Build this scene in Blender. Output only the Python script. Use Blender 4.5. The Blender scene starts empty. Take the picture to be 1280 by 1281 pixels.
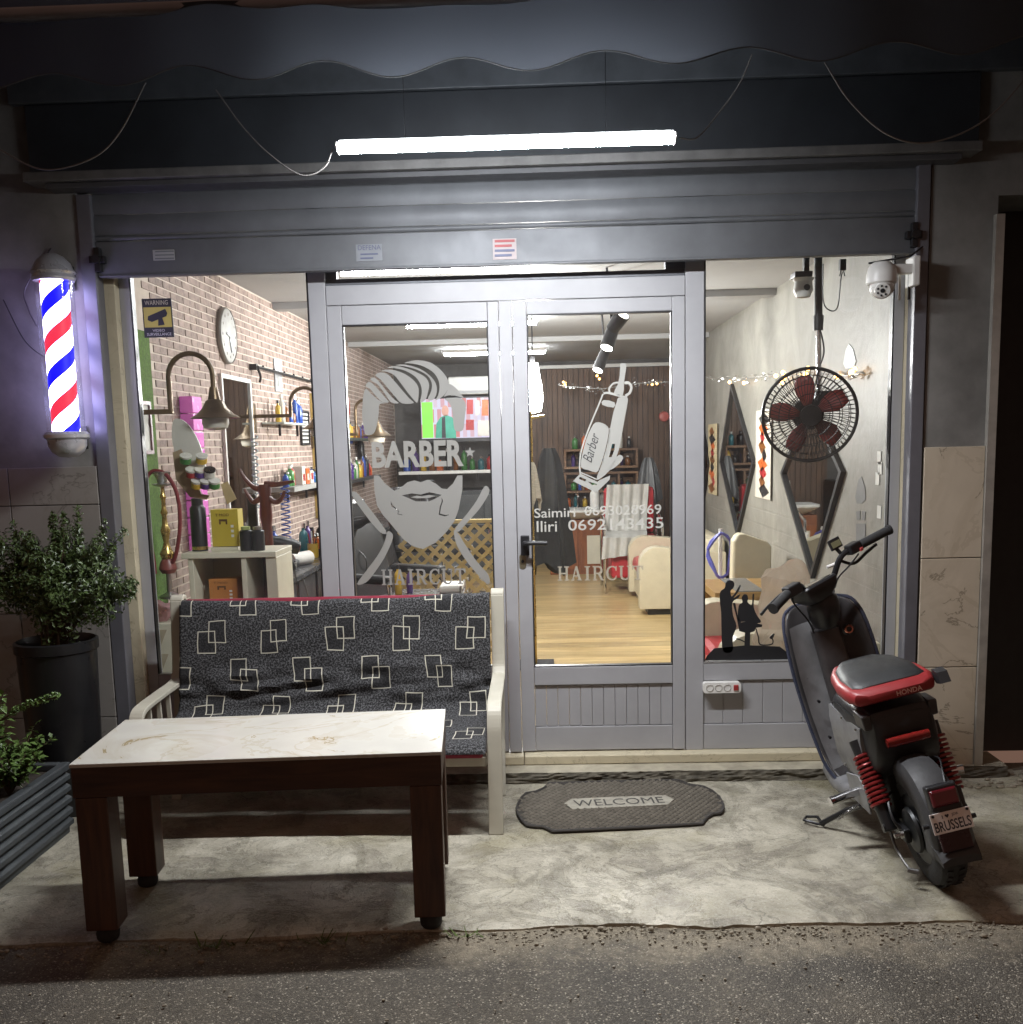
import bpy, bmesh, math, random
from mathutils import Vector as V, Matrix, noise
from mathutils.geometry import tessellate_polygon
rad = math.radians
rnd = random.Random(11)
SC = bpy.context.scene
COL = SC.collection

# ------------------------------------------------------------------ camera
CAM = V((0.0, -4.65, 1.524))
FPX, PPX, PPY = 1283.0, 640.0, 737.5
YAW, PITCH, ROLL = rad(1.80), rad(-8.086), rad(-1.409)
_f = V((-math.sin(YAW) * math.cos(PITCH), math.cos(YAW) * math.cos(PITCH), math.sin(PITCH)))
_r = V((math.cos(YAW), math.sin(YAW), 0.0))
_u = _r.cross(_f)
CR = math.cos(ROLL) * _r + math.sin(ROLL) * _u
CU = -math.sin(ROLL) * _r + math.cos(ROLL) * _u
CF = _f
cd = bpy.data.cameras.new('camera')
cam = bpy.data.objects.new('camera', cd)
COL.objects.link(cam)
cam.matrix_world = Matrix(((CR.x, CU.x, -CF.x, CAM.x), (CR.y, CU.y, -CF.y, CAM.y), (CR.z, CU.z, -CF.z, CAM.z), (0, 0, 0, 1)))
cd.sensor_fit = 'HORIZONTAL'
cd.sensor_width = 36.0
cd.lens = 36.0 * FPX / 1280.0
cd.shift_y = (PPY - 640.5) / 1280.0
cd.clip_start = 0.05
cd.clip_end = 400
SC.camera = cam

# ------------------------------------------------------------------ world: night, faint warm town glow
wd = bpy.data.worlds.new('World')
SC.world = wd
wd.use_nodes = True
bg = wd.node_tree.nodes['Background']
bg.inputs[0].default_value = (1.0, 0.58, 0.42, 1)
bg.inputs[1].default_value = 0.135
SC.view_settings.view_transform = 'Standard'
SC.view_settings.look = 'None'
SC.view_settings.exposure = 0.22
SC.view_settings.gamma = 1.0
SC.render.engine = 'CYCLES'
SC.cycles.use_denoising = True
SC.cycles.max_bounces = 7
SC.cycles.diffuse_bounces = 3
SC.cycles.glossy_bounces = 4
SC.cycles.transparent_max_bounces = 12
SC.cycles.sample_clamp_indirect = 6.0
SC.cycles.caustics_reflective = False
SC.cycles.caustics_refractive = False

TUBE_OUT = 370.0      # street-side LED tube
TUBE_IN = 165.0       # ceiling tubes in the shop
WORK = 480.0          # bare bulb over the chairs


# ------------------------------------------------------------------ place finding: rays of the photograph against planes of the place
def _ray(x, y):
    return CF + CR * ((x - PPX) / FPX) - CU * ((y - PPY) / FPX)


def P(x, y, Y=0.0):
    d = _ray(x, y)
    return CAM + d * ((Y - CAM.y) / d.y)


def G(x, y, Z=0.0):
    d = _ray(x, y)
    return CAM + d * ((Z - CAM.z) / d.z)


def W(x, y, X):
    d = _ray(x, y)
    return CAM + d * ((X - CAM.x) / d.x)


# ------------------------------------------------------------------ materials
def lin(c):
    if isinstance(c, str):
        c = [int(c[i:i + 2], 16) / 255 for i in (1, 3, 5)]
        c = [(x / 12.92 if x <= .04045 else ((x + .055) / 1.055) ** 2.4) for x in c]
    return tuple(c[:3])


class X:
    """small arithmetic on shader sockets"""
    def __init__(s, nt, v):
        s.nt, s.v = nt, v

    def _op(s, op, *a):
        n = s.nt.nodes.new('ShaderNodeMath')
        n.operation = op
        for i, q in enumerate((s,) + a):
            q = q.v if isinstance(q, X) else q
            if isinstance(q, (int, float)):
                n.inputs[i].default_value = q
            else:
                s.nt.links.new(q, n.inputs[i])
        return X(s.nt, n.outputs[0])

    def __add__(s, o): return s._op('ADD', o)
    def __sub__(s, o): return s._op('SUBTRACT', o)
    def __mul__(s, o): return s._op('MULTIPLY', o)
    def __truediv__(s, o): return s._op('DIVIDE', o)
    def floor(s): return s._op('FLOOR')
    def fract(s): return s._op('FRACT')
    def abs(s): return s._op('ABSOLUTE')
    def max(s, o): return s._op('MAXIMUM', o)
    def min(s, o): return s._op('MINIMUM', o)
    def lt(s, o): return s._op('LESS_THAN', o)
    def gt(s, o): return s._op('GREATER_THAN', o)
    def mod2(s): return s._op('FLOORED_MODULO', 2.0)
    def pow(s, o): return s._op('POWER', o)
    def sin(s): return s._op('SINE')


def newmat(name):
    m = bpy.data.materials.new(name)
    m.use_nodes = True
    nt = m.node_tree
    b = nt.nodes['Principled BSDF']
    return m, nt, b


def node(nt, t, **kw):
    n = nt.nodes.new(t)
    for k, v in kw.items():
        setattr(n, k, v)
    return n


def coords(nt, kind='Object', scale=(1, 1, 1)):
    tc = node(nt, 'ShaderNodeTexCoord')
    mp = node(nt, 'ShaderNodeMapping')
    mp.inputs['Scale'].default_value = scale
    nt.links.new(tc.outputs[kind], mp.inputs[0])
    return mp.outputs[0]


def ntex(nt, vec, scale, detail=4, rough=.55, dist=0.0):
    n = node(nt, 'ShaderNodeTexNoise')
    n.inputs['Scale'].default_value = scale
    n.inputs['Detail'].default_value = detail
    n.inputs['Roughness'].default_value = rough
    n.inputs['Distortion'].default_value = dist
    nt.links.new(vec, n.inputs['Vector'])
    return n.outputs['Fac']


def ramp(nt, fac, stops):
    r = node(nt, 'ShaderNodeValToRGB')
    el = r.color_ramp.elements
    while len(el) > 1:
        el.remove(el[0])
    el[0].position = stops[0][0]
    el[0].color = (*lin(stops[0][1]), 1)
    for p, c in stops[1:]:
        e = el.new(p)
        e.color = (*lin(c), 1)
    nt.links.new(fac.v if isinstance(fac, X) else fac, r.inputs[0])
    return r.outputs[0]


def mixc(nt, fac, a, b, mode='MIX'):
    n = node(nt, 'ShaderNodeMix', data_type='RGBA', blend_type=mode)
    for s, q in ((0, fac), (6, a), (7, b)):
        q = q.v if isinstance(q, X) else q
        if isinstance(q, (int, float)):
            n.inputs[s].default_value = q
        elif isinstance(q, (tuple, str)):
            n.inputs[s].default_value = (*lin(q), 1)
        else:
            nt.links.new(q, n.inputs[s])
    return n.outputs[2]


def bumpn(nt, b, h, strength=.3, dist=.01):
    n = node(nt, 'ShaderNodeBump')
    n.inputs['Strength'].default_value = strength
    n.inputs['Distance'].default_value = dist
    nt.links.new(h.v if isinstance(h, X) else h, n.inputs['Height'])
    nt.links.new(n.outputs[0], b.inputs['Normal'])


_mc = {}


def mat(name, col=(.5, .5, .5), rough=.5, metal=0.0, var=.12, scale=9.0, bump=0.0, bscale=60.0, emit=0.0, ecol=None, coat=0.0, rand=0.0, rvar=.12, stretch=(1, 1, 1), alpha=1.0):
    if name in _mc:
        return _mc[name]
    m, nt, b = newmat(name)
    c = lin(col)
    b.inputs['Roughness'].default_value = rough
    b.inputs['Metallic'].default_value = metal
    b.inputs['Coat Weight'].default_value = coat
    b.inputs['Alpha'].default_value = alpha
    vec = coords(nt, 'Object', stretch)
    if var > 0:
        f = ntex(nt, vec, scale, 5, .6)
        lo = tuple(x * (1 - var) for x in c)
        hi = tuple(min(1, x * (1 + var)) for x in c)
        out = ramp(nt, f, [(.3, lo), (.7, hi)])
        if rand > 0:
            oi = node(nt, 'ShaderNodeObjectInfo')
            k = X(nt, oi.outputs['Random']) * (2 * rand) + (1 - rand)
            cb = node(nt, 'ShaderNodeCombineColor')
            for i in range(3):
                nt.links.new(k.v, cb.inputs[i])
            out = mixc(nt, 1.0, out, cb.outputs[0], 'MULTIPLY')
        nt.links.new(out, b.inputs['Base Color'])
        rr = X(nt, ntex(nt, vec, scale * 2.3, 3)) * (2 * rvar) + (rough - rvar)
        nt.links.new(rr.v, b.inputs['Roughness'])
    else:
        b.inputs['Base Color'].default_value = (*c, 1)
    if bump > 0:
        bumpn(nt, b, ntex(nt, vec, bscale, 4), bump, .004)
    if emit > 0:
        b.inputs['Emission Color'].default_value = (*lin(ecol or col), 1)
        b.inputs['Emission Strength'].default_value = emit
    _mc[name] = m
    return m


def m_concrete():
    m, nt, b = newmat('concrete')
    vec = coords(nt)
    fbm = ntex(nt, vec, 3.2, 14, .74, .35)
    big = ntex(nt, vec, 1.2, 7, .62, 1.2)
    sm = ntex(nt, vec, 4.5, 12, .72, 1.1)
    fine = ntex(nt, vec, 110, 6, .75)
    c = ramp(nt, fbm, [(.3, '#6b6658'), (.45, '#8e887a'), (.52, '#a39d8d'), (.6, '#b3ad9d'), (.7, '#c5bfae')])
    # worn skim coat: sharp edged pale and dark patches, yellowish stains, pits
    worn = ramp(nt, sm, [(.485, (0, 0, 0)), (.505, (1, 1, 1))])
    c = mixc(nt, X(nt, worn) * .5, c, ramp(nt, fbm, [(.35, '#9c9682'), (.65, '#cfc9b8')]))
    dk = ramp(nt, ntex(nt, vec, 2.0, 14, .72, .9), [(.54, (0, 0, 0)), (.57, (1, 1, 1))])
    c = mixc(nt, X(nt, dk) * .5, c, ramp(nt, fbm, [(.35, '#5d584b'), (.65, '#8b8676')]))
    st = ramp(nt, big, [(.52, (0, 0, 0)), (.62, (1, 1, 1))])
    c = mixc(nt, X(nt, st) * .35, c, '#8d8560')
    vo = node(nt, 'ShaderNodeTexVoronoi', feature='DISTANCE_TO_EDGE')
    vo.inputs['Scale'].default_value = .9
    wv = node(nt, 'ShaderNodeVectorMath', operation='ADD')
    nz = node(nt, 'ShaderNodeTexNoise')
    nz.inputs['Scale'].default_value = 5
    nz.inputs['Detail'].default_value = 8
    nt.links.new(vec, nz.inputs['Vector'])
    sc = node(nt, 'ShaderNodeVectorMath', operation='SCALE')
    sc.inputs['Scale'].default_value = .5
    nt.links.new(nz.outputs['Color'], sc.inputs[0])
    nt.links.new(vec, wv.inputs[0])
    nt.links.new(sc.outputs[0], wv.inputs[1])
    nt.links.new(wv.outputs[0], vo.inputs['Vector'])
    crack = X(nt, vo.outputs['Distance']).lt(.0035) * (X(nt, ntex(nt, vec, 1.7, 3)).gt(.55))
    c = mixc(nt, crack * .45, c, '#4a463c')
    c = mixc(nt, X(nt, fine).gt(.58) * .42, c, '#57534a')
    c = mixc(nt, X(nt, fine).lt(.4) * .35, c, '#d6d2c6')
    nt.links.new(c, b.inputs['Base Color'])
    rg = ramp(nt, sm, [(.36, (.66, .66, .66)), (.48, (.27, .27, .27)), (.54, (.3, .3, .3)), (.64, (.62, .62, .62))])
    nt.links.new(rg, b.inputs['Roughness'])
    h = X(nt, fbm) * .7 + X(nt, worn) * .12 - X(nt, dk) * .12 + X(nt, fine) * .22 - crack * .5
    bumpn(nt, b, h, .6, .02)
    return m


def m_asphalt():
    m, nt, b = newmat('asphalt')
    vec = coords(nt)
    vo = node(nt, 'ShaderNodeTexVoronoi')
    vo.inputs['Scale'].default_value = 230
    nt.links.new(vec, vo.inputs['Vector'])
    hsv = node(nt, 'ShaderNodeSeparateColor')
    nt.links.new(vo.outputs['Color'], hsv.inputs[0])
    big = ntex(nt, vec, 2.6, 8, .65)
    base = ramp(nt, hsv.outputs[0], [(.0, '#2a2723'), (.45, '#433f39'), (.8, '#5c574e'), (.94, '#857d70'), (.99, '#c9c1b0')])
    base = mixc(nt, .4, base, ramp(nt, big, [(.3, '#39342d'), (.5, '#5d564a'), (.7, '#756b5a')]))
    # dust lying along the forecourt
    sp = node(nt, 'ShaderNodeSeparateXYZ')
    nt.links.new(vec, sp.inputs[0])
    dust = ((X(nt, sp.outputs[1]) + 1.80) * 3.0 + X(nt, ntex(nt, vec, 5, 9, .7)) * 2.4 - 1.2).max(0.0).min(.7)
    base = mixc(nt, dust, base, ramp(nt, ntex(nt, vec, 40, 6, .7), [(.3, '#6e6453'), (.7, '#a79c86')]))
    nt.links.new(base, b.inputs['Base Color'])
    b.inputs['Roughness'].default_value = .75
    h = X(nt, vo.outputs['Distance']) * -1.0 + X(nt, ntex(nt, vec, 240, 3)) * .4
    bumpn(nt, b, h, .8, .005)
    return m


def m_marble(name, base, vein, vein2, scale=2.2, rough=.22, amount=.5, rand=True):
    m, nt, b = newmat(name)
    tc = node(nt, 'ShaderNodeTexCoord')
    vec = tc.outputs['Object']
    if rand:
        oi = node(nt, 'ShaderNodeObjectInfo')
        cb = node(nt, 'ShaderNodeCombineXYZ')
        k = X(nt, oi.outputs['Random']) * 37.0
        for i in range(3):
            nt.links.new(k.v, cb.inputs[i])
        ad = node(nt, 'ShaderNodeVectorMath', operation='ADD')
        nt.links.new(vec, ad.inputs[0])
        nt.links.new(cb.outputs[0], ad.inputs[1])
        vec = ad.outputs[0]
    n1 = X(nt, ntex(nt, vec, scale, 7, .6, 1.6))
    n2 = X(nt, ntex(nt, vec, scale * .6, 6, .55, 2.4))
    v1 = (n1 - .5).abs().lt(.006) * (X(nt, ntex(nt, vec, scale * 1.3, 3)).gt(.5)) * amount
    v2 = (n2 - .48).abs().lt(.008) * (amount * .5)
    soft = ntex(nt, vec, scale * 1.7, 5)
    c = ramp(nt, soft, [(.3, tuple(x * .86 for x in lin(base))), (.7, tuple(min(1, x * 1.06) for x in lin(base)))])
    vv = (n1 - .5).abs()
    halo = vv.lt(.09) * ((vv * -11.0) + 1.0) * (X(nt, soft).gt(.45)) * (amount * .45)
    c = mixc(nt, halo, c, vein2)
    c = mixc(nt, v2, c, vein2)
    c = mixc(nt, v1, c, vein)
    nt.links.new(c, b.inputs['Base Color'])
    b.inputs['Roughness'].default_value = rough
    return m


def m_glass():
    m = bpy.data.materials.new('window_glass')
    m.use_nodes = True
    nt = m.node_tree
    nt.nodes.clear()
    out = node(nt, 'ShaderNodeOutputMaterial')
    tr = node(nt, 'ShaderNodeBsdfTransparent')
    tr.inputs[0].default_value = (.93, .95, .94, 1)
    gl = node(nt, 'ShaderNodeBsdfGlossy')
    gl.inputs['Roughness'].default_value = .012
    lw = node(nt, 'ShaderNodeLayerWeight')
    lw.inputs[0].default_value = .5
    k = X(nt, lw.outputs['Facing']).pow(4.0) * .85 + .045
    mx = node(nt, 'ShaderNodeMixShader')
    nt.links.new(k.v, mx.inputs[0])
    nt.links.new(tr.outputs[0], mx.inputs[1])
    nt.links.new(gl.outputs[0], mx.inputs[2])
    du = node(nt, 'ShaderNodeBsdfDiffuse')
    du.inputs[0].default_value = (.8, .8, .8, 1)
    gv = coords(nt)
    sm_ = (X(nt, ntex(nt, gv, 3.0, 8, .7, 1.5)) - .35).max(0.0) * .09 + .006
    m2 = node(nt, 'ShaderNodeMixShader')
    nt.links.new(sm_.v, m2.inputs[0])
    nt.links.new(mx.outputs[0], m2.inputs[1])
    nt.links.new(du.outputs[0], m2.inputs[2])
    nt.links.new(m2.outputs[0], out.inputs[0])
    return m


def m_frost(name, col, alpha=.9):
    m = bpy.data.materials.new(name)
    m.use_nodes = True
    nt = m.node_tree
    nt.nodes.clear()
    out = node(nt, 'ShaderNodeOutputMaterial')
    d = node(nt, 'ShaderNodeBsdfDiffuse')
    d.inputs[0].default_value = (*lin(col), 1)
    t = node(nt, 'ShaderNodeBsdfTranslucent')
    t.inputs[0].default_value = (*lin(col), 1)
    a = node(nt, 'ShaderNodeMixShader')
    a.inputs[0].default_value = .5
    nt.links.new(d.outputs[0], a.inputs[1])
    nt.links.new(t.outputs[0], a.inputs[2])
    tr = node(nt, 'ShaderNodeBsdfTransparent')
    c = node(nt, 'ShaderNodeMixShader')
    c.inputs[0].default_value = alpha
    nt.links.new(tr.outputs[0], c.inputs[1])
    nt.links.new(a.outputs[0], c.inputs[2])
    nt.links.new(c.outputs[0], out.inputs[0])
    return m


def m_cloth_awning():
    m = m_frost('awning_fabric', (.045, .05, .06), 1.0)
    return m


def m_emit(name, col, s):
    m, nt, b = newmat(name)
    b.inputs['Base Color'].default_value = (.8, .8, .8, 1)
    b.inputs['Emission Color'].default_value = (*lin(col), 1)
    b.inputs['Emission Strength'].default_value = s
    return m


def m_drum():
    """lit paper drum of the barber pole: white with red and blue stripes climbing round it (UV: x round, y up in metres)"""
    m, nt, b = newmat('pole_stripes')
    tc = node(nt, 'ShaderNodeTexCoord')
    sp = node(nt, 'ShaderNodeSeparateXYZ')
    nt.links.new(tc.outputs['UV'], sp.inputs[0])
    u, v = X(nt, sp.outputs[0]), X(nt, sp.outputs[1])
    s = ((v * 3.47 + .02) - u).fract()
    blue = (s - .13).abs().lt(.115)
    red = (s - .63).abs().lt(.115)
    c = mixc(nt, blue, (.56, .5, 1.0), (.0, .0, .1))
    c = mixc(nt, red, c, (.066, .002, .0055))
    nt.links.new(c, b.inputs['Base Color'])
    nt.links.new(c, b.inputs['Emission Color'])
    st = blue * 3.0 + 14.0
    nt.links.new(st.v, b.inputs['Emission Strength'])
    return m


def m_benchcloth():
    m, nt, b = newmat('bench_cloth')
    tc = node(nt, 'ShaderNodeTexCoord')
    sp = node(nt, 'ShaderNodeSeparateXYZ')
    nt.links.new(tc.outputs['UV'], sp.inputs[0])
    u, v = X(nt, sp.outputs[0]), X(nt, sp.outputs[1])
    PU, PV = .288, .165
    row = (v / PV).floor()
    par = (row + 1.0).mod2()
    fu = ((u / PU + par * .5).fract() - .5) * PU
    fv = ((v / PV).fract() - .5) * PV
    s = par * -2.0 + 1.0

    def rect(cx, cy):
        return ((fu - cx).abs() - .036).max((fv - s * cy).abs() - .0475)
    a, c2 = rect(-.023, -.0225), rect(.023, .0225)
    line = (a.abs().lt(.0021)).max(c2.abs().lt(.0021))
    inside = (a.lt(0.0)).max(c2.lt(0.0))
    vec = coords(nt, 'UV', (1, 1, 1))
    spk = X(nt, ntex(nt, vec, 130, 3, .8)).gt(.52)
    ground = mixc(nt, spk, '#0d0d0e', '#58585a')
    c = mixc(nt, inside * .72, ground, '#1a1a1c')
    c = mixc(nt, line, c, '#bdb9a9')
    nt.links.new(c, b.inputs['Base Color'])
    b.inputs['Roughness'].default_value = .85
    bumpn(nt, b, ntex(nt, vec, 300, 2), .3, .002)
    return m


def m_planks(name, dark, light, axis, width, rough=.35, grain=(1, 1, 1)):
    m, nt, b = newmat(name)
    vec = coords(nt, 'Object', grain)
    f1 = ntex(nt, vec, 3.0, 6, .6, .4)
    sp = node(nt, 'ShaderNodeSeparateXYZ')
    tc = node(nt, 'ShaderNodeTexCoord')
    nt.links.new(tc.outputs['Object'], sp.inputs[0])
    k = X(nt, sp.outputs[axis]) / width
    wn = node(nt, 'ShaderNodeTexWhiteNoise', noise_dimensions='1D')
    nt.links.new(k.floor().v, wn.inputs['W'])
    base = ramp(nt, f1, [(.3, dark), (.7, light)])
    tone = X(nt, wn.outputs['Value']) * .35 + .8
    cb = node(nt, 'ShaderNodeCombineColor')
    for i in range(3):
        nt.links.new(tone.v, cb.inputs[i])
    base = mixc(nt, 1.0, base, cb.outputs[0], 'MULTIPLY')
    gap = (k.fract() - .5).abs().gt(.488)
    base = mixc(nt, gap * .6, base, tuple(x * .3 for x in lin(dark)))
    nt.links.new(base, b.inputs['Base Color'])
    b.inputs['Roughness'].default_value = rough
    return m


def m_plaster_brick():
    """grey decorative plaster with a low brick relief on the lower half"""
    m, nt, b = newmat('grey_plaster')
    vec = coords(nt)
    f = ntex(nt, vec, 2.6, 7, .62, 1.0)
    c = ramp(nt, f, [(.3, '#737168'), (.5, '#827f77'), (.7, '#908e84')])
    nt.links.new(c, b.inputs['Base Color'])
    b.inputs['Roughness'].default_value = .5
    sp = node(nt, 'ShaderNodeSeparateXYZ')
    nt.links.new(vec, sp.inputs[0])
    cb = node(nt, 'ShaderNodeCombineXYZ')
    nt.links.new(sp.outputs[1], cb.inputs[0])
    nt.links.new(sp.outputs[2], cb.inputs[1])
    br = node(nt, 'ShaderNodeTexBrick')
    br.inputs['Scale'].default_value = 1.0
    br.inputs['Brick Width'].default_value = .3
    br.inputs['Row Height'].default_value = .12
    br.inputs['Mortar Size'].default_value = .008
    nt.links.new(cb.outputs[0], br.inputs['Vector'])
    low = X(nt, sp.outputs[2]).lt(1.05)
    h = X(nt, br.outputs['Fac']) * low * -1.0 + X(nt, ntex(nt, vec, 22, 6)) * .35
    bumpn(nt, b, h, .7, .01)
    return m


def m_turf():
    return mat('artificial_turf', '#4d6b22', .9, var=.35, scale=60, bump=.8, bscale=220)


def m_screen():
    """picture on the lit television: pale shelves with coloured books"""
    m, nt, b = newmat('tv_picture')
    tc = node(nt, 'ShaderNodeTexCoord')
    br = node(nt, 'ShaderNodeTexBrick')
    br.inputs['Scale'].default_value = 5.0
    br.inputs['Color1'].default_value = (.75, .25, .25, 1)
    br.inputs['Color2'].default_value = (.8, .7, .85, 1)
    br.inputs['Mortar'].default_value = (.8, .75, .95, 1)
    br.inputs['Brick Width'].default_value = .5
    br.inputs['Row Height'].default_value = 1.9
    br.inputs['Mortar Size'].default_value = .12
    nt.links.new(tc.outputs['UV'], br.inputs['Vector'])
    nt.links.new(br.outputs['Color'], b.inputs['Emission Color'])
    b.inputs['Emission Strength'].default_value = .9
    b.inputs['Base Color'].default_value = (.02, .02, .02, 1)
    b.inputs['Roughness'].default_value = .15
    return m


def m_veined_wood(name, dark, light, stretch=(14, 14, 1.2), rough=.45):
    m, nt, b = newmat(name)
    vec = coords(nt, 'Object', stretch)
    f = ntex(nt, vec, 2.4, 7, .62, .6)
    nt.links.new(ramp(nt, f, [(.28, dark), (.72, light)]), b.inputs['Base Color'])
    b.inputs['Roughness'].default_value = rough
    bumpn(nt, b, f, .15, .003)
    return m


# ------------------------------------------------------------------ mesh building
WORLDMODE = {}


def tag(o, label=None, cat=None, group=None, kind=None):
    if label: o['label'] = label
    if cat: o['category'] = cat
    if group: o['group'] = group
    if kind: o['kind'] = kind
    return o


def thing(name, label, cat, loc=(0, 0, 0), group=None, local=False, rot=(0, 0, 0)):
    o = bpy.data.objects.new(name, None)
    o.empty_display_size = .05
    COL.objects.link(o)
    o.location = loc
    o.rotation_euler = rot
    tag(o, label, cat, group)
    if not local:
        WORLDMODE[o.name] = V(loc)
    return o


def adopt(o, parent):
    o.parent = parent
    if parent is not None and parent.name in WORLDMODE:
        o.matrix_parent_inverse = Matrix.Translation(-WORLDMODE[parent.name])
    return o


def frame_of(d):
    d = V(d).normalized()
    a = V((0, 0, 1)) if abs(d.z) < .9 else V((1, 0, 0))
    s = a.cross(d).normalized()
    return s, d.cross(s)


class MB:
    def __init__(s):
        s.v, s.f, s.uv = [], [], {}

    def add(s, vs, fs, uvs=None):
        o = len(s.v)
        s.v += [V(q) for q in vs]
        for i, f in enumerate(fs):
            if uvs:
                s.uv[len(s.f)] = uvs[i]
            s.f.append([o + k for k in f])
        return s

    def box(s, x0, x1, y0, y1, z0, z1, M=None):
        vs = [V((x, y, z)) for z in (z0, z1) for y in (y0, y1) for x in (x0, x1)]
        if M is not None:
            vs = [M @ q for q in vs]
        return s.add(vs, [(0, 2, 3, 1), (4, 5, 7, 6), (0, 1, 5, 4), (2, 6, 7, 3), (0, 4, 6, 2), (1, 3, 7, 5)])

    def bar(s, p0, p1, w, t, up=(0, 0, 1)):
        p0, p1 = V(p0), V(p1)
        d = (p1 - p0)
        L = d.length
        d.normalize()
        u = V(up)
        sd = d.cross(u)
        if sd.length < 1e-4:
            sd = d.cross(V((1, 0, 0)))
        sd.normalize()
        u = sd.cross(d)
        M = Matrix.Translation(p0) @ Matrix((sd, d, u)).transposed().to_4x4()
        return s.box(-w / 2, w / 2, 0, L, -t / 2, t / 2, M)

    def cyl(s, p0, p1, r0, r1=None, n=16, caps=True):
        r1 = r0 if r1 is None else r1
        p0, p1 = V(p0), V(p1)
        a, b = frame_of(p1 - p0)
        vs = []
        for p, r in ((p0, r0), (p1, r1)):
            for i in range(n):
                t = 2 * math.pi * i / n
                vs.append(p + a * (r * math.cos(t)) + b * (r * math.sin(t)))
        fs = [(i, (i + 1) % n, n + (i + 1) % n, n + i) for i in range(n)]
        if caps:
            fs += [tuple(range(n - 1, -1, -1)), tuple(range(n, 2 * n))]
        return s.add(vs, fs)

    def tube(s, path, r, n=8, caps=True, closed=False):
        path = [V(p) for p in path]
        m = len(path)
        rs = r if isinstance(r, (list, tuple)) else [r] * m
        vs = []
        a = None
        for i, p in enumerate(path):
            if closed:
                d = (path[(i + 1) % m] - path[i - 1])
            else:
                d = path[min(i + 1, m - 1)] - path[max(i - 1, 0)]
            d.normalize()
            if a is None:
                a, b = frame_of(d)
            else:
                a = a - d * a.dot(d)
                if a.length < 1e-5:
                    a, b = frame_of(d)
                a.normalize()
                b = d.cross(a)
            for k in range(n):
                t = 2 * math.pi * k / n
                vs.append(p + a * (rs[i] * math.cos(t)) + b * (rs[i] * math.sin(t)))
        fs = []
        for i in range(m if closed else m - 1):
            j = (i + 1) % m
            for k in range(n):
                fs.append((i * n + k, i * n + (k + 1) % n, j * n + (k + 1) % n, j * n + k))
        if caps and not closed:
            fs += [tuple(range(n - 1, -1, -1)), tuple(range((m - 1) * n, m * n))]
        return s.add(vs, fs)

    def strip(s, path, side, w, t):
        """flat bent strip: width w along side, thickness t across the path"""
        path = [V(p) for p in path]
        side = V(side).normalized()
        m = len(path)
        vs = []
        for i, p in enumerate(path):
            d = (path[min(i + 1, m - 1)] - path[max(i - 1, 0)]).normalized()
            nn = side.cross(d).normalized()
            for a, b in ((-1, -1), (1, -1), (1, 1), (-1, 1)):
                vs.append(p + side * (a * w / 2) + nn * (b * t / 2))
        fs = [(3, 2, 1, 0), tuple((m - 1) * 4 + k for k in range(4))]
        for i in range(m - 1):
            for k in range(4):
                fs.append((i * 4 + k, i * 4 + (k + 1) % 4, i * 4 + 4 + (k + 1) % 4, i * 4 + 4 + k))
        return s.add(vs, fs)

    def lathe(s, prof, o=(0, 0, 0), ax=(0, 0, 1), n=24, caps=True):
        o = V(o)
        ax = V(ax).normalized()
        a, b = frame_of(ax)
        vs = []
        for r, h in prof:
            for k in range(n):
                t = 2 * math.pi * k / n
                vs.append(o + ax * h + (a * math.cos(t) + b * math.sin(t)) * max(r, 1e-4))
        m = len(prof)
        fs = [(i * n + k, i * n + (k + 1) % n, (i + 1) * n + (k + 1) % n, (i + 1) * n + k) for i in range(m - 1) for k in range(n)]
        if caps:
            fs += [tuple(range(n - 1, -1, -1)), tuple(range((m - 1) * n, m * n))]
        return s.add(vs, fs)

    def ball(s, c, r, n=14, m=9, M=None):
        r = (r, r, r) if isinstance(r, (int, float)) else r
        vs = []
        for i in range(m + 1):
            ph = math.pi * i / m
            for k in range(n):
                t = 2 * math.pi * k / n
                q = V((r[0] * math.sin(ph) * math.cos(t), r[1] * math.sin(ph) * math.sin(t), -r[2] * math.cos(ph)))
                if M is not None:
                    q = M @ q
                vs.append(V(c) + q)
        fs = [(i * n + k, i * n + (k + 1) % n, (i + 1) * n + (k + 1) % n, (i + 1) * n + k) for i in range(m) for k in range(n)]
        return s.add(vs, fs)

    def prism(s, loops, off):
        """flat outline (first loop; the others are holes) pushed along off"""
        if not isinstance(loops[0][0], (list, tuple, V)) or (isinstance(loops[0][0], (int, float))):
            loops = [loops]
        loops = [[V(q) for q in l] for l in loops]
        off = V(off)
        tris = tessellate_polygon(loops)
        flat = [q for l in loops for q in l]
        n = len(flat)
        vs = flat + [q + off for q in flat]
        fs = []
        for t in tris:
            a, b, c = t
            nrm = (flat[b] - flat[a]).cross(flat[c] - flat[a])
            if nrm.dot(off) > 0:
                a, c = c, a
            fs.append((a, b, c))
            fs.append((n + c, n + b, n + a))
        st = 0
        for l in loops:
            k = len(l)
            for i in range(k):
                j = (i + 1) % k
                fs.append((st + i, st + j, n + st + j, n + st + i))
            st += k
        return s.add(vs, fs)

    def helix(s, p0, p1, R_, r, turns, n=6, per=14):
        p0, p1 = V(p0), V(p1)
        a, b = frame_of(p1 - p0)
        N = int(turns * per)
        path = []
        for i in range(N + 1):
            t = 2 * math.pi * turns * i / N
            path.append(p0.lerp(p1, i / N) + a * (R_ * math.cos(t)) + b * (R_ * math.sin(t)))
        return s.tube(path, r, n)

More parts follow.
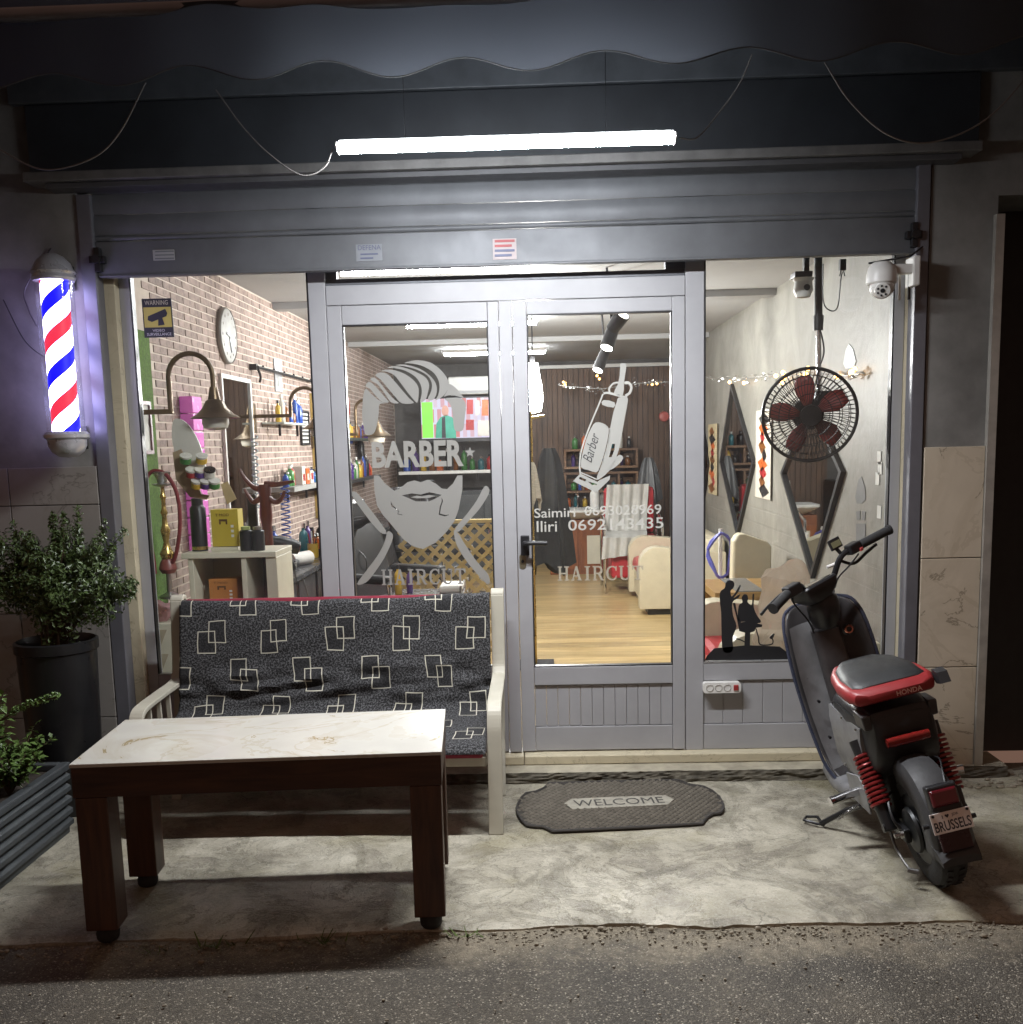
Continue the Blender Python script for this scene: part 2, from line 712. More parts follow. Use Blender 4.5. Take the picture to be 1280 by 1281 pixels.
    def loft(s, rings, caps=True, closed=True):
        n = len(rings[0])
        vs = [q for r_ in rings for q in r_]
        fs = []
        for i in range(len(rings) - 1):
            for k in range(n if closed else n - 1):
                fs.append((i * n + k, i * n + (k + 1) % n, (i + 1) * n + (k + 1) % n, (i + 1) * n + k))
        if caps and closed:
            fs += [tuple(range(n - 1, -1, -1)), tuple(range((len(rings) - 1) * n, len(rings) * n))]
        return s.add(vs, fs)

    def grid(s, fn, nu, nv, uvfn=None):
        vs = [fn(i / nu, j / nv) for j in range(nv + 1) for i in range(nu + 1)]
        fs, uvs = [], []
        for j in range(nv):
            for i in range(nu):
                fs.append((j * (nu + 1) + i, j * (nu + 1) + i + 1, (j + 1) * (nu + 1) + i + 1, (j + 1) * (nu + 1) + i))
                if uvfn:
                    uvs.append([uvfn(i / nu, j / nv), uvfn((i + 1) / nu, j / nv), uvfn((i + 1) / nu, (j + 1) / nv), uvfn(i / nu, (j + 1) / nv)])
        return s.add(vs, fs, uvs if uvfn else None)

    def mesh(s, name, m, smooth=False):
        me = bpy.data.meshes.new(name)
        me.from_pydata([tuple(q) for q in s.v], [], s.f)
        if s.uv:
            ul = me.uv_layers.new(name='UVMap')
            for p in me.polygons:
                if p.index in s.uv:
                    for li, q in zip(p.loop_indices, s.uv[p.index]):
                        ul.data[li].uv = q
        if m is not None:
            me.materials.append(m)
        bm = bmesh.new()
        bm.from_mesh(me)
        if not s.uv:
            bmesh.ops.recalc_face_normals(bm, faces=bm.faces)
        if smooth:
            for f in bm.faces:
                f.smooth = True
            for e in bm.edges:
                if len(e.link_faces) == 2 and e.calc_face_angle(0) > rad(38):
                    e.smooth = False
        bm.to_mesh(me)
        bm.free()
        return me

    def build(s, name, m, parent=None, smooth=False, bev=0.0, seg=2, label=None):
        o = bpy.data.objects.new(name, s.mesh(name, m, smooth))
        COL.objects.link(o)
        if parent is not None:
            adopt(o, parent)
        if bev > 0:
            md = o.modifiers.new('edge', 'BEVEL')
            md.width = bev
            md.segments = seg
            md.limit_method = 'ANGLE'
            md.angle_limit = rad(40)
            md.harden_normals = False
        if label:
            o['label'] = label
        return o


def bx(name, m, parent, x0, x1, y0, y1, z0, z1, bev=0.003, M=None, label=None):
    return MB().box(x0, x1, y0, y1, z0, z1, M).build(name, m, parent, bev=bev, label=label)


def share(o, name, parent, M=None):
    c = bpy.data.objects.new(name, o.data)
    COL.objects.link(c)
    adopt(c, parent)
    for md in o.modifiers:
        n = c.modifiers.new(md.name, md.type)
        n.width, n.segments, n.limit_method, n.angle_limit = md.width, md.segments, md.limit_method, md.angle_limit
    if M is not None:
        c.matrix_local = M if parent is None or parent.name not in WORLDMODE else M
    return c


def copy_tree(o, parent=None):
    c = o.copy()
    COL.objects.link(c)
    if parent is not None:
        c.parent = parent
    for ch in list(o.children):
        copy_tree(ch, c)
    return c


def bez(pts, n=10):
    """smooth path through the points (Catmull-Rom)"""
    pts = [V(p) for p in pts]
    q = [pts[0] * 2 - pts[1]] + pts + [pts[-1] * 2 - pts[-2]]
    out = []
    for i in range(1, len(q) - 2):
        for k in range(n):
            t = k / n
            a, b, c, d = q[i - 1], q[i], q[i + 1], q[i + 2]
            out.append(.5 * ((2 * b) + (c - a) * t + (2 * a - 5 * b + 4 * c - d) * t * t + (3 * b - a - 3 * c + d) * t ** 3))
    out.append(pts[-1])
    return out


def rrect(w, h, r, n=5):
    out = []
    for cx, cy, a0 in ((w / 2 - r, h / 2 - r, 0), (-w / 2 + r, h / 2 - r, 90), (-w / 2 + r, -h / 2 + r, 180), (w / 2 - r, -h / 2 + r, 270)):
        for k in range(n + 1):
            t = rad(a0 + 90 * k / n)
            out.append((cx + r * math.cos(t), cy + r * math.sin(t)))
    return out


def text(name, body, m, parent, org, ux, uy, w, h, depth=.001, bold=0.0, shear=0.0, spacing=1.0):
    """lettering fitted into a w x h box whose lower left corner is org, ux along the line, uy up"""
    cu = bpy.data.curves.new(name, 'FONT')
    cu.body = body
    cu.offset = bold
    cu.shear = shear
    cu.space_character = spacing
    cu.resolution_u = 3
    tmp = bpy.data.objects.new(name, cu)
    COL.objects.link(tmp)
    dg = bpy.context.evaluated_depsgraph_get()
    me = bpy.data.meshes.new_from_object(tmp.evaluated_get(dg))
    bpy.data.objects.remove(tmp)
    xs = [v.co.x for v in me.vertices]
    ys = [v.co.y for v in me.vertices]
    x0, x1, y0, y1 = min(xs), max(xs), min(ys), max(ys)
    ux, uy = V(ux).normalized(), V(uy).normalized()
    nz = ux.cross(uy)
    org = V(org)
    for v in me.vertices:
        v.co = org + ux * ((v.co.x - x0) / (x1 - x0) * w) + uy * ((v.co.y - y0) / (y1 - y0) * h) + nz * depth
    me.materials.clear()
    me.materials.append(m)
    o = bpy.data.objects.new(name, me)
    COL.objects.link(o)
    if parent is not None:
        adopt(o, parent)
    return o
# ================================================================== materials used all over
ALU = mat('grey_frame_paint', (.35, .35, .365), .42, var=.09, scale=3, bump=.06, bscale=24, rvar=.16)
ALUD = mat('dark_guide_metal', (.16, .16, .18), .42, metal=.3, var=.12, scale=6)
SHUT = mat('shutter_metal', (.13, .135, .145), .52, metal=.2, var=.15, scale=5)
GLASS = m_glass()
FROST = m_frost('frosted_film', (.40, .395, .38), .93)
CHROME = mat('chrome', (.75, .75, .76), .14, metal=1.0, var=.06, rvar=.05)
BLACKP = mat('black_plastic', (.018, .018, .02), .38, var=.15)
BLACKM = mat('black_metal', (.025, .025, .027), .35, metal=.4, var=.15)
WHITEP = mat('white_plastic', (.72, .71, .68), .4, var=.06)
CREAMW = mat('cream_laminate', (.66, .62, .5), .45, var=.06)
RUBBER = mat('rubber', (.022, .022, .023), .75, var=.25, scale=30, bump=.3, bscale=90)
REDP = mat('red_plastic', (.42, .02, .025), .35, var=.15)
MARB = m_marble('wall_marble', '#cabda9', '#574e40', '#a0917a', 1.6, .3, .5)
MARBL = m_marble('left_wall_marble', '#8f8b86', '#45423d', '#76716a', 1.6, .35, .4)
SILLM = m_marble('sill_marble', '#c9bfa4', '#6d6350', '#9a8e74', 3.0, .35, .35)
CONC = m_concrete()
ASPH = m_asphalt()
PLASTER = mat('rough_plaster', (.2, .195, .185), .8, var=.3, scale=3.5, bump=.5, bscale=14)
DARKW = mat('dark_fascia_paint', (.028, .031, .036), .5, var=.25, scale=3)
TIMBER = m_veined_wood('brown_timber', '#5b3a24', '#8a5c38')

# ================================================================== ground
_o = MB()
_n = 150
def road_pt(u, v):
    x = -4 + 8 * u
    y = -4.9 + 3.5 * v
    z = -.016 + .005 * noise.noise((x * 1.5, y * 1.5, 0)) - .02 * max(0, -1.9 - y)
    return V((x, y, z))
_o.grid(road_pt, 60, 30)
ro = _o.build('road', ASPH)
tag(ro, kind='structure')
ext = MB()
for a, b, c, d in ((-22, 22, -24, -4.9), (-22, -4, -4.9, 3), (4, 22, -4.9, 3)):
    ext.add([(a, c, -.09), (b, c, -.09), (b, d, -.09), (a, d, -.09)], [(0, 1, 2, 3)])
tag(ext.build('ground', ASPH), kind='structure')

# concrete forecourt with an uneven broken front edge
def apron_edge(x):
    return -1.555 - .05 * x * -.0 - .055 * max(0, -x) + .022 * noise.noise((x * 2.7, 0, 0)) + .014 * noise.noise((x * 9, 4, 0)) + .008 * noise.noise((x * 31, 4, 0))
def apron_pt(u, v):
    x = -4 + 8 * u
    ye = apron_edge(x)
    y = ye + (0.02 - ye) * v
    if v < .05:
        y += .006 * noise.noise((x * 40, v * 60, 3))
    z = .0 + .004 * noise.noise((x * 2.3, y * 2.3, 1)) + .0035 * noise.noise((x * 7, y * 7, 5))
    if v < .0001:
        z = -.05
    elif v < .012:
        z -= .007 + .004 * noise.noise((x * 18, 3, 3))
    return V((x, y, z))
_o = MB()
_vs = [0, .004, .01, .02] + [.02 + .98 * k / 60 for k in range(1, 61)]
_nu = 260
_o.add([apron_pt(i / _nu, v) for v in _vs for i in range(_nu + 1)],
       [(j * (_nu + 1) + i, j * (_nu + 1) + i + 1, (j + 1) * (_nu + 1) + i + 1, (j + 1) * (_nu + 1) + i) for j in range(len(_vs) - 1) for i in range(_nu)])
tag(_o.build('pavement', CONC, smooth=True), kind='structure')
# sand and small stones gathered along the forecourt edge
_o = MB()
for i in range(1500):
    x = rnd.uniform(-2.2, 2.4)
    y = apron_edge(x) - abs(rnd.gauss(0, .05)) - .004
    if rnd.random() < .12:
        y = rnd.uniform(-2.1, -1.6)
    r = rnd.uniform(.0015, .0055) * (1.6 if rnd.random() < .05 else 1)
    _o.ball((x, y, -.014 + r * .4), (r * rnd.uniform(.8, 1.5), r, r * .7), 5, 3)
for i in range(90):
    x = rnd.uniform(-2.2, 2.4)
    y = apron_edge(x) + rnd.gauss(-.02, .03)
    r = rnd.uniform(.003, .008)
    _o.ball((x, y, -.008), (r * rnd.uniform(.9, 2.2), r, r * .8), 6, 4)
for i in range(60):
    x, y = rnd.uniform(1.75, 2.3), rnd.uniform(-.35, -.12)
    r = rnd.uniform(.004, .016)
    _o.ball((x, y, r * .4), (r * 1.3, r, r * .6), 6, 4)
tag(_o.build('gravel', mat('grit', '#8a8272', .85, var=.4, scale=80)), 'pale grit and small stones strewn along the concrete edge', 'gravel', kind='stuff')
# weeds in the joint
_o = MB()
for cx, cy, n in ((-1.05, -1.66, 26), (-.72, -1.63, 18), (-.28, -1.60, 14), (-1.25, -1.68, 14)):
    for i in range(n):
        a = rnd.uniform(0, 6.28)
        L = rnd.uniform(.015, .05)
        p = V((cx + rnd.gauss(0, .035), cy + rnd.gauss(0, .012), -.014))
        q = p + V((math.cos(a) * L, math.sin(a) * L, L * rnd.uniform(.2, .8)))
        s_ = V((-math.sin(a), math.cos(a), 0)) * L * .16
        _o.add([p - s_ * .5, p + s_ * .5, q + s_ * .2, q - s_ * .2], [(0, 1, 2, 3)])
tag(_o.build('weeds', mat('weed_green', '#4a5a24', .8, var=.3)), 'small green weeds growing along the concrete edge', 'weeds', kind='stuff')

# doorstep: rough concrete step with a marble sill on it
def step_pt(u, v):
    x = -2.1 + 4.15 * u
    k = noise.noise((x * 6, v * 4, 2))
    prof = [(-.172, .047), (-.14, .05), (-.06, .052), (.03, .052)]
    y, z = prof[int(round(v * 3))]
    return V((x, y + (.008 * k + .005 * noise.noise((x * 25, v * 9, 7)) if v < .1 else 0), z + .003 * k))
dst = MB().grid(step_pt, 220, 3).build('doorstep', mat('step_concrete', '#a09987', .75, var=.3, scale=9, bump=.7, bscale=30), smooth=True)
tag(dst, kind='structure')
def face_pt(u, v):
    x = -2.1 + 4.15 * u
    a = noise.noise((x * 9, v * 3, 11))
    b_ = noise.noise((x * 30, v * 9, 5))
    return V((x, -.176 - .012 * math.sin(v * 3.14) * (a + .4) - .008 * b_ - .016 * (1 - v) ** 2, -.02 + .068 * v + .004 * b_))
adopt(MB().grid(face_pt, 420, 10).build('broken_face', mat('broken_step_face', '#5b564b', .9, var=.5, scale=16, bump=1.0, bscale=45)), dst)
sill = MB().box(-1.9, -.105, -.075, .08, .053, .094).build('window_sill', SILLM, bev=.004)
tag(sill, kind='structure')
adopt(MB().box(-.102, 1.6, -.075, .08, .053, .094).build('window_sill', SILLM, bev=.004), sill)

# ================================================================== walls of the house front
WF = -.13
wl = MB().box(-6, -1.962, WF, .35, -.1, 4.6).build('wall_left', PLASTER)
tag(wl, kind='structure')
wr = MB().box(1.652, 1.93, WF, .35, -.1, 4.6).build('wall_right', PLASTER)
tag(wr, kind='structure')
wr2 = MB().box(2.75, 6, WF, .35, -.1, 4.6).box(1.93, 2.75, WF, .35, 2.5, 4.6).build('wall_far_right', PLASTER)
tag(wr2, kind='structure')
wu = MB().box(-1.962, 1.652, WF + .02, .35, 2.66, 4.6).build('upper_wall', PLASTER)
tag(wu, kind='structure')
for z0, z1 in ((.002, .494), (.498, .981), (.985, 1.465)):
    bx('tile', MARB, wr, 1.654, 1.912, WF - .014, WF + .01, z0, z1, .002)
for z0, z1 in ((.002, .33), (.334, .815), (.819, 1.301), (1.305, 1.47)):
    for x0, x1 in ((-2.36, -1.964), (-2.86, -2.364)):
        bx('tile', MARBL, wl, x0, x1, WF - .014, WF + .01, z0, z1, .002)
# reveals of the opening, cream marble
bx('reveal', SILLM, wl, -1.96, -1.855, -.058, .06, .05, 2.64, .003)
bx('reveal', SILLM, wr, 1.598, 1.65, -.058, .06, .05, 2.64, .003)
# corner trim at the right and a near-black panel standing in for the darkness of the opening
tr = MB().box(1.913, 1.948, WF - .03, WF + .02, 0, 2.42).build('corner_trim', mat('trim_alu', (.42, .4, .36), .45, metal=.4, var=.2))
adopt(tr, wr)
pd = thing('opening_dark_panel', 'near-black panel standing in for the unlit opening beyond the marble pier', 'door', (2.3, .2, 0))
bx('panel', mat('opening_shade_black', (.018, .016, .016), .6), pd, 1.93, 2.75, .2, .25, 0, 2.5)
bx('frame', mat('opening_shade_edge', (.03, .025, .022), .6), pd, 1.93, 1.99, .14, .2, 0, 2.5)
bx('handle', BLACKM, pd, 2.05, 2.07, .14, .2, 1.0, 1.12)
# timber post on the far left
po = MB().box(-2.52, -2.415, -.62, -.52, 0, .78).build('timber_post', TIMBER, bev=.004)
tag(po, 'short brown timber post behind the ribbed planter at the left edge', 'post')

# ================================================================== fascia, ledge and awning
fa = thing('fascia', 'dark painted fascia box with a metal ledge above the shutter', 'fascia', (0, WF, 2.63))
bx('panel', DARKW, fa, -2.14, 1.83, WF - .03, WF + .018, 2.695, 2.98, .004)
bx('upper_panel', mat('fascia_upper', (.06, .066, .075), .55, var=.2), fa, -2.2, 2.1, WF - .045, WF - .002, 2.984, 3.5, .004)
bx('ledge', mat('ledge_metal', (.17, .165, .16), .5, metal=.3, var=.25), fa, -2.13, 1.81, WF - .12, WF + .018, 2.652, 2.69, .004)
bx('ledge_lip', mat('ledge_lip', (.1, .1, .105), .5, metal=.3), fa, -2.05, 1.74, WF - .09, WF + .018, 2.628, 2.65, .003)

aw = thing('awning', 'dark fabric awning with a scalloped valance over the whole shopfront', 'awning', (0, -.13, 3.55))
AWN = m_frost('awning_fabric', (.05, .055, .065), 1.0)
def awn_pt(u, v):
    x = -3.4 + 6.8 * u
    sag = .012 * math.sin(u * 40) * math.sin(v * 3.14)
    return V((x, -1.25 + 1.1 * v, 2.9 + .68 * v + sag))
MB().grid(awn_pt, 80, 8).build('fabric', AWN, aw, smooth=True)
PER = .437
def val_pt(u, v):
    x = -3.4 + 6.8 * u
    ph = (x + 1.307) / PER * 2 * math.pi
    tilt = 2.694 - .0 * x
    zb = tilt - .024 * math.cos(ph)
    y = -1.26 - .012 * math.sin(x * 5.1) - .006 * math.sin(x * 17)
    return V((x, y - .01 * (1 - v), zb + (2.905 - zb) * v))
MB().grid(val_pt, 260, 6).build('valance', AWN, aw, smooth=True)
MB().tube([val_pt(i / 260, 0) for i in range(261)], .0022, 5).build('valance_hem', mat('hem', (.035, .037, .04), .8), aw)
MB().cyl((-3.4, -1.25, 2.895), (3.4, -1.25, 2.895), .022).build('front_bar', ALUD, aw, smooth=True)
for x in (-2.5, 2.4):
    MB().tube([(x, -.15, 3.3), (x, -.7, 3.02), (x, -1.25, 2.89)], .016).build('arm', ALUD, aw, smooth=True)

# loose wires slung below the awning
WIRE = mat('grey_wire', (.11, .105, .1), .6, var=0)
def wire(pts, label, r=.0026):
    o = MB().tube(bez(pts, 12), r, 5).build('slung_wire', WIRE, smooth=True)
    return tag(o, label, 'wire', 'wires slung under the awning')
YW = -1.2
wire([P(-60, 150, YW), P(0, 187, YW), P(55, 212, YW), P(115, 198, YW), P(150, 165, YW), P(182, 103, YW)], 'thin pale wire sagging under the awning above the barber pole')
wire([P(1032, 78, YW), P(1062, 125, YW), P(1105, 165, YW), P(1150, 179, YW), P(1200, 168, YW), P(1245, 140, YW), P(1290, 90, YW)], 'thin pale wire sagging under the awning above the marble pier')

# ================================================================== LED tube lamp under the awning
lt = thing('tube_lamp', 'long bright white tube lamp hanging under the awning', 'lamp', (-.1, -1.0, 2.53))
LA, LB = P(424, 185.5, -1.0), P(843, 173, -1.0)
LD = (LB - LA).normalized()
# opal cover, tipped a little towards the street: bright below, glow added on its back to lighten the fascia
TILT = rad(12)
LN = (Matrix.Rotation(-TILT, 3, LD) @ V((0, 0, -1))).normalized()
LS = LD.cross(LN).normalized()
def lens_arc(a0, a1, n, sx, sz):
    return [[p + LS * (sx * math.cos(rad(a0 + (a1 - a0) * k / n))) + LN * (sz * math.sin(rad(a0 + (a1 - a0) * k / n))) for k in range(n + 1)] for p in (LA, LB)]
MB().loft(lens_arc(0, 180, 10, .030, .013), closed=False).build('tube', m_emit('tube_light', (.95, .97, 1.0), TUBE_OUT), lt, smooth=True)
MB().loft(lens_arc(180, 360, 10, .030, .012), closed=False).build('added_back_glow', m_emit('added_tube_glow', (.85, .92, 1.0), TUBE_OUT * .17), lt, smooth=True)
MB().bar(LA - LN * .02, LB + LD * .0 - LN * .02, .026, .014).build('housing', WHITEP, lt, bev=.004)
for p, d in ((LA, -1), (LB, 1)):
    MB().bar(p, p + LD * (.008 * d), .058, .024, up=LN).build('end_cap', WHITEP, lt, bev=.006)
MB().tube(bez([P(270, 112, -1.15), P(305, 160, -1.1), P(340, 195, -1.05), P(378, 219, -1.02), P(405, 210, -1.0), LA - LD * .02]), .0026, 5).build('cable', WIRE, lt, smooth=True)
MB().tube(bez([P(941, 68, -1.15), P(925, 105, -1.1), P(900, 140, -1.05), P(872, 172, -1.02), LB + LD * .02]), .0026, 5).build('cable', WIRE, lt, smooth=True)
for k in (.2, .8):
    p = LA.lerp(LB, k) - LN * .026
    MB().cyl(p, (p.x, -1.0, 3.04), .0016, n=6).build('hanger', BLACKM, lt)

# ================================================================== roller shutter, drawn up
rs = thing('roller_shutter', 'grey metal roller shutter drawn up above the shop door', 'shutter', (0, -.1, 2.3))
bx('bottom_bar', SHUT, rs, -1.9, 1.6, -.118, -.082, 2.286, 2.428, .004)
bx('bar_lip', SHUT, rs, -1.89, 1.59, -.126, -.08, 2.279, 2.2865, .002)
for z0, z1 in ((2.431, 2.452), (2.4545, 2.538), (2.5405, 2.624), (2.6265, 2.65)):
    n = 6
    prof = [(-.112 - .007 * math.sin(math.pi * k / n), z0 + (z1 - z0) * k / n) for k in range(n + 1)]
    prof += [(-.1, z1), (-.1, z0)]
    MB().prism([(-1.9, y, z) for y, z in prof], (3.5, 0, 0)).build('slat', SHUT, rs, smooth=True)
bx('guide_rail', ALUD, rs, -1.96, -1.899, WF - .012, -.062, .05, 2.62, .003)
bx('guide_rail', ALUD, rs, 1.592, 1.645, WF - .012, -.062, .05, 2.67, .003)
for sx, x in ((1, -1.885), (-1, 1.585)):
    g = MB()
    g.box(x - .035, x + .03, -.15, -.118, 2.335, 2.365).cyl((x, -.165, 2.35), (x, -.12, 2.35), .02, n=12).box(x - .012, x + .012, -.15, -.118, 2.3, 2.40)
    g.build('shutter_lock', BLACKM, rs, bev=.002)
LAB = mat('paper_label', (.34, .34, .335), .6, var=.06)
def label_plate(x0, y0, x1, y1, m=LAB, name='label_sticker'):
    a, b = P(x0, y1, -.1185), P(x1, y0, -.1185)
    return bx(name, m, rs, min(a.x, b.x), max(a.x, b.x), -.1205, -.118, min(a.z, b.z), max(a.z, b.z), 0)
l1 = label_plate(192, 312, 218, 326)
for k in range(3):
    a = P(194, 313.2 + k * 4.4, -.121)
    bx('print_line', mat('label_ink', (.16, .17, .18), .6), l1, a.x, a.x + .082, -.1222, -.1206, a.z - .008, a.z - .003, 0)
l2 = label_plate(446, 305, 478, 327, mat('clear_label', (.2, .21, .23), .5))
INK = mat('label_navy_ink', (.09, .1, .17), .6)
a = P(448, 313, -.1215)
text('print', 'DEFENA', INK, l2, a, (1, 0, .0), (0, 0, 1), .098, .02)
for k in range(2):
    a = P(451, 319 + k * 5, -.1215)
    bx('print_line', INK, l2, a.x, a.x + .075 - .02 * k, -.1222, -.1206, a.z, a.z + .006, 0)
l3 = label_plate(617, 298, 646, 325, mat('pink_label', (.3, .25, .25), .5))
REDI = mat('label_red_ink', (.3, .07, .075), .6)
for k in range(4):
    a = P(619, 302 + k * 6, -.1215)
    bx('print_line', REDI if k < 2 else INK, l3, a.x, a.x + .085 - .012 * (k % 2), -.1222, -.1206, a.z - .004, a.z + .006, 0)

# ================================================================== shopfront: fixed frame, windows, door leaves
FY0, FY1 = -.012, .05
sf = thing('shopfront_frame', 'grey painted metal frame holding the door and both shop windows', 'frame', (-.1, 0, .1))
ZT = 2.233
bx('head_rail', ALU, sf, -.9335, .6445, FY0, FY1, 2.148, ZT, .003)
bx('head_rail', ALU, sf, -1.855, 1.598, FY0 + .004, FY1 - .004, 2.56, 2.66, .003)
bx('mullion', ALU, sf, -1.012, -.936, FY0, FY1, .094, 2.56, .003)
bx('mullion', ALU, sf, .647, .7285, FY0, FY1, .094, 2.56, .003)
bx('mullion', ALU, sf, -.171, -.115, FY0 - .012, FY1 - .02, .1, 2.145, .003, label='cover strip where the two door leaves meet')
bx('jamb', ALU, sf, -1.855, -1.807, FY0, FY1, .094, 2.56, .003)
bx('jamb', ALU, sf, 1.552, 1.597, FY0, FY1, .094, 2.56, .003)
# transom light above the doors
TG = mat('transom_rail', (.12, .125, .14), .45, metal=.3)
bx('transom_rail', TG, sf, -.934, .645, FY0 + .012, FY1 - .008, 2.2345, 2.262, .002)
bx('transom_stile', TG, sf, .56, .6465, FY0 + .012, FY1 - .008, 2.2625, 2.555, .002)
bx('transom_stile', TG, sf, -.934, -.885, FY0 + .012, FY1 - .008, 2.2625, 2.555, .002)
MB().add([(-.885, .015, 2.262), (.56, .015, 2.262), (.56, .015, 2.56), (-.885, .015, 2.56)], [(0, 1, 2, 3)]).build('transom_pane', GLASS, sf)


def leaf(name, label, x0, x1, g0, g1, gt, gb, boards):
    """aluminium door leaf with a glass pane and a boarded foot panel"""
    d = thing(name, label, 'door', ((x0 + x1) / 2, 0, .1))
    z0, z1 = .1, 2.145
    bx('stile', ALU, d, x0, g0, FY0 - .004, .04, z0, z1, .003)
    bx('stile', ALU, d, g1, x1, FY0 - .004, .04, z0, z1, .003)
    bx('top_rail', ALU, d, g0 + .001, g1 - .001, FY0 - .002, .04, gt, z1, .003)
    bx('middle_rail', ALU, d, g0 + .001, g1 - .001, FY0 - .002, .04, gb - .085, gb, .003)
    bx('bottom_rail', ALU, d, g0 + .001, g1 - .001, FY0 + .004, .04, z0, .214, .003)
    zt = gb - .087
    n = boards
    wv = (g1 - g0 - .002) / n
    for i in range(n):
        bx('board', ALU, d, g0 + .001 + i * wv + .0006, g0 + .001 + (i + 1) * wv - .0006, FY0 + .008, .03, .216, zt, .0025)
    # rubber gasket round the pane
    gk = MB()
    for a, b, c, e in ((g0, g0 + .006, gb, gt), (g1 - .006, g1, gb, gt)):
        gk.box(a, b, FY0, .02, c, e)
    gk.box(g0 + .006, g1 - .006, FY0, .02, gt - .006, gt).box(g0 + .006, g1 - .006, FY0, .02, gb, gb + .006)
    gk.build('gasket', BLACKP, d)
    pane = MB().add([(g0, .012, gb), (g1, .012, gb), (g1, .012, gt), (g0, .012, gt)], [(0, 1, 2, 3)]).build('pane', GLASS, d)
    return d, pane


dl, dlp = leaf('door_leaf', 'glazed grey door leaf with frosted bearded face, behind the bench', -.9325, -.1735, -.868, -.222, 2.062, .505, 12)
dr, drp = leaf('door_leaf', 'glazed grey door leaf with handle and phone numbers, beside the bench', -.1125, .6435, -.05, .588, 2.085, .499, 12)
# handle and lock
hp = P(657, 682, FY0 - .005)
hd = MB()
hd.box(hp.x - .019, hp.x + .019, FY0 - .03, FY0 - .003, hp.z - .045, hp.z + .045)
hd.cyl((hp.x, FY0 - .012, hp.z + .012), (hp.x, FY0 - .06, hp.z + .012), .011, n=10)
hd.tube(bez([(hp.x, FY0 - .058, hp.z + .012), (hp.x + .03, FY0 - .064, hp.z + .014), (hp.x + .1, FY0 - .06, hp.z + .012)], 4), .0105, 8)
hd.build('door_handle', BLACKP, dr, bev=.002)
kp = P(654, 702, FY0)
ek = MB().prism([(kp.x + a, FY0 - .007, kp.z + b) for a, b in rrect(.03, .068, .014)], (0, .006, 0)).build('lock_plate', mat('brass_plate', (.35, .31, .22), .35, metal=.8), dr)
MB().cyl((kp.x, FY0 - .012, kp.z), (kp.x, FY0 - .006, kp.z), .007, n=10).build('keyhole', BLACKM, ek)


def window(name, label, x0, x1, gb, boards, zt=2.56):
    w = thing(name, label, 'window', ((x0 + x1) / 2, 0, .1))
    MB().add([(x0, .012, gb), (x1, .012, gb), (x1, .012, zt), (x0, .012, zt)], [(0, 1, 2, 3)]).build('pane', GLASS, w)
    bx('glazing_bead', mat('bright_bead', (.5, .5, .5), .3, metal=.6), w, x0, x1, FY0 - .001, .02, gb - .006, gb, .001)
    bx('middle_rail', ALU, w, x0, x1, FY0 + .001, .045, gb - .09, gb - .0065, .003)
    bx('bottom_rail', ALU, w, x0, x1, FY0 + .005, .045, .095, .214, .003)
    wv = (x1 - x0) / boards
    for i in range(boards):
        bx('board', ALU, w, x0 + i * wv + .0006, x0 + (i + 1) * wv - .0006, FY0 + .01, .03, .216, gb - .092, .0025)
    gk = MB()
    gk.box(x0, x0 + .006, FY0, .02, gb, zt).box(x1 - .006, x1, FY0, .02, gb, zt)
    gk.build('gasket', BLACKP, w)
    return w


winl = window('shop_window', 'tall left shop window with brick wall and clock behind it', -1.806, -1.0125, .5, 8)
winr = window('shop_window', 'tall right shop window with round fan hanging behind it', .729, 1.5515, .512, 9)
sf['label'] = 'grey painted metal frame holding the door and both shop windows'

# ------------------------------------------------------------------ films and lettering on the glass
DY = .0085     # just in front of the panes
def cut(name, loops, m, parent, Y=DY, th=.0012):
    loops = loops if isinstance(loops[0][0], (list, tuple)) else [loops]
    return MB().prism([[P(x, y, Y) for x, y in l] for l in loops], (0, th, 0)).build(name, m, parent)


def ribbon(name, pts, w, m, parent, Y=DY, th=.0012, closed=False, obj=None):
    """line of even width drawn on the glass through photo points (w in photo pixels)"""
    q = bez([(x, y, 0) for x, y in pts], 6) if len(pts) > 2 else [V((x, y, 0)) for x, y in pts]
    L, R_ = [], []
    for i, p in enumerate(q):
        d = (q[min(i + 1, len(q) - 1)] - q[max(i - 1, 0)]).normalized()
        nn = V((-d.y, d.x, 0)) * w / 2
        L.append(p + nn)
        R_.append(p - nn)
    mb = obj or MB()
    n = len(q)
    a = [P(p.x, p.y, Y) for p in L] + [P(p.x, p.y, Y) for p in R_]
    mb.add(a, [(i, i + 1, n + i + 1, n + i) for i in range(n - 1)])
    if obj is None:
        return mb.build(name, m, parent)


def smoothed(loop, n=4):
    q = [V((x, y, 0)) for x, y in loop]
    k = len(q)
    out = []
    for i in range(k):
        a, b, c, d = q[i - 1], q[i], q[(i + 1) % k], q[(i + 2) % k]
        for j in range(n):
            t = j / n
            p = .5 * ((2 * b) + (c - a) * t + (2 * a - 5 * b + 4 * c - d) * t * t + (3 * b - a - 3 * c + d) * t ** 3)
            out.append((p.x, p.y))
    return out


def crop(l, ox, oy, s):
    return [(ox + x / s, oy + y / s) for x, y in l]


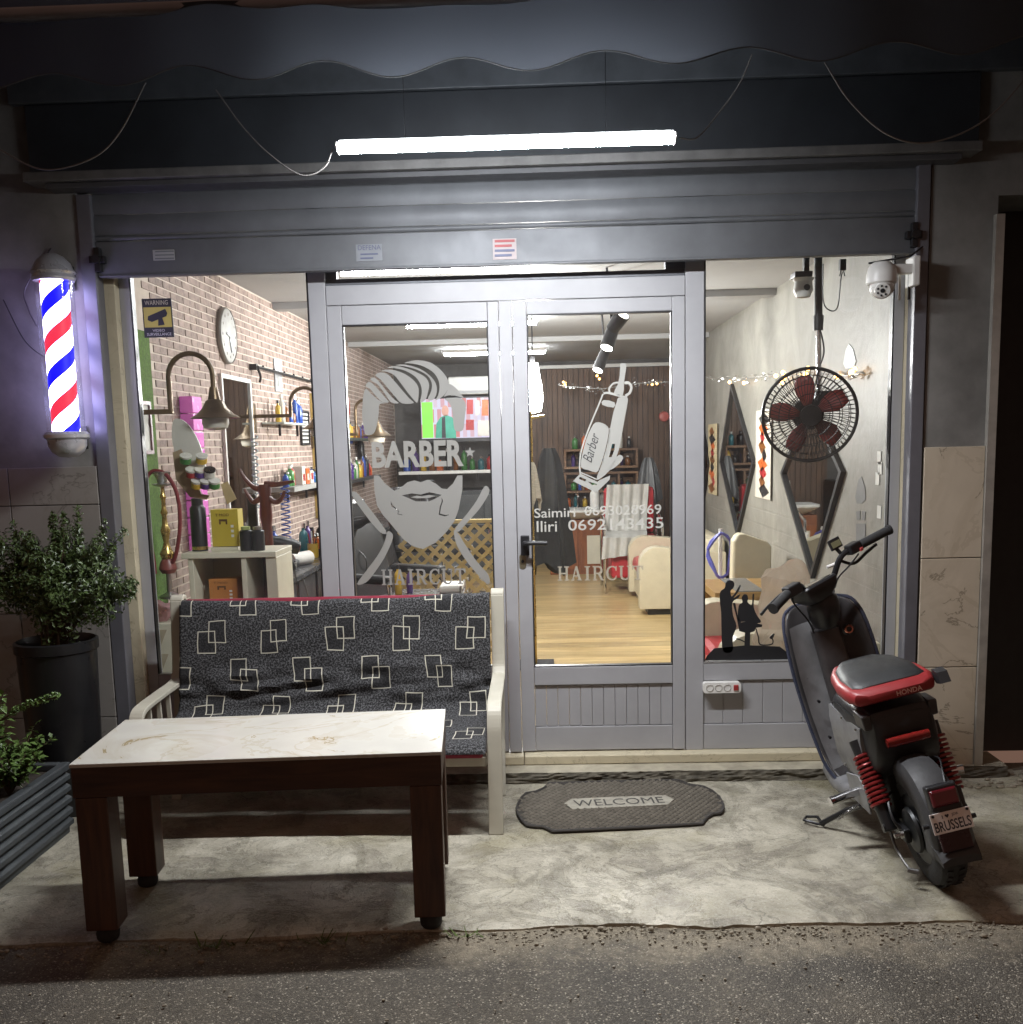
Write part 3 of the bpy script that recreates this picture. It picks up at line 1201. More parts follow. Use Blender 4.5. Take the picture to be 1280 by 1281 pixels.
HAIR = [
    [(510, 95), (600, 72), (700, 80), (780, 120), (850, 190), (885, 260), (870, 330), (830, 380), (770, 410), (795, 370), (808, 300), (795, 230), (745, 165), (650, 115), (560, 98)],
    [(430, 112), (520, 108), (640, 143), (725, 200), (775, 265), (785, 340), (755, 405), (708, 402), (738, 330), (742, 262), (705, 200), (620, 152), (520, 124)],
    [(365, 135), (440, 120), (540, 143), (630, 180), (695, 222), (720, 280), (708, 350), (690, 402), (645, 425), (658, 350), (650, 280), (605, 212), (520, 160), (430, 138)],
    [(315, 160), (400, 150), (500, 180), (580, 232), (628, 295), (632, 370), (622, 425), (605, 420), (545, 350), (485, 270), (425, 198), (360, 168)],
    [(268, 198), (310, 174), (370, 190), (425, 245), (485, 315), (550, 390), (590, 432), (492, 435), (435, 380), (375, 310), (315, 238)],
    [(225, 235), (258, 218), (305, 260), (365, 335), (425, 402), (465, 433), (400, 427), (345, 350), (285, 275)],
    [(185, 290), (212, 252), (255, 280), (305, 335), (355, 392), (380, 425), (330, 425), (270, 370), (222, 312)],
    [(160, 440), (165, 370), (188, 312), (228, 352), (288, 402), (345, 436), (302, 442), (295, 520), (280, 620), (250, 690), (185, 700), (170, 640), (155, 540)],
    [(885, 272), (940, 300), (1000, 370), (1005, 386), (940, 370), (880, 368), (845, 378), (872, 330)],
    [(850, 397), (930, 387), (1000, 397), (1030, 450), (1020, 560), (1005, 660), (940, 665), (925, 600), (915, 500), (890, 430)]]
FROSTB = m_frost('frosted_letter_film', (.3, .297, .285), .93)
for l in HAIR:
    o = cut('frosted_hair_lock', smoothed(crop(l, 430, 440, 6.737), 3), FROST, dlp)
o = P(466, 585.5, DY)
q = P(580.5, 583, DY)
zt = P(523, 551, DY).z
text('frosted_lettering', 'BARBER', FROSTB, dlp, o, (q - o), (0, 0, 1), (q - o).length, zt - o.z, bold=.035)
cut('frosted_star', [(588 + (7 if k % 2 == 0 else 3) * math.sin(k * math.pi / 5), 566 - (7 if k % 2 == 0 else 3) * math.cos(k * math.pi / 5)) for k in range(10)], FROST, dlp)
BEARD = [(305, 30), (345, 30), (395, 95), (470, 155), (520, 130), (575, 85), (630, 70), (680, 85), (740, 65), (800, 95), (850, 135), (890, 140), (940, 95), (975, 30), (1015, 30), (1015, 140), (985, 300), (950, 400), (890, 480), (800, 570), (700, 620), (620, 600), (540, 540), (450, 430), (380, 350), (330, 270), (310, 150)]
LIPS = [(530, 190), (610, 174), (680, 184), (750, 165), (850, 186), (800, 215), (750, 238), (640, 238), (590, 216)]
CURL = [(848, 205), (860, 235), (845, 280), (835, 335), (880, 348), (905, 342), (905, 350), (870, 358), (825, 345), (835, 280), (850, 235)]
CURL2 = [(440, 235), (455, 268), (490, 296), (510, 318), (500, 335), (535, 345), (535, 350), (490, 340), (500, 318), (480, 302), (445, 275)]
cut('frosted_beard', [crop(BEARD, 420, 590, 6.4), crop(LIPS, 420, 590, 6.4)[::-1], crop(CURL, 420, 590, 6.4)[::-1], crop(CURL2, 420, 590, 6.4)[::-1]], FROST, dlp)
cut('frosted_lower_lip', crop([(600, 205), (650, 192), (690, 198), (745, 186), (800, 196), (740, 212), (650, 214)], 420, 590, 6.4), FROST, dlp)
for l in ([(130, 190), (165, 165), (260, 280), (400, 470), (390, 500), (340, 470), (240, 350)],
          [(415, 480), (455, 500), (450, 560), (390, 690), (310, 810), (240, 890), (170, 900), (240, 800), (330, 680), (390, 570)],
          [(1190, 120), (1225, 130), (1225, 180), (1150, 300), (1060, 400), (985, 480), (960, 450), (1050, 340), (1130, 230)],
          [(945, 470), (985, 500), (1040, 590), (1130, 720), (1225, 830), (1225, 905), (1150, 840), (1050, 720), (970, 590)]):
    cut('frosted_razor', smoothed(crop(l, 420, 590, 6.4), 3), FROST, dlp)
SERIF = {
    'H': [[(0, 0), (.4, 0), (.4, .08), (.3, .08), (.3, .45), (.7, .45), (.7, .08), (.6, .08), (.6, 0), (1, 0), (1, .08), (.9, .08), (.9, .92), (1, .92), (1, 1), (.6, 1), (.6, .92), (.7, .92), (.7, .55), (.3, .55), (.3, .92), (.4, .92), (.4, 1), (0, 1), (0, .92), (.1, .92), (.1, .08), (0, .08)]],
    'A': [[(0, 0), (.33, 0), (.33, .08), (.24, .08), (.3, .28), (.6, .28), (.66, .08), (.56, .08), (.56, 0), (1, 0), (1, .08), (.9, .08), (.58, 1), (.42, 1), (.12, .08), (0, .08)], [(.33, .37), (.57, .37), (.45, .76)]],
    'I': [[(.1, 0), (.9, 0), (.9, .08), (.68, .08), (.68, .92), (.9, .92), (.9, 1), (.1, 1), (.1, .92), (.32, .92), (.32, .08), (.1, .08)]],
    'R': [[(0, 0), (.4, 0), (.4, .08), (.3, .08), (.3, .44), (.45, .44), (.72, 0), (1, 0), (1, .08), (.9, .08), (.68, .45), (.85, .55), (.88, .75), (.8, .93), (.6, 1), (0, 1), (0, .92), (.1, .92), (.1, .08), (0, .08)], [(.3, .54), (.55, .54), (.67, .64), (.67, .82), (.55, .9), (.3, .9)]],
    'C': [[(.98, .3), (.9, .1), (.7, 0), (.4, 0), (.15, .15), (.03, .4), (.03, .62), (.15, .85), (.4, 1), (.7, 1), (.85, .93), (.9, 1), (.96, 1), (.96, .66), (.88, .66), (.8, .84), (.62, .92), (.42, .88), (.27, .72), (.24, .5), (.27, .28), (.42, .11), (.65, .09), (.82, .17), (.9, .33)]],
    'U': [[(0, 1), (0, .92), (.1, .92), (.1, .3), (.2, .08), (.45, 0), (.65, 0), (.85, .1), (.92, .3), (.92, .92), (1, .92), (1, 1), (.7, 1), (.7, .92), (.82, .92), (.82, .3), (.74, .15), (.58, .09), (.42, .12), (.31, .28), (.31, .92), (.42, .92), (.42, 1)]],
    'T': [[(.25, 0), (.75, 0), (.75, .08), (.6, .08), (.6, .91), (.8, .89), (.92, .7), (1, .7), (1, 1), (0, 1), (0, .7), (.08, .7), (.2, .89), (.4, .91), (.4, .08), (.25, .08)]]}


def serif(word, m, parent, org, ux, uz, w, h, name, off=.0012):
    adv = [.62 if ch == 'I' else 1.0 for ch in word]
    gap = .16
    tot = sum(adv) + gap * (len(word) - 1)
    sx = w / tot
    x = 0
    ux, uz = V(ux).normalized(), V(uz).normalized()
    for ch, a in zip(word, adv):
        loops = [[org + ux * ((x + p * a) * sx) + uz * (q * h) for p, q in l] for l in SERIF[ch]]
        loops = [loops[0]] + [l[::-1] for l in loops[1:]]
        MB().prism(loops, ux.cross(uz) * off).build(name, m, parent)
        x += a + gap


a, b = P(478, 732, DY), P(583, 730.5, DY)
serif('HAIRCUT', FROST, dlp, a, b - a, (0, 0, 1), (b - a).length, .072, 'frosted_letter')
a, b = P(698, 726.5, DY), P(805, 725.5, DY)
FROST2 = m_frost('pale_film', (.5, .47, .4), .7)
serif('HAIRCUT', FROST2, drp, a, b - a, (0, 0, 1), (b - a).length, .066, 'frosted_letter')
FROSTW = m_frost('white_film', (.55, .55, .53), .9)
for body, x0, y0, x1, y1, h in (('Saimiri', 668.6, 648, 720, 646.5, .043), ('0693028969', 731.5, 645.3, 827.5, 642.8, .044), ('Iliri', 671.6, 665.5, 697, 664.8, .049), ('0692143435', 711, 664, 830, 660.6, .05)):
    a, b = P(x0, y0, DY), P(x1, y1, DY)
    text('phone_lettering', body, FROSTW, drp, a, b - a, (0, 0, 1), (b - a).length, h, bold=.006)
# hair clipper film
S6 = 6.564
cc = lambda l: crop(l, 650, 450, S6)
cut('clipper_film', [smoothed(cc([(815, 310), (880, 310), (890, 340), (870, 450), (850, 560), (830, 680), (800, 790), (745, 905), (650, 985), (636, 965), (680, 850), (722, 720), (745, 560), (772, 430), (800, 340)]), 2), cc([(735, 800), (762, 690), (785, 692), (780, 740), (756, 800)])[::-1]], FROSTW, drp)
cut('clipper_film', smoothed(cc([(625, 515), (680, 520), (725, 550), (733, 600), (705, 740), (660, 880), (630, 925), (560, 905), (505, 882), (515, 780), (550, 650), (590, 560)]), 2), FROSTW, drp)
cut('clipper_film', smoothed(cc([(690, 330), (780, 350), (772, 393), (680, 370)]), 2), FROSTW, drp)
cut('clipper_film', [cc([(500, 935), (640, 1003), (655, 990), (745, 950), (740, 985), (630, 1092), (440, 997), (480, 955)]), cc([(495, 962), (548, 984), (540, 1000), (488, 978)])[::-1], cc([(560, 1000), (640, 1022), (612, 1040)])[::-1]], FROSTW, drp)
cut('clipper_film', smoothed(cc([(735, 905), (795, 800), (830, 782), (850, 800), (840, 830), (790, 880)]), 2), FROSTW, drp)
cut('clipper_film', smoothed(cc([(828, 40), (850, 28), (878, 40), (870, 110), (858, 185), (850, 290), (775, 275), (805, 210), (822, 130)]), 2), FROSTW, drp)
for pts, w in (([(740, 268), (738, 235), (770, 195), (812, 186)], 14), ([(860, 190), (895, 188), (918, 225), (905, 270), (870, 297)], 20), ([(690, 276), (730, 272), (800, 290), (885, 312)], 18),
               ([(686, 280), (655, 360), (600, 490), (545, 630), (505, 760), (494, 870), (500, 940)], 12), ([(742, 560), (742, 600), (715, 740), (668, 890), (640, 960)], 9), ([(500, 925), (560, 950), (640, 985)], 9)):
    ribbon('clipper_film', cc(pts), w / S6, FROSTW, drp)
a, b = P(*cc([(585, 845)])[0], DY - .002), P(*cc([(655, 615)])[0], DY - .002)
ux = (b - a)
uy = V((0, -1, 0)).cross(ux).normalized()
uy = V((-ux.z, 0, ux.x)).normalized()
text('clipper_lettering', 'Barber', mat('dark_print', (.06, .06, .065), .6, var=0), drp, a - uy * .004, ux, uy, ux.length, .045, depth=.0, bold=-.004, shear=.4)
# black vinyl of a barber at work on the right window
VIN = mat('black_vinyl', (.016, .016, .018), .45, var=0)
vv = lambda l: crop(l, 870, 590, 5.12)
svf = thing('silhouette_film', 'black vinyl film of a barber and seated client low on right window', 'sticker', P(935, 822, .006))
cut('base', vv([(62, 1208), (75, 1180), (120, 1132), (330, 1112), (540, 1120), (580, 1150), (606, 1195), (606, 1206)]), VIN, svf)
cut('barber_figure', smoothed(vv([(160, 770), (188, 746), (195, 712), (215, 696), (240, 700), (250, 722), (242, 748), (225, 765), (233, 800), (262, 765), (284, 727), (291, 733), (272, 775), (244, 812), (284, 785), (277, 808), (238, 838), (242, 920), (264, 990), (240, 1060), (238, 1150), (178, 1150), (168, 1030), (165, 900), (157, 830)]), 3), VIN, svf)
cut('client_figure', smoothed(vv([(278, 860), (302, 838), (297, 808), (312, 786), (332, 790), (338, 815), (335, 836), (362, 855), (366, 790), (378, 790), (374, 865), (395, 920), (422, 962), (385, 972), (330, 960), (275, 955)]), 3), VIN, svf)
cut('barber_chair_figure', vv([(240, 842), (256, 842), (272, 925), (292, 966), (340, 958), (430, 980), (426, 995), (388, 1000), (380, 1022), (352, 1032), (350, 1115), (314, 1115), (318, 1032), (282, 1022), (264, 935)]), VIN, svf)
ribbon('footrest_figure', vv([(388, 1005), (404, 1060), (416, 1107), (485, 1107), (498, 1085), (488, 1060)]), 1.6, VIN, svf)
cut('footrest_figure', vv([(474, 1062), (500, 1036), (510, 1040), (500, 1062), (484, 1074)]), VIN, svf)
ribbon('lever_figure', vv([(262, 1070), (290, 1078), (318, 1092)]), 1.5, VIN, svf)
# warning plate on the left window
wsn = thing('warning_sign', 'yellow and black camera warning plate on the left window', 'sign', P(197, 398, .004))
YEL = mat('sign_yellow', (.5, .42, .1), .5, var=.05)
SBL = mat('sign_black', (.03, .03, .035), .5, var=0)
w4 = [P(177, 374, .004), P(214, 373, .004), P(218, 421.5, .004), P(181, 422.5, .004)]
MB().prism(w4, (0, .0035, 0)).build('plate', SBL, wsn)
def quad(x0, y0, x1, y1, m, name, Y=.002):
    # coordinates inside the plate 0..1
    def at(u, v):
        t = w4[0].lerp(w4[1], u)
        b_ = w4[3].lerp(w4[2], u)
        p = t.lerp(b_, v)
        return V((p.x, Y, p.z))
    return MB().prism([at(x0, y0), at(x1, y0), at(x1, y1), at(x0, y1)], (0, .0015, 0)).build(name, m, wsn)
quad(.04, .22, .96, .74, YEL, 'yellow_field')
def cam_shape(l):
    out = []
    for u, v in l:
        t = w4[0].lerp(w4[1], u)
        b_ = w4[3].lerp(w4[2], u)
        p = t.lerp(b_, v)
        out.append(V((p.x, .0005, p.z)))
    return out
MB().prism(cam_shape([(.18, .45), (.78, .27), (.84, .38), (.8, .46), (.3, .6), (.16, .55)]), (0, .0012, 0)).build('camera_pictogram', SBL, wsn)
MB().prism(cam_shape([(.52, .54), (.66, .5), (.72, .68), (.5, .7)]), (0, .0012, 0)).build('camera_pictogram', SBL, wsn)
SWH = mat('sign_white', (.6, .6, .58), .5, var=0)
a = cam_shape([(.1, .165)])[0]
text('print', 'WARNING', mat('sign_pale_print', (.45, .42, .3), .5, var=0), wsn, V((a.x, .001, a.z)), w4[1] - w4[0], (0, 0, 1), .105, .02, bold=.01)
a = cam_shape([(.3, .855)])[0]
text('print', 'VIDEO', SWH, wsn, V((a.x, .001, a.z)), w4[1] - w4[0], (0, 0, 1), .055, .011)
a = cam_shape([(.1, .955)])[0]
text('print', 'SURVEILLANCE', SWH, wsn, V((a.x, .001, a.z)), w4[1] - w4[0], (0, 0, 1), .11, .012)
# ================================================================== barber pole
YP = -.27
pt, pb = P(67, 352, YP), P(83.5, 540, YP)
bp = thing('barber_pole', 'lit barber pole with red, white and blue stripes on left pier', 'barber pole', (pb.x, WF, pb.z))
px_ = (pt.x + pb.x) / 2
R0 = .056
H0 = pt.z - pb.z
NU = 48
MB().grid(lambda u, v: V((px_ + R0 * math.cos(2 * math.pi * u), YP + R0 * math.sin(2 * math.pi * u), pb.z + H0 * v)), NU, 30, lambda u, v: (u, v * H0)).build('striped_drum', m_drum(), bp, smooth=True)
MB().lathe([(.077, 0), (.077, H0)], (px_, YP, pb.z), n=32, caps=False).build('glass_sleeve', GLASS, bp, smooth=True)
CH2 = mat('pole_chrome', (.6, .6, .64), .3, metal=.55, var=.1)
MB().lathe([(.05, .0), (.082, 0), (.088, .012), (.082, .026), (.09, .036), (.08, .05), (.07, .075), (.045, .1), (.02, .112), (.0, .114)], (px_, YP, pt.z), n=32).build('top_cap', CH2, bp, smooth=True)
MB().lathe([(.05, .0), (.082, 0), (.092, -.012), (.092, -.026), (.08, -.034), (.078, -.06), (.066, -.085), (.04, -.105), (.0, -.112)], (px_, YP, pb.z), n=32).build('bottom_cap', CH2, bp, smooth=True)
for z in (pt.z + .03, pb.z - .025):
    MB().box(px_ - .025, px_ + .025, YP + .06, WF, z - .012, z + .012).box(px_ - .035, px_ + .035, WF - .018, WF - .0145, z - .05, z + .05).build('bracket', BLACKM, bp, bev=.002)
MB().tube(bez([(px_ - .06, WF - .01, pt.z + .16), P(32, 360, WF - .02), P(35, 385, WF - .02), P(46, 408, WF - .02)]), .003, 5).build('cable', BLACKP, bp, smooth=True)
MB().tube(bez([P(4, 375, WF - .02), P(30, 425, WF - .02), P(55, 446, WF - .03), P(70, 447, YP + .02)]), .0025, 5).build('cable', BLACKP, bp, smooth=True)

# ================================================================== potted shrub
def leaf_cloud(mb, c, R_, n, size, seed, hollow=.35, up=.25, narrow=.55):
    rg = random.Random(seed)
    for i in range(n):
        d = V((rg.gauss(0, 1), rg.gauss(0, 1), rg.gauss(0, 1))).normalized()
        k = 1 + .3 * noise.noise(d * 2.3 + V((seed, 0, 0))) + .16 * noise.noise(d * 6)
        r = (hollow + (1 - hollow) * rg.random() ** .45) * k
        p = V(c) + V((d.x * R_[0] * r, d.y * R_[1] * r, d.z * R_[2] * r))
        nn = (d + V((rg.gauss(0, .6), rg.gauss(0, .6), rg.gauss(0, .6) + up))).normalized()
        a, b = frame_of(nn)
        t = rg.uniform(0, 6.28)
        a, b = a * math.cos(t) + b * math.sin(t), b * math.cos(t) - a * math.sin(t)
        s_ = size * rg.uniform(.6, 1.25)
        w_ = s_ * narrow
        mb.add([p - a * s_, p - b * w_ * .8 + nn * s_ * .18, p + a * s_, p + b * w_ * .8 + nn * s_ * .18], [(0, 1, 2), (0, 2, 3)])


LEAF = mat('box_leaf', '#46562f', .4, var=.5, scale=40, rvar=.1)
TWIG = mat('twig', '#4a3a2a', .8)
ps = thing('potted_shrub', 'bushy green box shrub in a tall black pot by the left pier', 'shrub', (-2.075, -.42, 0))
PC = V((-2.075, -.42, 0))
MB().lathe([(.13, 0), (.138, .01), (.15, .35), (.16, .7), (.168, .705), (.168, .745), (.158, .75), (.153, .73), (.15, .7), (.0, .7)], PC, n=36).build('pot', mat('black_pot', (.012, .012, .013), .32, var=.25), ps, smooth=True)
MB().lathe([(.151, .705), (.0, .715)], PC, n=20, caps=False).build('soil', mat('soil', (.03, .022, .016), .95, bump=.6), ps)
cr = MB()
CC = P(78, 728, -.42)
leaf_cloud(cr, CC + V((0, 0, -.02)), (.24, .2, .17), 3300, .013, 3, .2)
rg = random.Random(77)
spr = []
for k in range(46):
    a_, e_ = rg.uniform(0, 6.28), rg.uniform(-.25, 1.3)
    d_ = V((math.cos(a_) * math.cos(e_), math.sin(a_) * math.cos(e_) * .8, math.sin(e_)))
    p0_ = CC + V((d_.x * .2, d_.y * .17, d_.z * .14 - .02))
    L_ = rg.uniform(.05, .15)
    spr.append((p0_, p0_ + d_ * L_ + V((0, 0, L_ * .35))))
    for q in range(5):
        c_ = p0_.lerp(spr[-1][1], q / 4)
        leaf_cloud(cr, c_, (.034 - .004 * q, .034 - .004 * q, .03), 46 - 5 * q, rg.uniform(.009, .0135), k * 7 + q, .1)
for dx, dz, r_, s_ in ((-.2, -.04, .1, 5), (.12, .08, .08, 7), (.16, -.1, .09, 9), (0, -.14, .14, 12)):
    leaf_cloud(cr, CC + V((dx, -.03, dz)), (r_, r_, r_), 420, .0125, s_)
leaf_cloud(cr, P(150, 742, -.42), (.075, .06, .05), 300, .012, 21)
leaf_cloud(cr, P(163, 733, -.42), (.03, .03, .045), 120, .011, 22)
leaf_cloud(cr, P(5, 700, -.42), (.1, .1, .14), 500, .012, 23)
cr.build('crown', LEAF, ps)
tw = MB()
for i in range(26):
    a = rnd.uniform(0, 6.28)
    r_ = rnd.uniform(.05, .24)
    e = CC + V((math.cos(a) * r_, math.sin(a) * r_ * .8, rnd.uniform(-.1, .16)))
    s0 = PC + V((rnd.gauss(0, .03), rnd.gauss(0, .03), .7))
    tw.tube([s0, s0.lerp(e, .5) + V((0, 0, .03)), e], [.006, .004, .002], 5)
for p0_, p1_ in spr:
    tw.tube([PC + V((0, 0, .71)), CC.lerp(p0_, .6), p0_, p1_], [.005, .003, .0022, .0012], 4)
tw.build('stem', TWIG, ps)

# ================================================================== ribbed planter and its plants
pr = thing('planter_box', 'long grey ribbed planter trough on the left of the forecourt', 'planter', (-2.1, -1.1, 0))
PG = mat('planter_grey', (.05, .056, .06), .55, var=.2, scale=12)
px1 = -1.935
ya, yb = -1.95, -.70
ztop = .295
bx('trough', PG, pr, -2.36, px1 - .012, ya, yb, .0, ztop - .065, .006)
for q in ((px1 - .03, px1 + .008, ya - .01, yb + .01), (-2.375, -2.335, ya - .01, yb + .01), (-2.3345, px1 - .0305, yb - .03, yb + .01), (-2.3345, px1 - .0305, ya - .01, ya + .03)):
    bx('rim', PG, pr, *q, ztop - .03, ztop, .006)
for k in range(5):
    z = .03 + k * .047
    MB().prism([(px1 - .0125, ya, z), (px1 + .006, ya, z + .01), (px1 + .006, ya, z + .027), (px1 - .0125, ya, z + .037)], (0, yb - ya, 0)).build('rib', PG, pr)
bx('soil', _mc['soil'], pr, -2.33, px1 - .03, ya + .03, yb - .03, ztop - .06, ztop - .03, 0)
LEAF2 = mat('rose_leaf', '#587038', .4, var=.4, scale=25, rvar=.1)


def leafy(name, label, base, stems, seed, h, spread, lsize, per=9):
    rg = random.Random(seed)
    t = thing(name, label, 'plant', base, 'plants in the ribbed planter')
    st, lv = MB(), MB()
    for i in range(stems):
        a = rg.uniform(0, 6.28)
        tip = V(base) + V((math.cos(a) * spread * rg.uniform(.3, 1), math.sin(a) * spread * rg.uniform(.3, 1), h * rg.uniform(.55, 1)))
        mid = V(base).lerp(tip, .5) + V((0, 0, h * .12))
        path = bez([base, mid, tip], 5)
        st.tube(path, [.005 - .0035 * k / (len(path) - 1) for k in range(len(path))], 5)
        for k in range(per):
            f = rg.uniform(.25, 1)
            p = path[min(int(f * len(path)), len(path) - 1)]
            d = V((rg.gauss(0, 1), rg.gauss(0, 1), rg.gauss(.2, .6))).normalized()
            s_ = lsize * rg.uniform(.6, 1.2)
            sd = d.cross(V((0, 0, 1))).normalized() * s_ * .42
            up = V((0, 0, s_ * .12))
            q0, q1 = p + d * s_ * .25, p + d * s_ * 1.35
            m1 = p + d * s_ * .65
            lv.add([q0, m1 - sd + up, m1 + sd + up, q1 - up, m1 - up * .3], [(0, 4, 1), (0, 2, 4), (1, 4, 3), (4, 2, 3)])
    st.build('stem', TWIG, t)
    lv.build('foliage', LEAF2, t)
    return t


for i, (x, y, n, h, sp, lab) in enumerate((
        (-2.06, -.84, 12, .22, .13, 'low leafy plant at the far end of the ribbed planter'),
        (-2.08, -1.06, 13, .40, .13, 'tall leafy plant in the middle of the ribbed planter'),
        (-2.03, -1.22, 12, .30, .15, 'leafy plant at the near end of the ribbed planter'),
        (-2.2, -.9, 12, .30, .16, 'leafy plant at the wall side of the ribbed planter'),
        (-2.2, -1.15, 14, .34, .17, 'bushy plant behind the tall one in the ribbed planter'),
        (-2.02, -1.0, 14, .16, .12, 'low trailing plant along the front of the ribbed planter'),
        (-2.1, -1.35, 14, .25, .16, 'leafy plant cut by the left edge of the picture in ribbed planter'))):
    leafy('leafy_plant', lab, (x, y, ztop - .03), n, 40 + i, h, sp, .03, 26)
sp_ = thing('flowering_twig', 'pale green twig reaching right out of the ribbed planter', 'plant', P(5, 890, -1.0), 'plants in the ribbed planter')
pth = bez([P(-5, 905, -1.0), P(20, 890, -1.0), P(45, 880, -1.0), P(72, 872, -1.0)], 6)
MB().tube(pth, .003, 5).build('stem', TWIG, sp_)
lv = MB()
for p in pth[4:]:
    leaf_cloud(lv, p + V((0, 0, .006)), (.02, .02, .014), 9, .012, int(p.x * 1000) % 97)
lv.build('foliage', LEAF2, sp_)

# ================================================================== bench
BW = mat('bench_cream', (.47, .445, .365), .5, var=.08, scale=6)
be = thing('bench', 'cream framed bench with a black patterned cover along the shopfront', 'bench', (-.93, -.5, 0))
bxl, bxr = -1.602, -.24
SW = .058


def side(x):
    pth = [(x, -.16, .865), (x, -.165, .80), (x, -.185, .6), (x, -.205, .535), (x, -.25, .51), (x, -.42, .505), (x, -.62, .498), (x, -.685, .482), (x, -.715, .43), (x, -.73, .36), (x, -.755, .18), (x, -.785, .0)]
    pth = bez(pth, 4)
    MB().strip(pth, (1, 0, 0), SW, .02).build('side_frame', BW, be, bev=.004)
    MB().strip(bez([(x, -.16, .862), (x, -.152, .876), (x, -.135, .88), (x, -.11, .87)], 4), (1, 0, 0), SW, .02).build('top_return', BW, be, bev=.004)
    MB().strip(bez([(x, -.2, .52), (x, -.23, .3), (x, -.33, .0)], 4), (1, 0, 0), .045, .02).build('leg', BW, be, bev=.003)
    for k in range(3):
        y = -.34 - k * .11
        MB().bar((x, y, .29), (x, y - .01, .497), .02, .012, up=(0, 1, 0)).build('spindle', BW, be, bev=.002)


side(-1.64)
side(-.205)
bx('seat_rail', BW, be, bxl, bxr, -.735, -.70, .262, .30, .004)
bx('back_rail', BW, be, bxl, bxr, -.235, -.205, .262, .30, .004)
bx('back_rail', BW, be, bxl, bxr, -.165, -.145, .76, .81, .004)
for x in (-1.3, -.93, -.56):
    bx('slat', BW, be, x - .03, x + .03, -.72, -.22, .30, .315, .003)
CUSH = mat('dark_red_cushion', (.2, .012, .03), .8, var=.15)
cu_ = MB()
cu_.prism([(bxl + .01, y, z) for y, z in [(-.25, .318), (-.765, .306), (-.79, .318), (-.785, .345), (-.25, .365)]], (bxr - bxl - .02, 0, 0))
cu_.prism([(bxl + .01, y, z) for y, z in [(-.215, .36), (-.28, .36), (-.215, .835), (-.195, .878), (-.165, .868)]], (bxr - bxl - .02, 0, 0))
cu_.build('cushion', CUSH, be, bev=.012, seg=3)
prof = bez([(0, -.17, .862), (0, -.196, .866), (0, -.22, .835), (0, -.25, .65), (0, -.284, .48), (0, -.305, .405), (0, -.36, .378), (0, -.5, .372), (0, -.7, .368), (0, -.768, .362), (0, -.798, .345), (0, -.804, .333)], 5)
arc = [0]
for i in range(1, len(prof)):
    arc.append(arc[-1] + (prof[i] - prof[i - 1]).length)
NB = len(prof) - 1


def cloth(u, v):
    f = v * NB
    i = min(int(f), NB - 1)
    p = prof[i].lerp(prof[i + 1], f - i)
    t = (prof[i + 1] - prof[i]).normalized()
    nn = V((0, -t.z, t.y)) * -1.0
    x = bxl - .004 + (bxr - bxl + .008) * u
    s_ = arc[i] + (arc[i + 1] - arc[i]) * (f - i)
    fold = math.exp(-((s_ - .40) / .09) ** 2)
    w_ = .016 * noise.noise((x * 2.2, s_ * 2.4, 3)) + .006 * noise.noise((x * 7, s_ * 5, 8)) + .004 * noise.noise((x * 3 + s_ * 14, s_ * 3, 18))
    w_ += fold * (.028 * noise.noise((x * 4.5 + s_ * 9, s_ * 20, 1)) + .014 * noise.noise((x * 12, s_ * 18, 2)))
    dz = (-.014 * math.sin(math.pi * u) + .006 * noise.noise((x * 6, 0, 4)) + .01 * u) * max(0, 1 - s_ / .15)
    q = p + V((0, -1, .25)).normalized() * (w_ + .006)
    return V((x, q.y, q.z + dz))


def arc_at(v):
    f = v * NB
    i = min(int(f), NB - 1)
    return arc[i] + (arc[i + 1] - arc[i]) * (f - i)


co = MB().grid(cloth, 130, NB * 2, lambda u, v: ((bxr - bxl) * u + .012 + .02 * noise.noise((u * 4, arc_at(v) * 3.5, 9)) + .006 * noise.noise((u * 14, arc_at(v) * 11, 2)), .112 - arc_at(v) + .02 * noise.noise((u * 3.2, arc_at(v) * 4, 29)) + .006 * noise.noise((u * 13, arc_at(v) * 12, 22)))).build('cover', m_benchcloth(), be, smooth=True)
sd = co.modifiers.new('thick', 'SOLIDIFY')
sd.thickness = .004
sd.offset = -1

# ================================================================== coffee table
tz = .592
ta = thing('coffee_table', 'low brown table with a white marble top before the bench', 'table', (-.905, -1.385, 0), local=True, rot=(0, 0, rad(3.9)))
TM = m_marble('table_marble', '#bfbcb3', '#8a7648', '#a1977f', 1.5, .22, .75, rand=False)
DWOOD = m_veined_wood('dark_table_wood', '#2f1b12', '#523524', (1.2, 14, 14), .42)
DWOODV = m_veined_wood('dark_table_leg', '#331e14', '#5a3b28', (14, 14, 1.2), .42)
tw_, td_ = .566, .258
bx('top', TM, ta, -tw_, tw_, -td_, td_, tz - .012, tz, .002)
for yy in (-td_ + .003, td_ - .033):
    bx('apron_rail', DWOOD, ta, -tw_ + .003, tw_ - .003, yy, yy + .03, tz - .108, tz - .0125, .002)
for xx in (-tw_ + .003, tw_ - .033):
    bx('apron_rail', DWOOD, ta, xx, xx + .03, -td_ + .034, td_ - .034, tz - .108, tz - .0125, .002)
LG = .098
for sx in (-1, 1):
    for sy in (-1, 1):
        xa = sx * (tw_ - .006) - (LG if sx > 0 else 0)
        ya_ = sy * (td_ - .006) - (LG if sy > 0 else 0)
        lg = bx('leg', DWOODV, ta, xa, xa + LG, ya_, ya_ + LG, .05, tz - .11, .004)
        cx_, cy_ = xa + LG / 2, ya_ + LG / 2
        MB().lathe([(.028, .0), (.034, .008), (.036, .025), (.03, .045), (.024, .051)], (cx_, cy_, 0), n=16).build('foot', RUBBER, lg, smooth=True)

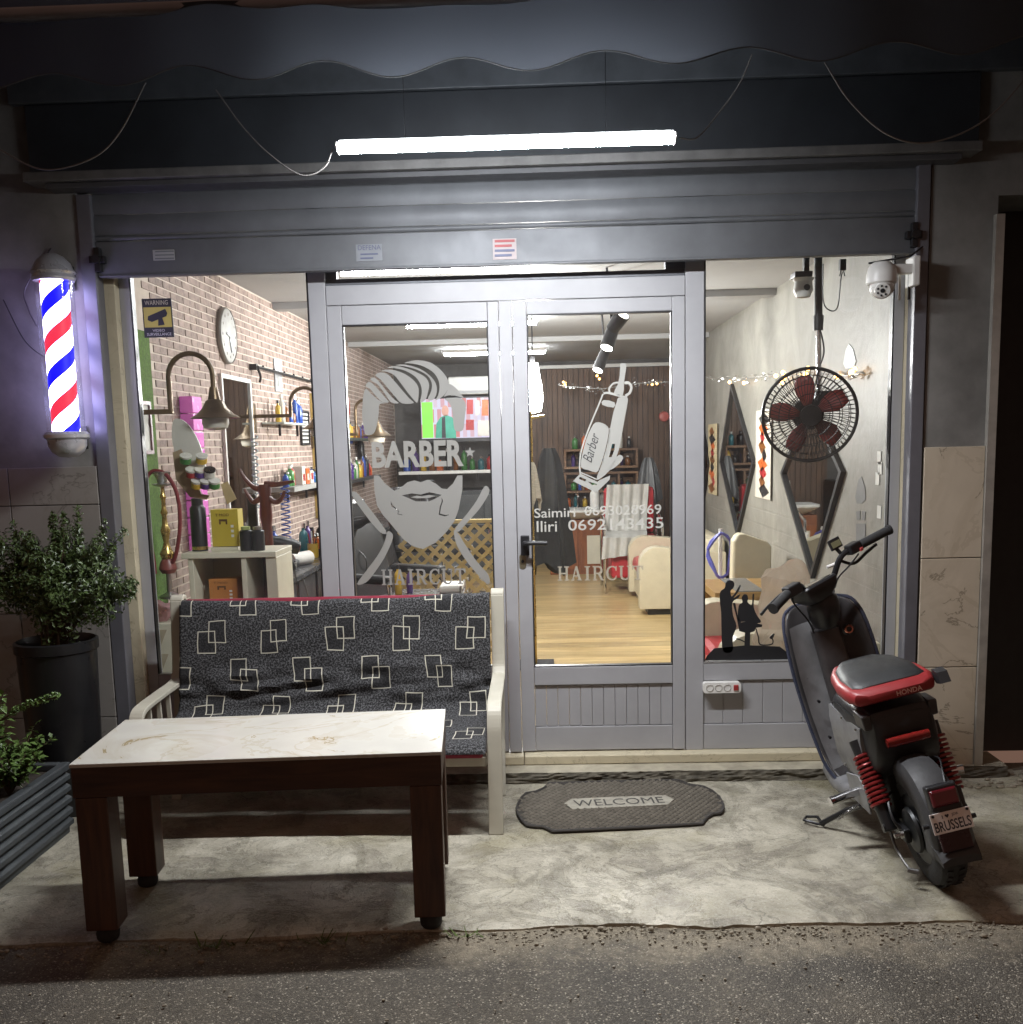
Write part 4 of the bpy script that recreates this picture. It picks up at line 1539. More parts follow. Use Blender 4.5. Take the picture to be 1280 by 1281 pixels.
# ================================================================== doormat
OUT = [(215, 90), (300, 88), (620, 80), (950, 72), (985, 84), (1005, 96), (1050, 103), (1100, 110), (1150, 135), (1190, 170), (1208, 205), (1212, 235), (1200, 255), (1188, 262), (1150, 266), (1120, 284), (1102, 305), (1095, 320), (700, 343), (230, 364), (212, 352), (180, 338), (130, 336), (90, 330), (58, 300), (35, 260), (30, 232), (38, 205), (58, 170), (82, 148), (140, 138), (185, 118)]
mg = [G(640 + x / 4.571, 960 + y / 4.571, .012) for x, y in OUT]
mc_ = sum(mg, V()) / len(mg)
dm = thing('doormat', 'dark brown woven doormat reading WELCOME before the door', 'doormat', (mc_.x, mc_.y, 0))
MATC = mat('coir_brown', (.05, .044, .036), .85, var=.3, scale=50, bump=.5, bscale=200)
MB().prism([(p.x, p.y, .004) for p in mg], (0, 0, .007)).build('backing', MATC, dm)
rim = MB().tube([(p.x, p.y, .0115) for p in mg], .006, 6, closed=True).build('rim', mat('mat_rim', (.045, .04, .036), .7), dm, smooth=True)
def inside(x, y, poly, m_=.02):
    c = False
    n = len(poly)
    for i in range(n):
        a, b = poly[i], poly[i - 1]
        if (a.y > y) != (b.y > y) and x < (b.x - a.x) * (y - a.y) / (b.y - a.y) + a.x:
            c = not c
        d = V((x - a.x, y - a.y, 0)).length
        if d < m_:
            return False
    return c
PLQ = [G(640 + x / 4.571, 960 + y / 4.571, .014) for x, y in [(300, 208), (345, 182), (600, 170), (880, 162), (930, 184), (895, 215), (650, 228), (350, 242)]]
wv_ = MB()
ang = math.atan2(.064, .88)
ca, sa = math.cos(ang), math.sin(ang)
for j in range(-24, 25):
    for i in range(-24, 25):
        lx = (i + .5 * (j % 2)) * .029
        ly = j * .0185
        x, y = mc_.x + lx * ca - ly * sa, mc_.y + lx * sa + ly * ca
        if inside(x, y, mg) and not inside(x, y, PLQ, 0):
            a_, b_ = .0155, .0062
            e = [V((x - a_ * ca, y - a_ * sa, .0112)), V((x + b_ * sa, y - b_ * ca, .0112)), V((x + a_ * ca, y + a_ * sa, .0112)), V((x - b_ * sa, y + b_ * ca, .0112)), V((x, y - .002, .022))]
            wv_.add(e, [(0, 1, 4), (1, 2, 4), (2, 3, 4), (3, 0, 4)])
wo = wv_.build('weave', mat('coir_weave', (.2, .18, .145), .8, var=.3, scale=40), dm)
wo['kind'] = 'stuff'
pq = MB().prism([(p.x, p.y, .0113) for p in PLQ], (0, 0, .005)).build('name_plate', mat('mat_plate', (.3, .28, .23), .8, var=.2, scale=40), dm)
a, b = G(640 + 362 / 4.571, 960 + 225 / 4.571, .0165), G(640 + 880 / 4.571, 960 + 203 / 4.571, .0165)
ux = (b - a).normalized()
text('lettering', 'WELCOME', mat('mat_letters', (.05, .045, .04), .8, var=.2), pq, a, ux, V((-ux.y, ux.x, 0)), (b - a).length, .075, depth=.001)

# ================================================================== socket strip on the foot panel
st_ = thing('socket_strip', 'white socket strip with red switch on the panel beside the door', 'socket strip', P(904, 860, -.03))
a, b = P(880, 867.5, -.03), P(926, 852, -.03)
zc_, xc_ = (a.z + b.z) / 2, (a.x + b.x) / 2
MB().prism([(xc_ + p, FY0 - .03, zc_ + q) for p, q in rrect(.172, .05, .014)], (0, .034, 0)).build('body', WHITEP, st_, bev=.003)
for k in range(3):
    sx = xc_ - .056 + k * .04
    so = MB().lathe([(.0175, .003), (.0175, .0), (.015, -.002), (.015, .006), (0, .006)], (sx, FY0 - .031, zc_), ax=(0, 1, 0), n=20, caps=False).build('socket', mat('socket_grey', (.4, .39, .36), .5, var=.05), st_, smooth=True)
    MB().cyl((sx - .006, FY0 - .0275, zc_ - .003), (sx - .006, FY0 - .024, zc_ - .003), .0025, n=6).cyl((sx + .006, FY0 - .0275, zc_ + .003), (sx + .006, FY0 - .024, zc_ + .003), .0025, n=6).build('pin_hole', BLACKP, so)
bx('switch', mat('switch_red', (.3, .03, .03), .35), st_, xc_ + .052, xc_ + .074, FY0 - .035, FY0 - .029, zc_ - .013, zc_ + .013, .002)
# ================================================================== scooter (x right, y forward, z up; leans on its side stand)
so_ = thing('scooter', 'small black electric scooter with red seat, parked on its side stand', 'scooter', (1.35, -1.25, 0), local=True, rot=(0, rad(-13.5), rad(1.2)))
GREYF = mat('fender_grey', (.04, .04, .042), .55, var=.2, scale=20, bump=.15, bscale=200)
SHLD = mat('shield_grey', (.2, .2, .205), .34, var=.25, scale=9, rvar=.16)
SHLB = mat('shield_black', (.05, .046, .047), .34, var=.3, scale=9, rvar=.16)
SPRING = mat('spring_red', (.22, .02, .02), .3, metal=.3, var=.1)
SEATR = mat('seat_red', (.27, .022, .024), .42, var=.12, scale=10)
SEATB = mat('seat_black', (.02, .021, .022), .5, var=.2, bump=.25, bscale=140)
STEEL = mat('steel', (.5, .49, .47), .3, metal=1.0, var=.12)


def wheel(y, r, w, parent):
    wh = MB().lathe([(r * .62, -w * .42), (r * .8, -w * .5), (r * .95, -w * .4), (r, -w * .15), (r, w * .15), (r * .95, w * .4), (r * .8, w * .5), (r * .62, w * .42)], (0, y, r), ax=(1, 0, 0), n=40, caps=False)
    for i in range(40):
        t = 2 * math.pi * i / 40
        for s_ in (-1, 1):
            c = V((s_ * w * .2, y + math.cos(t) * (r + .001), r + math.sin(t) * (r + .001)))
            tg = V((s_ * .3, -math.sin(t), math.cos(t))).normalized()
            wh.bar(c - tg * .009, c + tg * .009, .018, .005, up=(0, math.cos(t), math.sin(t)))
    ty = wh.build('tyre', RUBBER, parent, smooth=True)
    rim_ = MB().lathe([(r * .64, -w * .4), (r * .6, -w * .42), (r * .55, -w * .3), (r * .3, -w * .25), (r * .28, -w * .42), (.03, -w * .46), (.03, w * .46), (r * .28, w * .42), (r * .3, w * .25), (r * .55, w * .3), (r * .6, w * .42), (r * .64, w * .4)], (0, y, r), ax=(1, 0, 0), n=32).build('rim', BLACKM, parent, smooth=True)
    MB().cyl((-w * .75, y, r), (w * .75, y, r), .012, n=10).build('axle', STEEL, rim_, smooth=True)
    return ty


RW, FWY = .2, .84
wheel(0, RW, .105, so_)
wheel(FWY, .19, .09, so_)
# rear mudguard: arched shell wrapping the tyre, with a flap
def arch(r0, a0, a1, w0, w1, cy, cz, nseg=22, drop=.05):
    rings = []
    for i in range(nseg + 1):
        t = i / nseg
        a = rad(a0 + (a1 - a0) * t)
        w_ = w0 + (w1 - w0) * t
        c = V((0, cy + r0 * math.cos(a), cz + r0 * math.sin(a)))
        n_ = V((0, math.cos(a), math.sin(a)))
        ring = []
        for x, k in ((-1, -drop), (-1, -.006), (-.82, .012), (-.4, .02), (.4, .02), (.82, .012), (1, -.006), (1, -drop)):
            ring.append(c + V((x * w_, 0, 0)) + n_ * k)
        rings.append(ring)
    return rings
fd_ = MB().loft(arch(.222, 62, 188, .055, .07, 0, RW + .008, drop=.072), closed=False).build('rear_mudguard', GREYF, so_, smooth=True)
sm = fd_.modifiers.new('thick', 'SOLIDIFY')
sm.thickness = .006
# lamp block, plate, reflector and flap on the mudguard
def fend(a, r=.262, x=0.0):
    a = rad(a)
    return V((x, r * math.cos(a), RW + .012 + r * math.sin(a))), V((0, math.cos(a), math.sin(a))), V((0, math.sin(a), -math.cos(a)))
p, nn, dn = fend(150)
ax_ = V((1, 0, 0))
def block(center, nrm, down, w, h, t, taper=1.0):
    mb = MB()
    vs = []
    for k, sc in ((0, 1.0), (t, taper)):
        for sx, sy in ((-1, -1), (1, -1), (1, 1), (-1, 1)):
            vs.append(center + ax_ * (sx * w / 2 * sc) + down * (sy * h / 2 * sc) + nrm * k)
    mb.add(vs, [(0, 1, 2, 3), (7, 6, 5, 4), (0, 4, 5, 1), (1, 5, 6, 2), (2, 6, 7, 3), (3, 7, 4, 0)])
    return mb
RLENS = mat('dark_red_lens', (.11, .006, .012), .18, var=.2, coat=.5)
RLENS2 = mat('red_reflector', (.2, .012, .01), .2, var=.25, scale=60, coat=.5)
nb = (V((0, -1, .25))).normalized()
db = V((0, -.25, -1)).normalized()
hous = block(V((0, -.188, .372)), nb, db, .105, .1, .028, .9).build('tail_housing', BLACKP, so_, bev=.006)
block(V((0, -.212, .385)), nb, db, .092, .058, .012, .86).build('tail_lens', RLENS, hous, bev=.006)
pl = block(V((0, -.236, .312)), nb, db, .128, .066, .004, 1.0).build('number_plate', mat('plate_white', (.85, .77, .73), .45, var=.06), so_, bev=.001)
PB = mat('plate_ink', (.03, .022, .025), .5, var=0)
po_ = V((0, -.236, .312)) + nb * .0046
upb = -db
text('plate_lettering', 'BRUSSELS', PB, pl, po_ + ax_ * -.058 + upb * -.026, ax_, upb, .116, .032, depth=.0008, bold=.012)
text('plate_lettering', 'I', PB, pl, po_ + ax_ * -.027 + upb * .0135, ax_, upb, .0025, .0105, depth=.0008)
text('plate_lettering', 'JDR', PB, pl, po_ + ax_ * .004 + upb * .0135, ax_, upb, .021, .0105, depth=.0008)
hrt = [(0, -.006), (.0062, .001), (.006, .0045), (.003, .0056), (0, .0035), (-.003, .0056), (-.006, .0045), (-.0062, .001)]
MB().prism([po_ + ax_ * (-.011 + a_) + upb * (.019 + b_) for a_, b_ in hrt], nb * .001).build('plate_heart', PB, pl)
for sx in (-1, 1):
    q = po_ + ax_ * (sx * .055) + upb * .026
    MB().cyl(q - nb * .001, q + nb * .004, .0045, n=8).build('plate_bolt', BLACKM, pl)
    q = V((sx * .066, -.212, .3))
    MB().cyl(q, q + V((sx * .02, 0, 0)), .008, n=8).build('side_bolt', BLACKM, so_)
block(V((0, -.238, .248)), nb, db, .105, .07, .01, .9).build('rear_reflector', mat('dark_reflector', (.03, .008, .01), .25, var=.1), so_, bev=.004)
fl = MB()
rings = []
for i in range(6):
    t = i / 5
    y, z, w_ = -.205 - .055 * t, .225 - .02 * t - .02 * t * t, .07 - .008 * t
    rings.append([V((x * w_, y, z + k)) for x, k in ((-1, -.035 * (1 - .6 * t)), (-1, .004), (-.6, .014), (.6, .014), (1, .004), (1, -.035 * (1 - .6 * t)), (.6, -.012), (-.6, -.012))])
fl.loft(rings).build('mudguard_flap', GREYF, so_, smooth=True)
# hub motor cover, swing arm, brake bits
MB().lathe([(.0, .046), (.07, .048), (.08, .054), (.076, .064), (.045, .07), (.0, .072)], (0, 0, RW), ax=(-1, 0, 0), n=28).build('hub_motor', mat('hub_dark', (.03, .032, .033), .4, metal=.5), so_, smooth=True)
for sx in (-1, 1):
    MB().bar((sx * .085, -.03, RW - .005), (sx * .09, .36, .2), .05, .022, up=(1, 0, 0)).build('swing_arm', BLACKM, so_, bev=.005)
    for q in ((-.012, RW), (.045, RW + .01), (.1, RW + .03)):
        MB().cyl((sx * .095, q[0], q[1]), (sx * .125, q[0], q[1]), .009, n=6).cyl((sx * .095, q[0], q[1]), (sx * .105, q[0], q[1]), .014, n=10).build('axle_nut', STEEL, so_)
MB().tube(bez([(-.11, .1, .22), (-.12, .02, .14), (-.115, -.05, .1), (-.105, -.07, .085)], 4), .005, 6).cyl((-.12, -.06, .095), (-.09, -.075, .085), .009, n=8).build('brake_lever_arm', mat('dull_steel', (.16, .155, .15), .45, metal=.8), so_, smooth=True)
# twin shock absorbers
for sx in (-1, 1):
    top, bot = V((sx * .13, .17, .49)), V((sx * .125, .03, .22))
    d = (bot - top).normalized()
    sh = MB().cyl(top + d * .045, bot - d * .05, .016, n=12).cyl(bot - d * .075, bot + d * .01, .027, .022, n=14).cyl(top - d * .005, top + d * .05, .03, .028, n=14).cyl(bot + V((-.022, 0, 0)), bot + V((.022, 0, 0)), .017, n=12).build('shock_absorber', BLACKM, so_, smooth=True)
    MB().helix(top + d * .048, bot - d * .07, .032, .006, 11, n=7, per=18).build('spring', SPRING, sh, smooth=True)
# tail body below the seat
def ring_body(y, hw, z0, z1, r_, lean=0.0):
    cz, hh = (z0 + z1) / 2, (z1 - z0) / 2
    return [V((p, y + lean * q, cz + q)) for p, q in rrect(2 * hw, 2 * hh, min(r_, hw * .95, hh * .95), 4)]
MB().loft([ring_body(.045, .098, .47, .60, .035), ring_body(.06, .112, .42, .615, .03), ring_body(.13, .125, .33, .62, .03), ring_body(.27, .13, .26, .62, .035), ring_body(.42, .125, .2, .61, .04), ring_body(.47, .115, .17, .59, .04)]).build('tail_body', BLACKP, so_, smooth=True, bev=0)
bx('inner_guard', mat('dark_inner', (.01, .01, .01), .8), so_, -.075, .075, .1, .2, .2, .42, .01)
rf = MB()
rings = []
for i in range(7):
    t = i / 6
    s_ = .92 if i in (0, 6) else 1
    rings.append([V((-.073 + .146 * t, .034 + p * s_ - .012, .513 + q * s_)) for p, q in rrect(.026, .034, .012, 3)])
rf.loft(rings).build('tail_reflector', RLENS2, so_, smooth=True)
for sx in (-1, 1):
    MB().prism([(sx * .1, .05, .56), (sx * .128, .05, .56), (sx * .132, .05, .615), (sx * .1, .05, .615)], (0, .1, 0)).build('seat_bracket', SHLB, so_, bev=.006)
# side panels in grey, from the tail body down to the floorboard
for sx in (-1, 1):
    MB().loft([[V((sx * (.128 + k), .12 + dy, z)) for k, z in ((0, .55), (.008, .50), (.008, .36), (0, .31))] + [V((sx * (.118), .12 + dy, .31)), V((sx * .118, .12 + dy, .55))] for dy in (0, .1, .25, .36)]).build('side_panel', SHLD, so_, smooth=True)
# seat
def seat_ring(y, hw, z0, z1, r_):
    return [V((p, y, (z0 + z1) / 2 + q)) for p, q in rrect(2 * hw, z1 - z0, r_, 4)]
ZS = .648
def sy(y): return y + .035
MB().loft([seat_ring(sy(.005), .1, ZS + .01, ZS + .036, .011), seat_ring(sy(.02), .138, ZS + .002, ZS + .048, .02), seat_ring(sy(.07), .155, ZS, ZS + .056, .024), seat_ring(sy(.17), .155, ZS, ZS + .058, .024), seat_ring(sy(.3), .135, ZS + .002, ZS + .058, .024), seat_ring(sy(.39), .1, ZS + .006, ZS + .053, .02), seat_ring(sy(.43), .06, ZS + .014, ZS + .045, .012)]).build('seat_base', SEATR, so_, smooth=True)
def pad(y, hw, zz, t):
    return [V((p * hw, y, zz + t * q)) for p, q in ((-1, -.4), (-1, .15), (-.93, .6), (-.75, .92), (-.4, 1), (.4, 1), (.75, .92), (.93, .6), (1, .15), (1, -.4))]
MB().loft([pad(sy(.05), .105, ZS + .05, .006), pad(sy(.065), .13, ZS + .05, .018), pad(sy(.18), .134, ZS + .05, .028), pad(sy(.3), .115, ZS + .05, .028), pad(sy(.385), .078, ZS + .044, .024), pad(sy(.41), .05, ZS + .04, .012)]).build('seat_pad', SEATB, so_, smooth=True)
nb2 = V((0, -1, 0))
hp_ = V((-.045, .0085, ZS + .02))
text('seat_lettering', 'HONDA', mat('seat_print', (.8, .5, .46), .5, var=0), so_, V((.0, .038, ZS + .013)), (1, 0, 0), (0, 0, 1), .088, .018, depth=.0, bold=.02)
MB().loft([[V((x, y, ZS + z)) for y, z in ((.03, .02), (.05, .055), (.09, .06), (.1, .03), (.07, .012))] for x in (.148, .172, .185)]).build('grab_handle', mat('handle_grey', (.025, .025, .027), .45), so_, smooth=True)
# floorboard, chrome pegs, side stand
MB().loft([[V((p, y, .185 + z + q)) for p, q in rrect(2 * hw, .07, .03, 4)] for y, hw, z in ((.4, .12, .01), (.5, .15, 0), (.62, .158, -.005), (.74, .15, .01))]).build('floorboard', SHLD, so_, smooth=True)
for sx in (-1, 1):
    MB().cyl((sx * .11, .31, .255), (sx * .245, .28, .25), .017, n=14).cyl((sx * .235, .282, .2502), (sx * .25, .279, .25), .0185, n=14).build('foot_peg', CHROME, so_, smooth=True)
MB().prism([V((-.128, .2, .2)), V((-.128, .42, .19)), V((-.128, .42, .29)), V((-.128, .26, .33)), V((-.128, .2, .3))], (-.008, 0, 0)).build('peg_plate', SHLD, so_, bev=.003)
ks = MB()
ks.tube([(-.1, .3, .2), (-.17, .42, .14), (-.255, .50, .078)], .0105, 8)
MB_ = ks.build('side_stand', BLACKM, so_, smooth=True)
MB().tube([(-.25, .49, .076), (-.27, .50, .08), (-.31, .545, .09), (-.29, .58, .086), (-.25, .57, .078)], .006, 6, closed=True).build('stand_foot', BLACKM, MB_, smooth=True)
MB().helix((-.13, .34, .185), (-.2, .45, .105), .007, .0016, 16, n=4, per=8).build('stand_spring', STEEL, MB_)
# leg shield: shell with rounded rim, from the floorboard up to the bars
def shield_ring(z, y, hw, dep):
    # open C section, concave towards the rider
    pts = []
    for k in range(15):
        t = -1 + 2 * k / 14
        e = abs(t) ** 2.6
        pts.append(V((t * hw, y - dep * e, z)))
    return pts
SPROF = [(z_, y_, w__, d__ * .62) for z_, y_, w__, d__ in [(.185, .56, .125, .02), (.24, .66, .155, .05), (.34, .735, .165, .075), (.46, .785, .172, .09), (.6, .82, .176, .1), (.72, .845, .172, .1), (.8, .862, .162, .085), (.85, .872, .14, .06), (.868, .876, .1, .03)]]
si = MB().loft([shield_ring(*q) for q in SPROF], closed=False).build('leg_shield', SHLB, so_, smooth=True)
sm = si.modifiers.new('thick', 'SOLIDIFY')
sm.thickness = .012
sub = si.modifiers.new('sub', 'SUBSURF')
sub.levels = sub.render_levels = 1
edge = [shield_ring(*q)[0] for q in SPROF] + [V(q) for q in shield_ring(*SPROF[-1])[1:-1]] + [shield_ring(*q)[-1] for q in SPROF[::-1]]
MB().tube(bez(edge, 3), .0075, 6).build('shield_rim', mat('rim_blue_grey', (.04, .045, .07), .3, var=.1), so_, smooth=True)
# grey moulded inlay on the left of the inner face and central spine
inl = MB()
rings = []
for z, y, hw, dep in SPROF[1:7]:
    rr_ = shield_ring(z, y - .03, hw * .9, dep)
    rings.append([rr_[k] for k in range(0, 6)])
inl.loft(rings, closed=False).build('shield_inlay', SHLD, so_, smooth=True)
MB().loft([[V((p, y - .03 + q, z)) for p, q in rrect(.12, .06, .028, 4)] for z, y in ((.2, .6), (.34, .71), (.5, .765), (.66, .8), (.76, .83))]).build('shield_spine', SHLB, so_, smooth=True)
kl = MB().lathe([(.0, .0), (.024, .0), (.026, .006), (.02, .011), (.0, .011)], (.085, .775, .74), ax=(0, -1, .15), n=24).build('ignition_lock', BLACKP, so_, smooth=True)
MB().lathe([(.011, .0), (.017, .0), (.019, .004), (.016, .007), (.011, .006)], (.085, .763, .742), ax=(0, -1, .15), n=20, caps=False).build('lock_ring', mat('copper_ring', (.5, .22, .16), .25, metal=1.0), kl, smooth=True)
for z in (.36, .5):
    MB().cyl((-.115, SPROF[3][1] - .1 + (z - .46) * .35, z), (-.115, SPROF[3][1] - .115 + (z - .46) * .35, z), .006, n=8).build('screw', BLACKM, so_)
# front mudguard and fork
fm = MB().loft(arch(.21, 30, 160, .05, .055, FWY, .19, drop=.04), closed=False).build('front_mudguard', SHLB, so_, smooth=True)
for sx in (-1, 1):
    MB().cyl((sx * .075, FWY, .19), (sx * .07, FWY - .02, .55), .017, n=10).build('fork_leg', BLACKM, so_, smooth=True)
# steering head, bars turned to the left
hc = V((0, .72, .845))
MB().lathe([(.05, -.06), (.062, -.03), (.066, .02), (.06, .06), (.045, .075), (0, .078)], hc + V((0, .03, 0)), ax=(0, -.2, 1), n=24).build('steering_head', BLACKP, so_, smooth=True)
TW = Matrix.Translation(V((.015, .70, 1.012))) @ Matrix.Rotation(rad(28), 4, 'Z') @ Matrix.Rotation(rad(-6.5), 4, 'Y')
def tp(*q): return TW @ V(q)
bar = MB()
bar.tube(bez([tp(-.30, -.05, -.01), tp(-.2, -.02, .0), tp(-.13, .0, -.005), tp(-.085, .03, -.06), tp(-.03, .06, -.10)], 5), .0125, 8)
bar.tube(bez([tp(.31, -.05, .035), tp(.2, -.02, .03), tp(.12, .0, .02), tp(.075, .03, -.05), tp(.03, .06, -.11)], 5), .0125, 8)
bar.build('handlebar', BLACKM, so_, smooth=True)
MB().tube([tp(-.33, -.058, -.012), tp(-.22, -.026, .0)], .019, 12).tube([tp(-.335, -.0585, -.012), tp(-.325, -.056, -.012)], .022, 12).build('grip', RUBBER, so_, smooth=True)
MB().tube([tp(.345, -.06, .04), tp(.21, -.022, .03)], .019, 12).tube([tp(.35, -.061, .04), tp(.338, -.058, .04)], .0215, 12).build('grip', RUBBER, so_, smooth=True)
MB().box(-.035, .035, -.022, .022, -.02, .024, TW @ Matrix.Translation((-.185, -.018, 0))).build('switch_block', BLACKP, so_, bev=.006)
MB().box(-.03, .03, -.02, .02, -.02, .022, TW @ Matrix.Translation((.175, -.015, .03))).build('switch_block', BLACKP, so_, bev=.006)
MB().box(-.008, .008, -.024, -.016, -.01, .004, TW @ Matrix.Translation((.195, -.018, .02))).build('start_button', mat('button_red', (.5, .08, .08), .3), so_, bev=.002)
MB().tube(bez([tp(-.16, .03, -.01), tp(-.2, .045, -.015), tp(-.3, .02, -.025), tp(-.35, -.0, -.03)], 4), .006, 6).build('brake_lever', BLACKM, so_, smooth=True)
MB().tube(bez([tp(.12, .02, .0), tp(.16, -.01, -.03), tp(.23, -.02, -.012), tp(.29, -.025, .0)], 4), .007, 6).build('brake_lever', BLACKM, so_, smooth=True)
MB().tube(bez([tp(.19, -.02, .0), tp(.13, -.01, -.03), tp(.09, .02, -.06), tp(.07, .04, -.1)], 4), .004, 5).build('brake_cable', BLACKP, so_, smooth=True)
# dash
dd = MB().loft([[TW @ Matrix.Translation((-.035, .035, -.065)) @ Matrix.Rotation(rad(-14), 4, 'X') @ V((p, q, z)) for p, q in rrect(w_, d_, .025, 4)] for z, w_, d_ in ((-.045, .10, .07), (-.01, .17, .12), (.02, .185, .13), (.028, .175, .12))]).build('dash', BLACKP, so_, smooth=True)
MB().loft([[TW @ Matrix.Translation((-.035, .035, -.065)) @ Matrix.Rotation(rad(-14), 4, 'X') @ V((p, q, z)) for p, q in rrect(.15, .095, .015, 4)] for z in (.0275, .0305)]).build('dash_screen', mat('dash_glass', (.012, .012, .014), .12, var=0), dd)
# small clamp with a mirror on the right bar
mk = MB().box(-.03, .03, -.006, .006, -.022, .022, TW @ Matrix.Translation((.115, .01, .075)) @ Matrix.Rotation(rad(-12), 4, 'X')).build('phone_clamp', BLACKP, so_, bev=.003)
MB().box(-.024, .024, -.0075, -.0065, -.014, .01, TW @ Matrix.Translation((.115, .01, .075)) @ Matrix.Rotation(rad(-12), 4, 'X')).build('clamp_pad', mat('clamp_pad', (.25, .25, .14), .4), mk)
MB().cyl(tp(.115, .012, .055), tp(.12, .0, .03), .008, n=8).build('clamp_stem', BLACKM, mk)
MB().cyl(tp(.06, .035, -.005), tp(.095, .02, -.005), .007, n=8).build('cable_end', WHITEP, so_)
# panel seams, bolts, hoses and road dust that break up the bodywork
for sx in (-1, 1):
    for q in ((.14, .545), (.3, .545), (.2, .33), (.4, .33)):
        MB().cyl((sx * .134, q[0], q[1]), (sx * .14, q[0], q[1]), .0055, n=8).build('panel_screw', STEEL, so_)
    MB().tube(bez([(sx * .121, .08, .6), (sx * .129, .2, .585), (sx * .131, .35, .59), (sx * .12, .46, .56)], 5), .0022, 4).build('panel_seam', mat('seam_black', (.004, .004, .004), .9, var=0), so_)
MB().tube(bez([(-.06, .12, .3), (-.1, .06, .31), (-.115, .0, .26), (-.1, -.01, .22)], 6), .005, 6).build('motor_cable', BLACKP, so_, smooth=True)
MB().tube(bez([(.05, .1, .4), (.07, -.02, .44), (.05, -.1, .43), (.03, -.16, .4)], 6), .0035, 5).build('lamp_cable', BLACKP, so_, smooth=True)
MB().tube(bez([tp(-.15, .03, -.02), tp(-.12, .08, -.08), V((-.06, .77, .8)), V((-.05, .79, .7))], 6), .004, 5).build('brake_cable', BLACKP, so_, smooth=True)
MB().tube(bez([tp(.1, .03, -.02), tp(.12, .09, -.09), V((.05, .78, .8)), V((.05, .79, .7))], 6), .004, 5).build('brake_cable', BLACKP, so_, smooth=True)
for k in range(5):
    MB().box(-.1 + k * .05, -.075 + k * .05, .47, .6, .2205, .2235).build('tread_strip', RUBBER, so_)
# ================================================================== the room behind the glass
XL, XR, YB, ZF, ZC = -1.962, 1.74, 9.4, -.10, 2.60
FLOOR = m_planks('laminate_floor', '#a98d5e', '#d0b683', 1, .19, .3, (.7, 5, 1))
fo = MB().add([(XL - .1, .06, ZF), (XR + .1, .06, ZF), (XR + .1, YB, ZF), (XL - .1, YB, ZF)], [(0, 1, 2, 3)]).build('floor', FLOOR)
tag(fo, kind='structure')
tag(MB().box(XL - .1, XR + .1, .04, .07, -.12, .093).build('threshold_step', SILLM), kind='structure')
CEILM = mat('ceiling_paint', (.36, .36, .36), .7, var=.06, scale=1)
tag(MB().box(XL - .1, XR + .1, .36, YB + .1, ZC, ZC + .08).build('ceiling', CEILM), kind='structure')
# left wall with small brick slips standing proud of pale joints
WLI = MB().box(XL - .1, XL - .004, .06, YB, ZF, ZC).build('wall_left_inside', mat('brick_joint', '#cdbfb2', .85, var=.08))
tag(WLI, kind='structure')
BRK = mat('brick_slip', '#9a8880', .85, var=.3, scale=22, bump=.4, bscale=45, rand=.2)
BRK2 = mat('brick_slip_far', '#9a8880', .85, var=.36, scale=11, bump=.4, bscale=45)
CH, BL = .0435, .2
bproto = None
far = MB()
nb_ = 0
cand = []
for r_ in range(int(2.7 / CH)):
    z = ZF + r_ * CH
    off = (r_ % 2) * BL / 2
    for c in range(45):
        y = .55 + off + c * BL
        if y + BL > YB:
            continue
        cand.append((y, z))
near = set(sorted(cand, key=lambda q: (q[0] - .3) * 1.0 + abs(q[1] - 1.35) * 1.25)[:300])
for y, z in cand:
    if (y, z) in near:
        if bproto is None:
            me = MB().box(0, .0045, 0, BL - .013, 0, CH - .009).mesh('brick', BRK)
            bproto = me
        b_ = bpy.data.objects.new('brick', bproto)
        COL.objects.link(b_)
        b_.parent = WLI
        b_.location = (XL - .004 + rnd.uniform(-.0008, .0008), y, z)
    else:
        far.box(XL - .0045, XL + rnd.uniform(-.0008, .0008), y, y + BL - .013, z, z + CH - .009)
fb = far.build('brickwork', BRK2, WLI)
fb['kind'] = 'stuff'
tf = MB().box(XL + .002, XL + .014, .06, .56, ZF, 2.12).build('turf_panel', m_turf())
tag(tf, 'strip of green artificial turf on the wall beside the left window', 'turf')
# right wall, back wall
WRI = MB().box(XR, XR + .1, .06, YB, ZF, ZC).build('wall_right_inside', m_plaster_brick())
tag(WRI, kind='structure')
WBK = MB().box(XL - .1, XR + .1, YB, YB + .1, ZF, ZC).build('wall_back', mat('back_wall_paint', (.09, .085, .08), .7))
tag(WBK, kind='structure')
BOARD = m_veined_wood('wall_board', '#3d2c21', '#6b4f3a', (9, 9, .8), .55)
nbd = 30
wb = (XR + .4) / nbd
for i in range(nbd):
    x = -.4 + i * wb
    bx('board', BOARD, WBK, x + .003, x + wb - .003, YB - .02 - .004 * (i % 2), YB - .001, ZF, 2.5, .002)
bx('cornice', WHITEP, WBK, -.4, XR, YB - .05, YB - .026, 2.505, 2.55, .004)

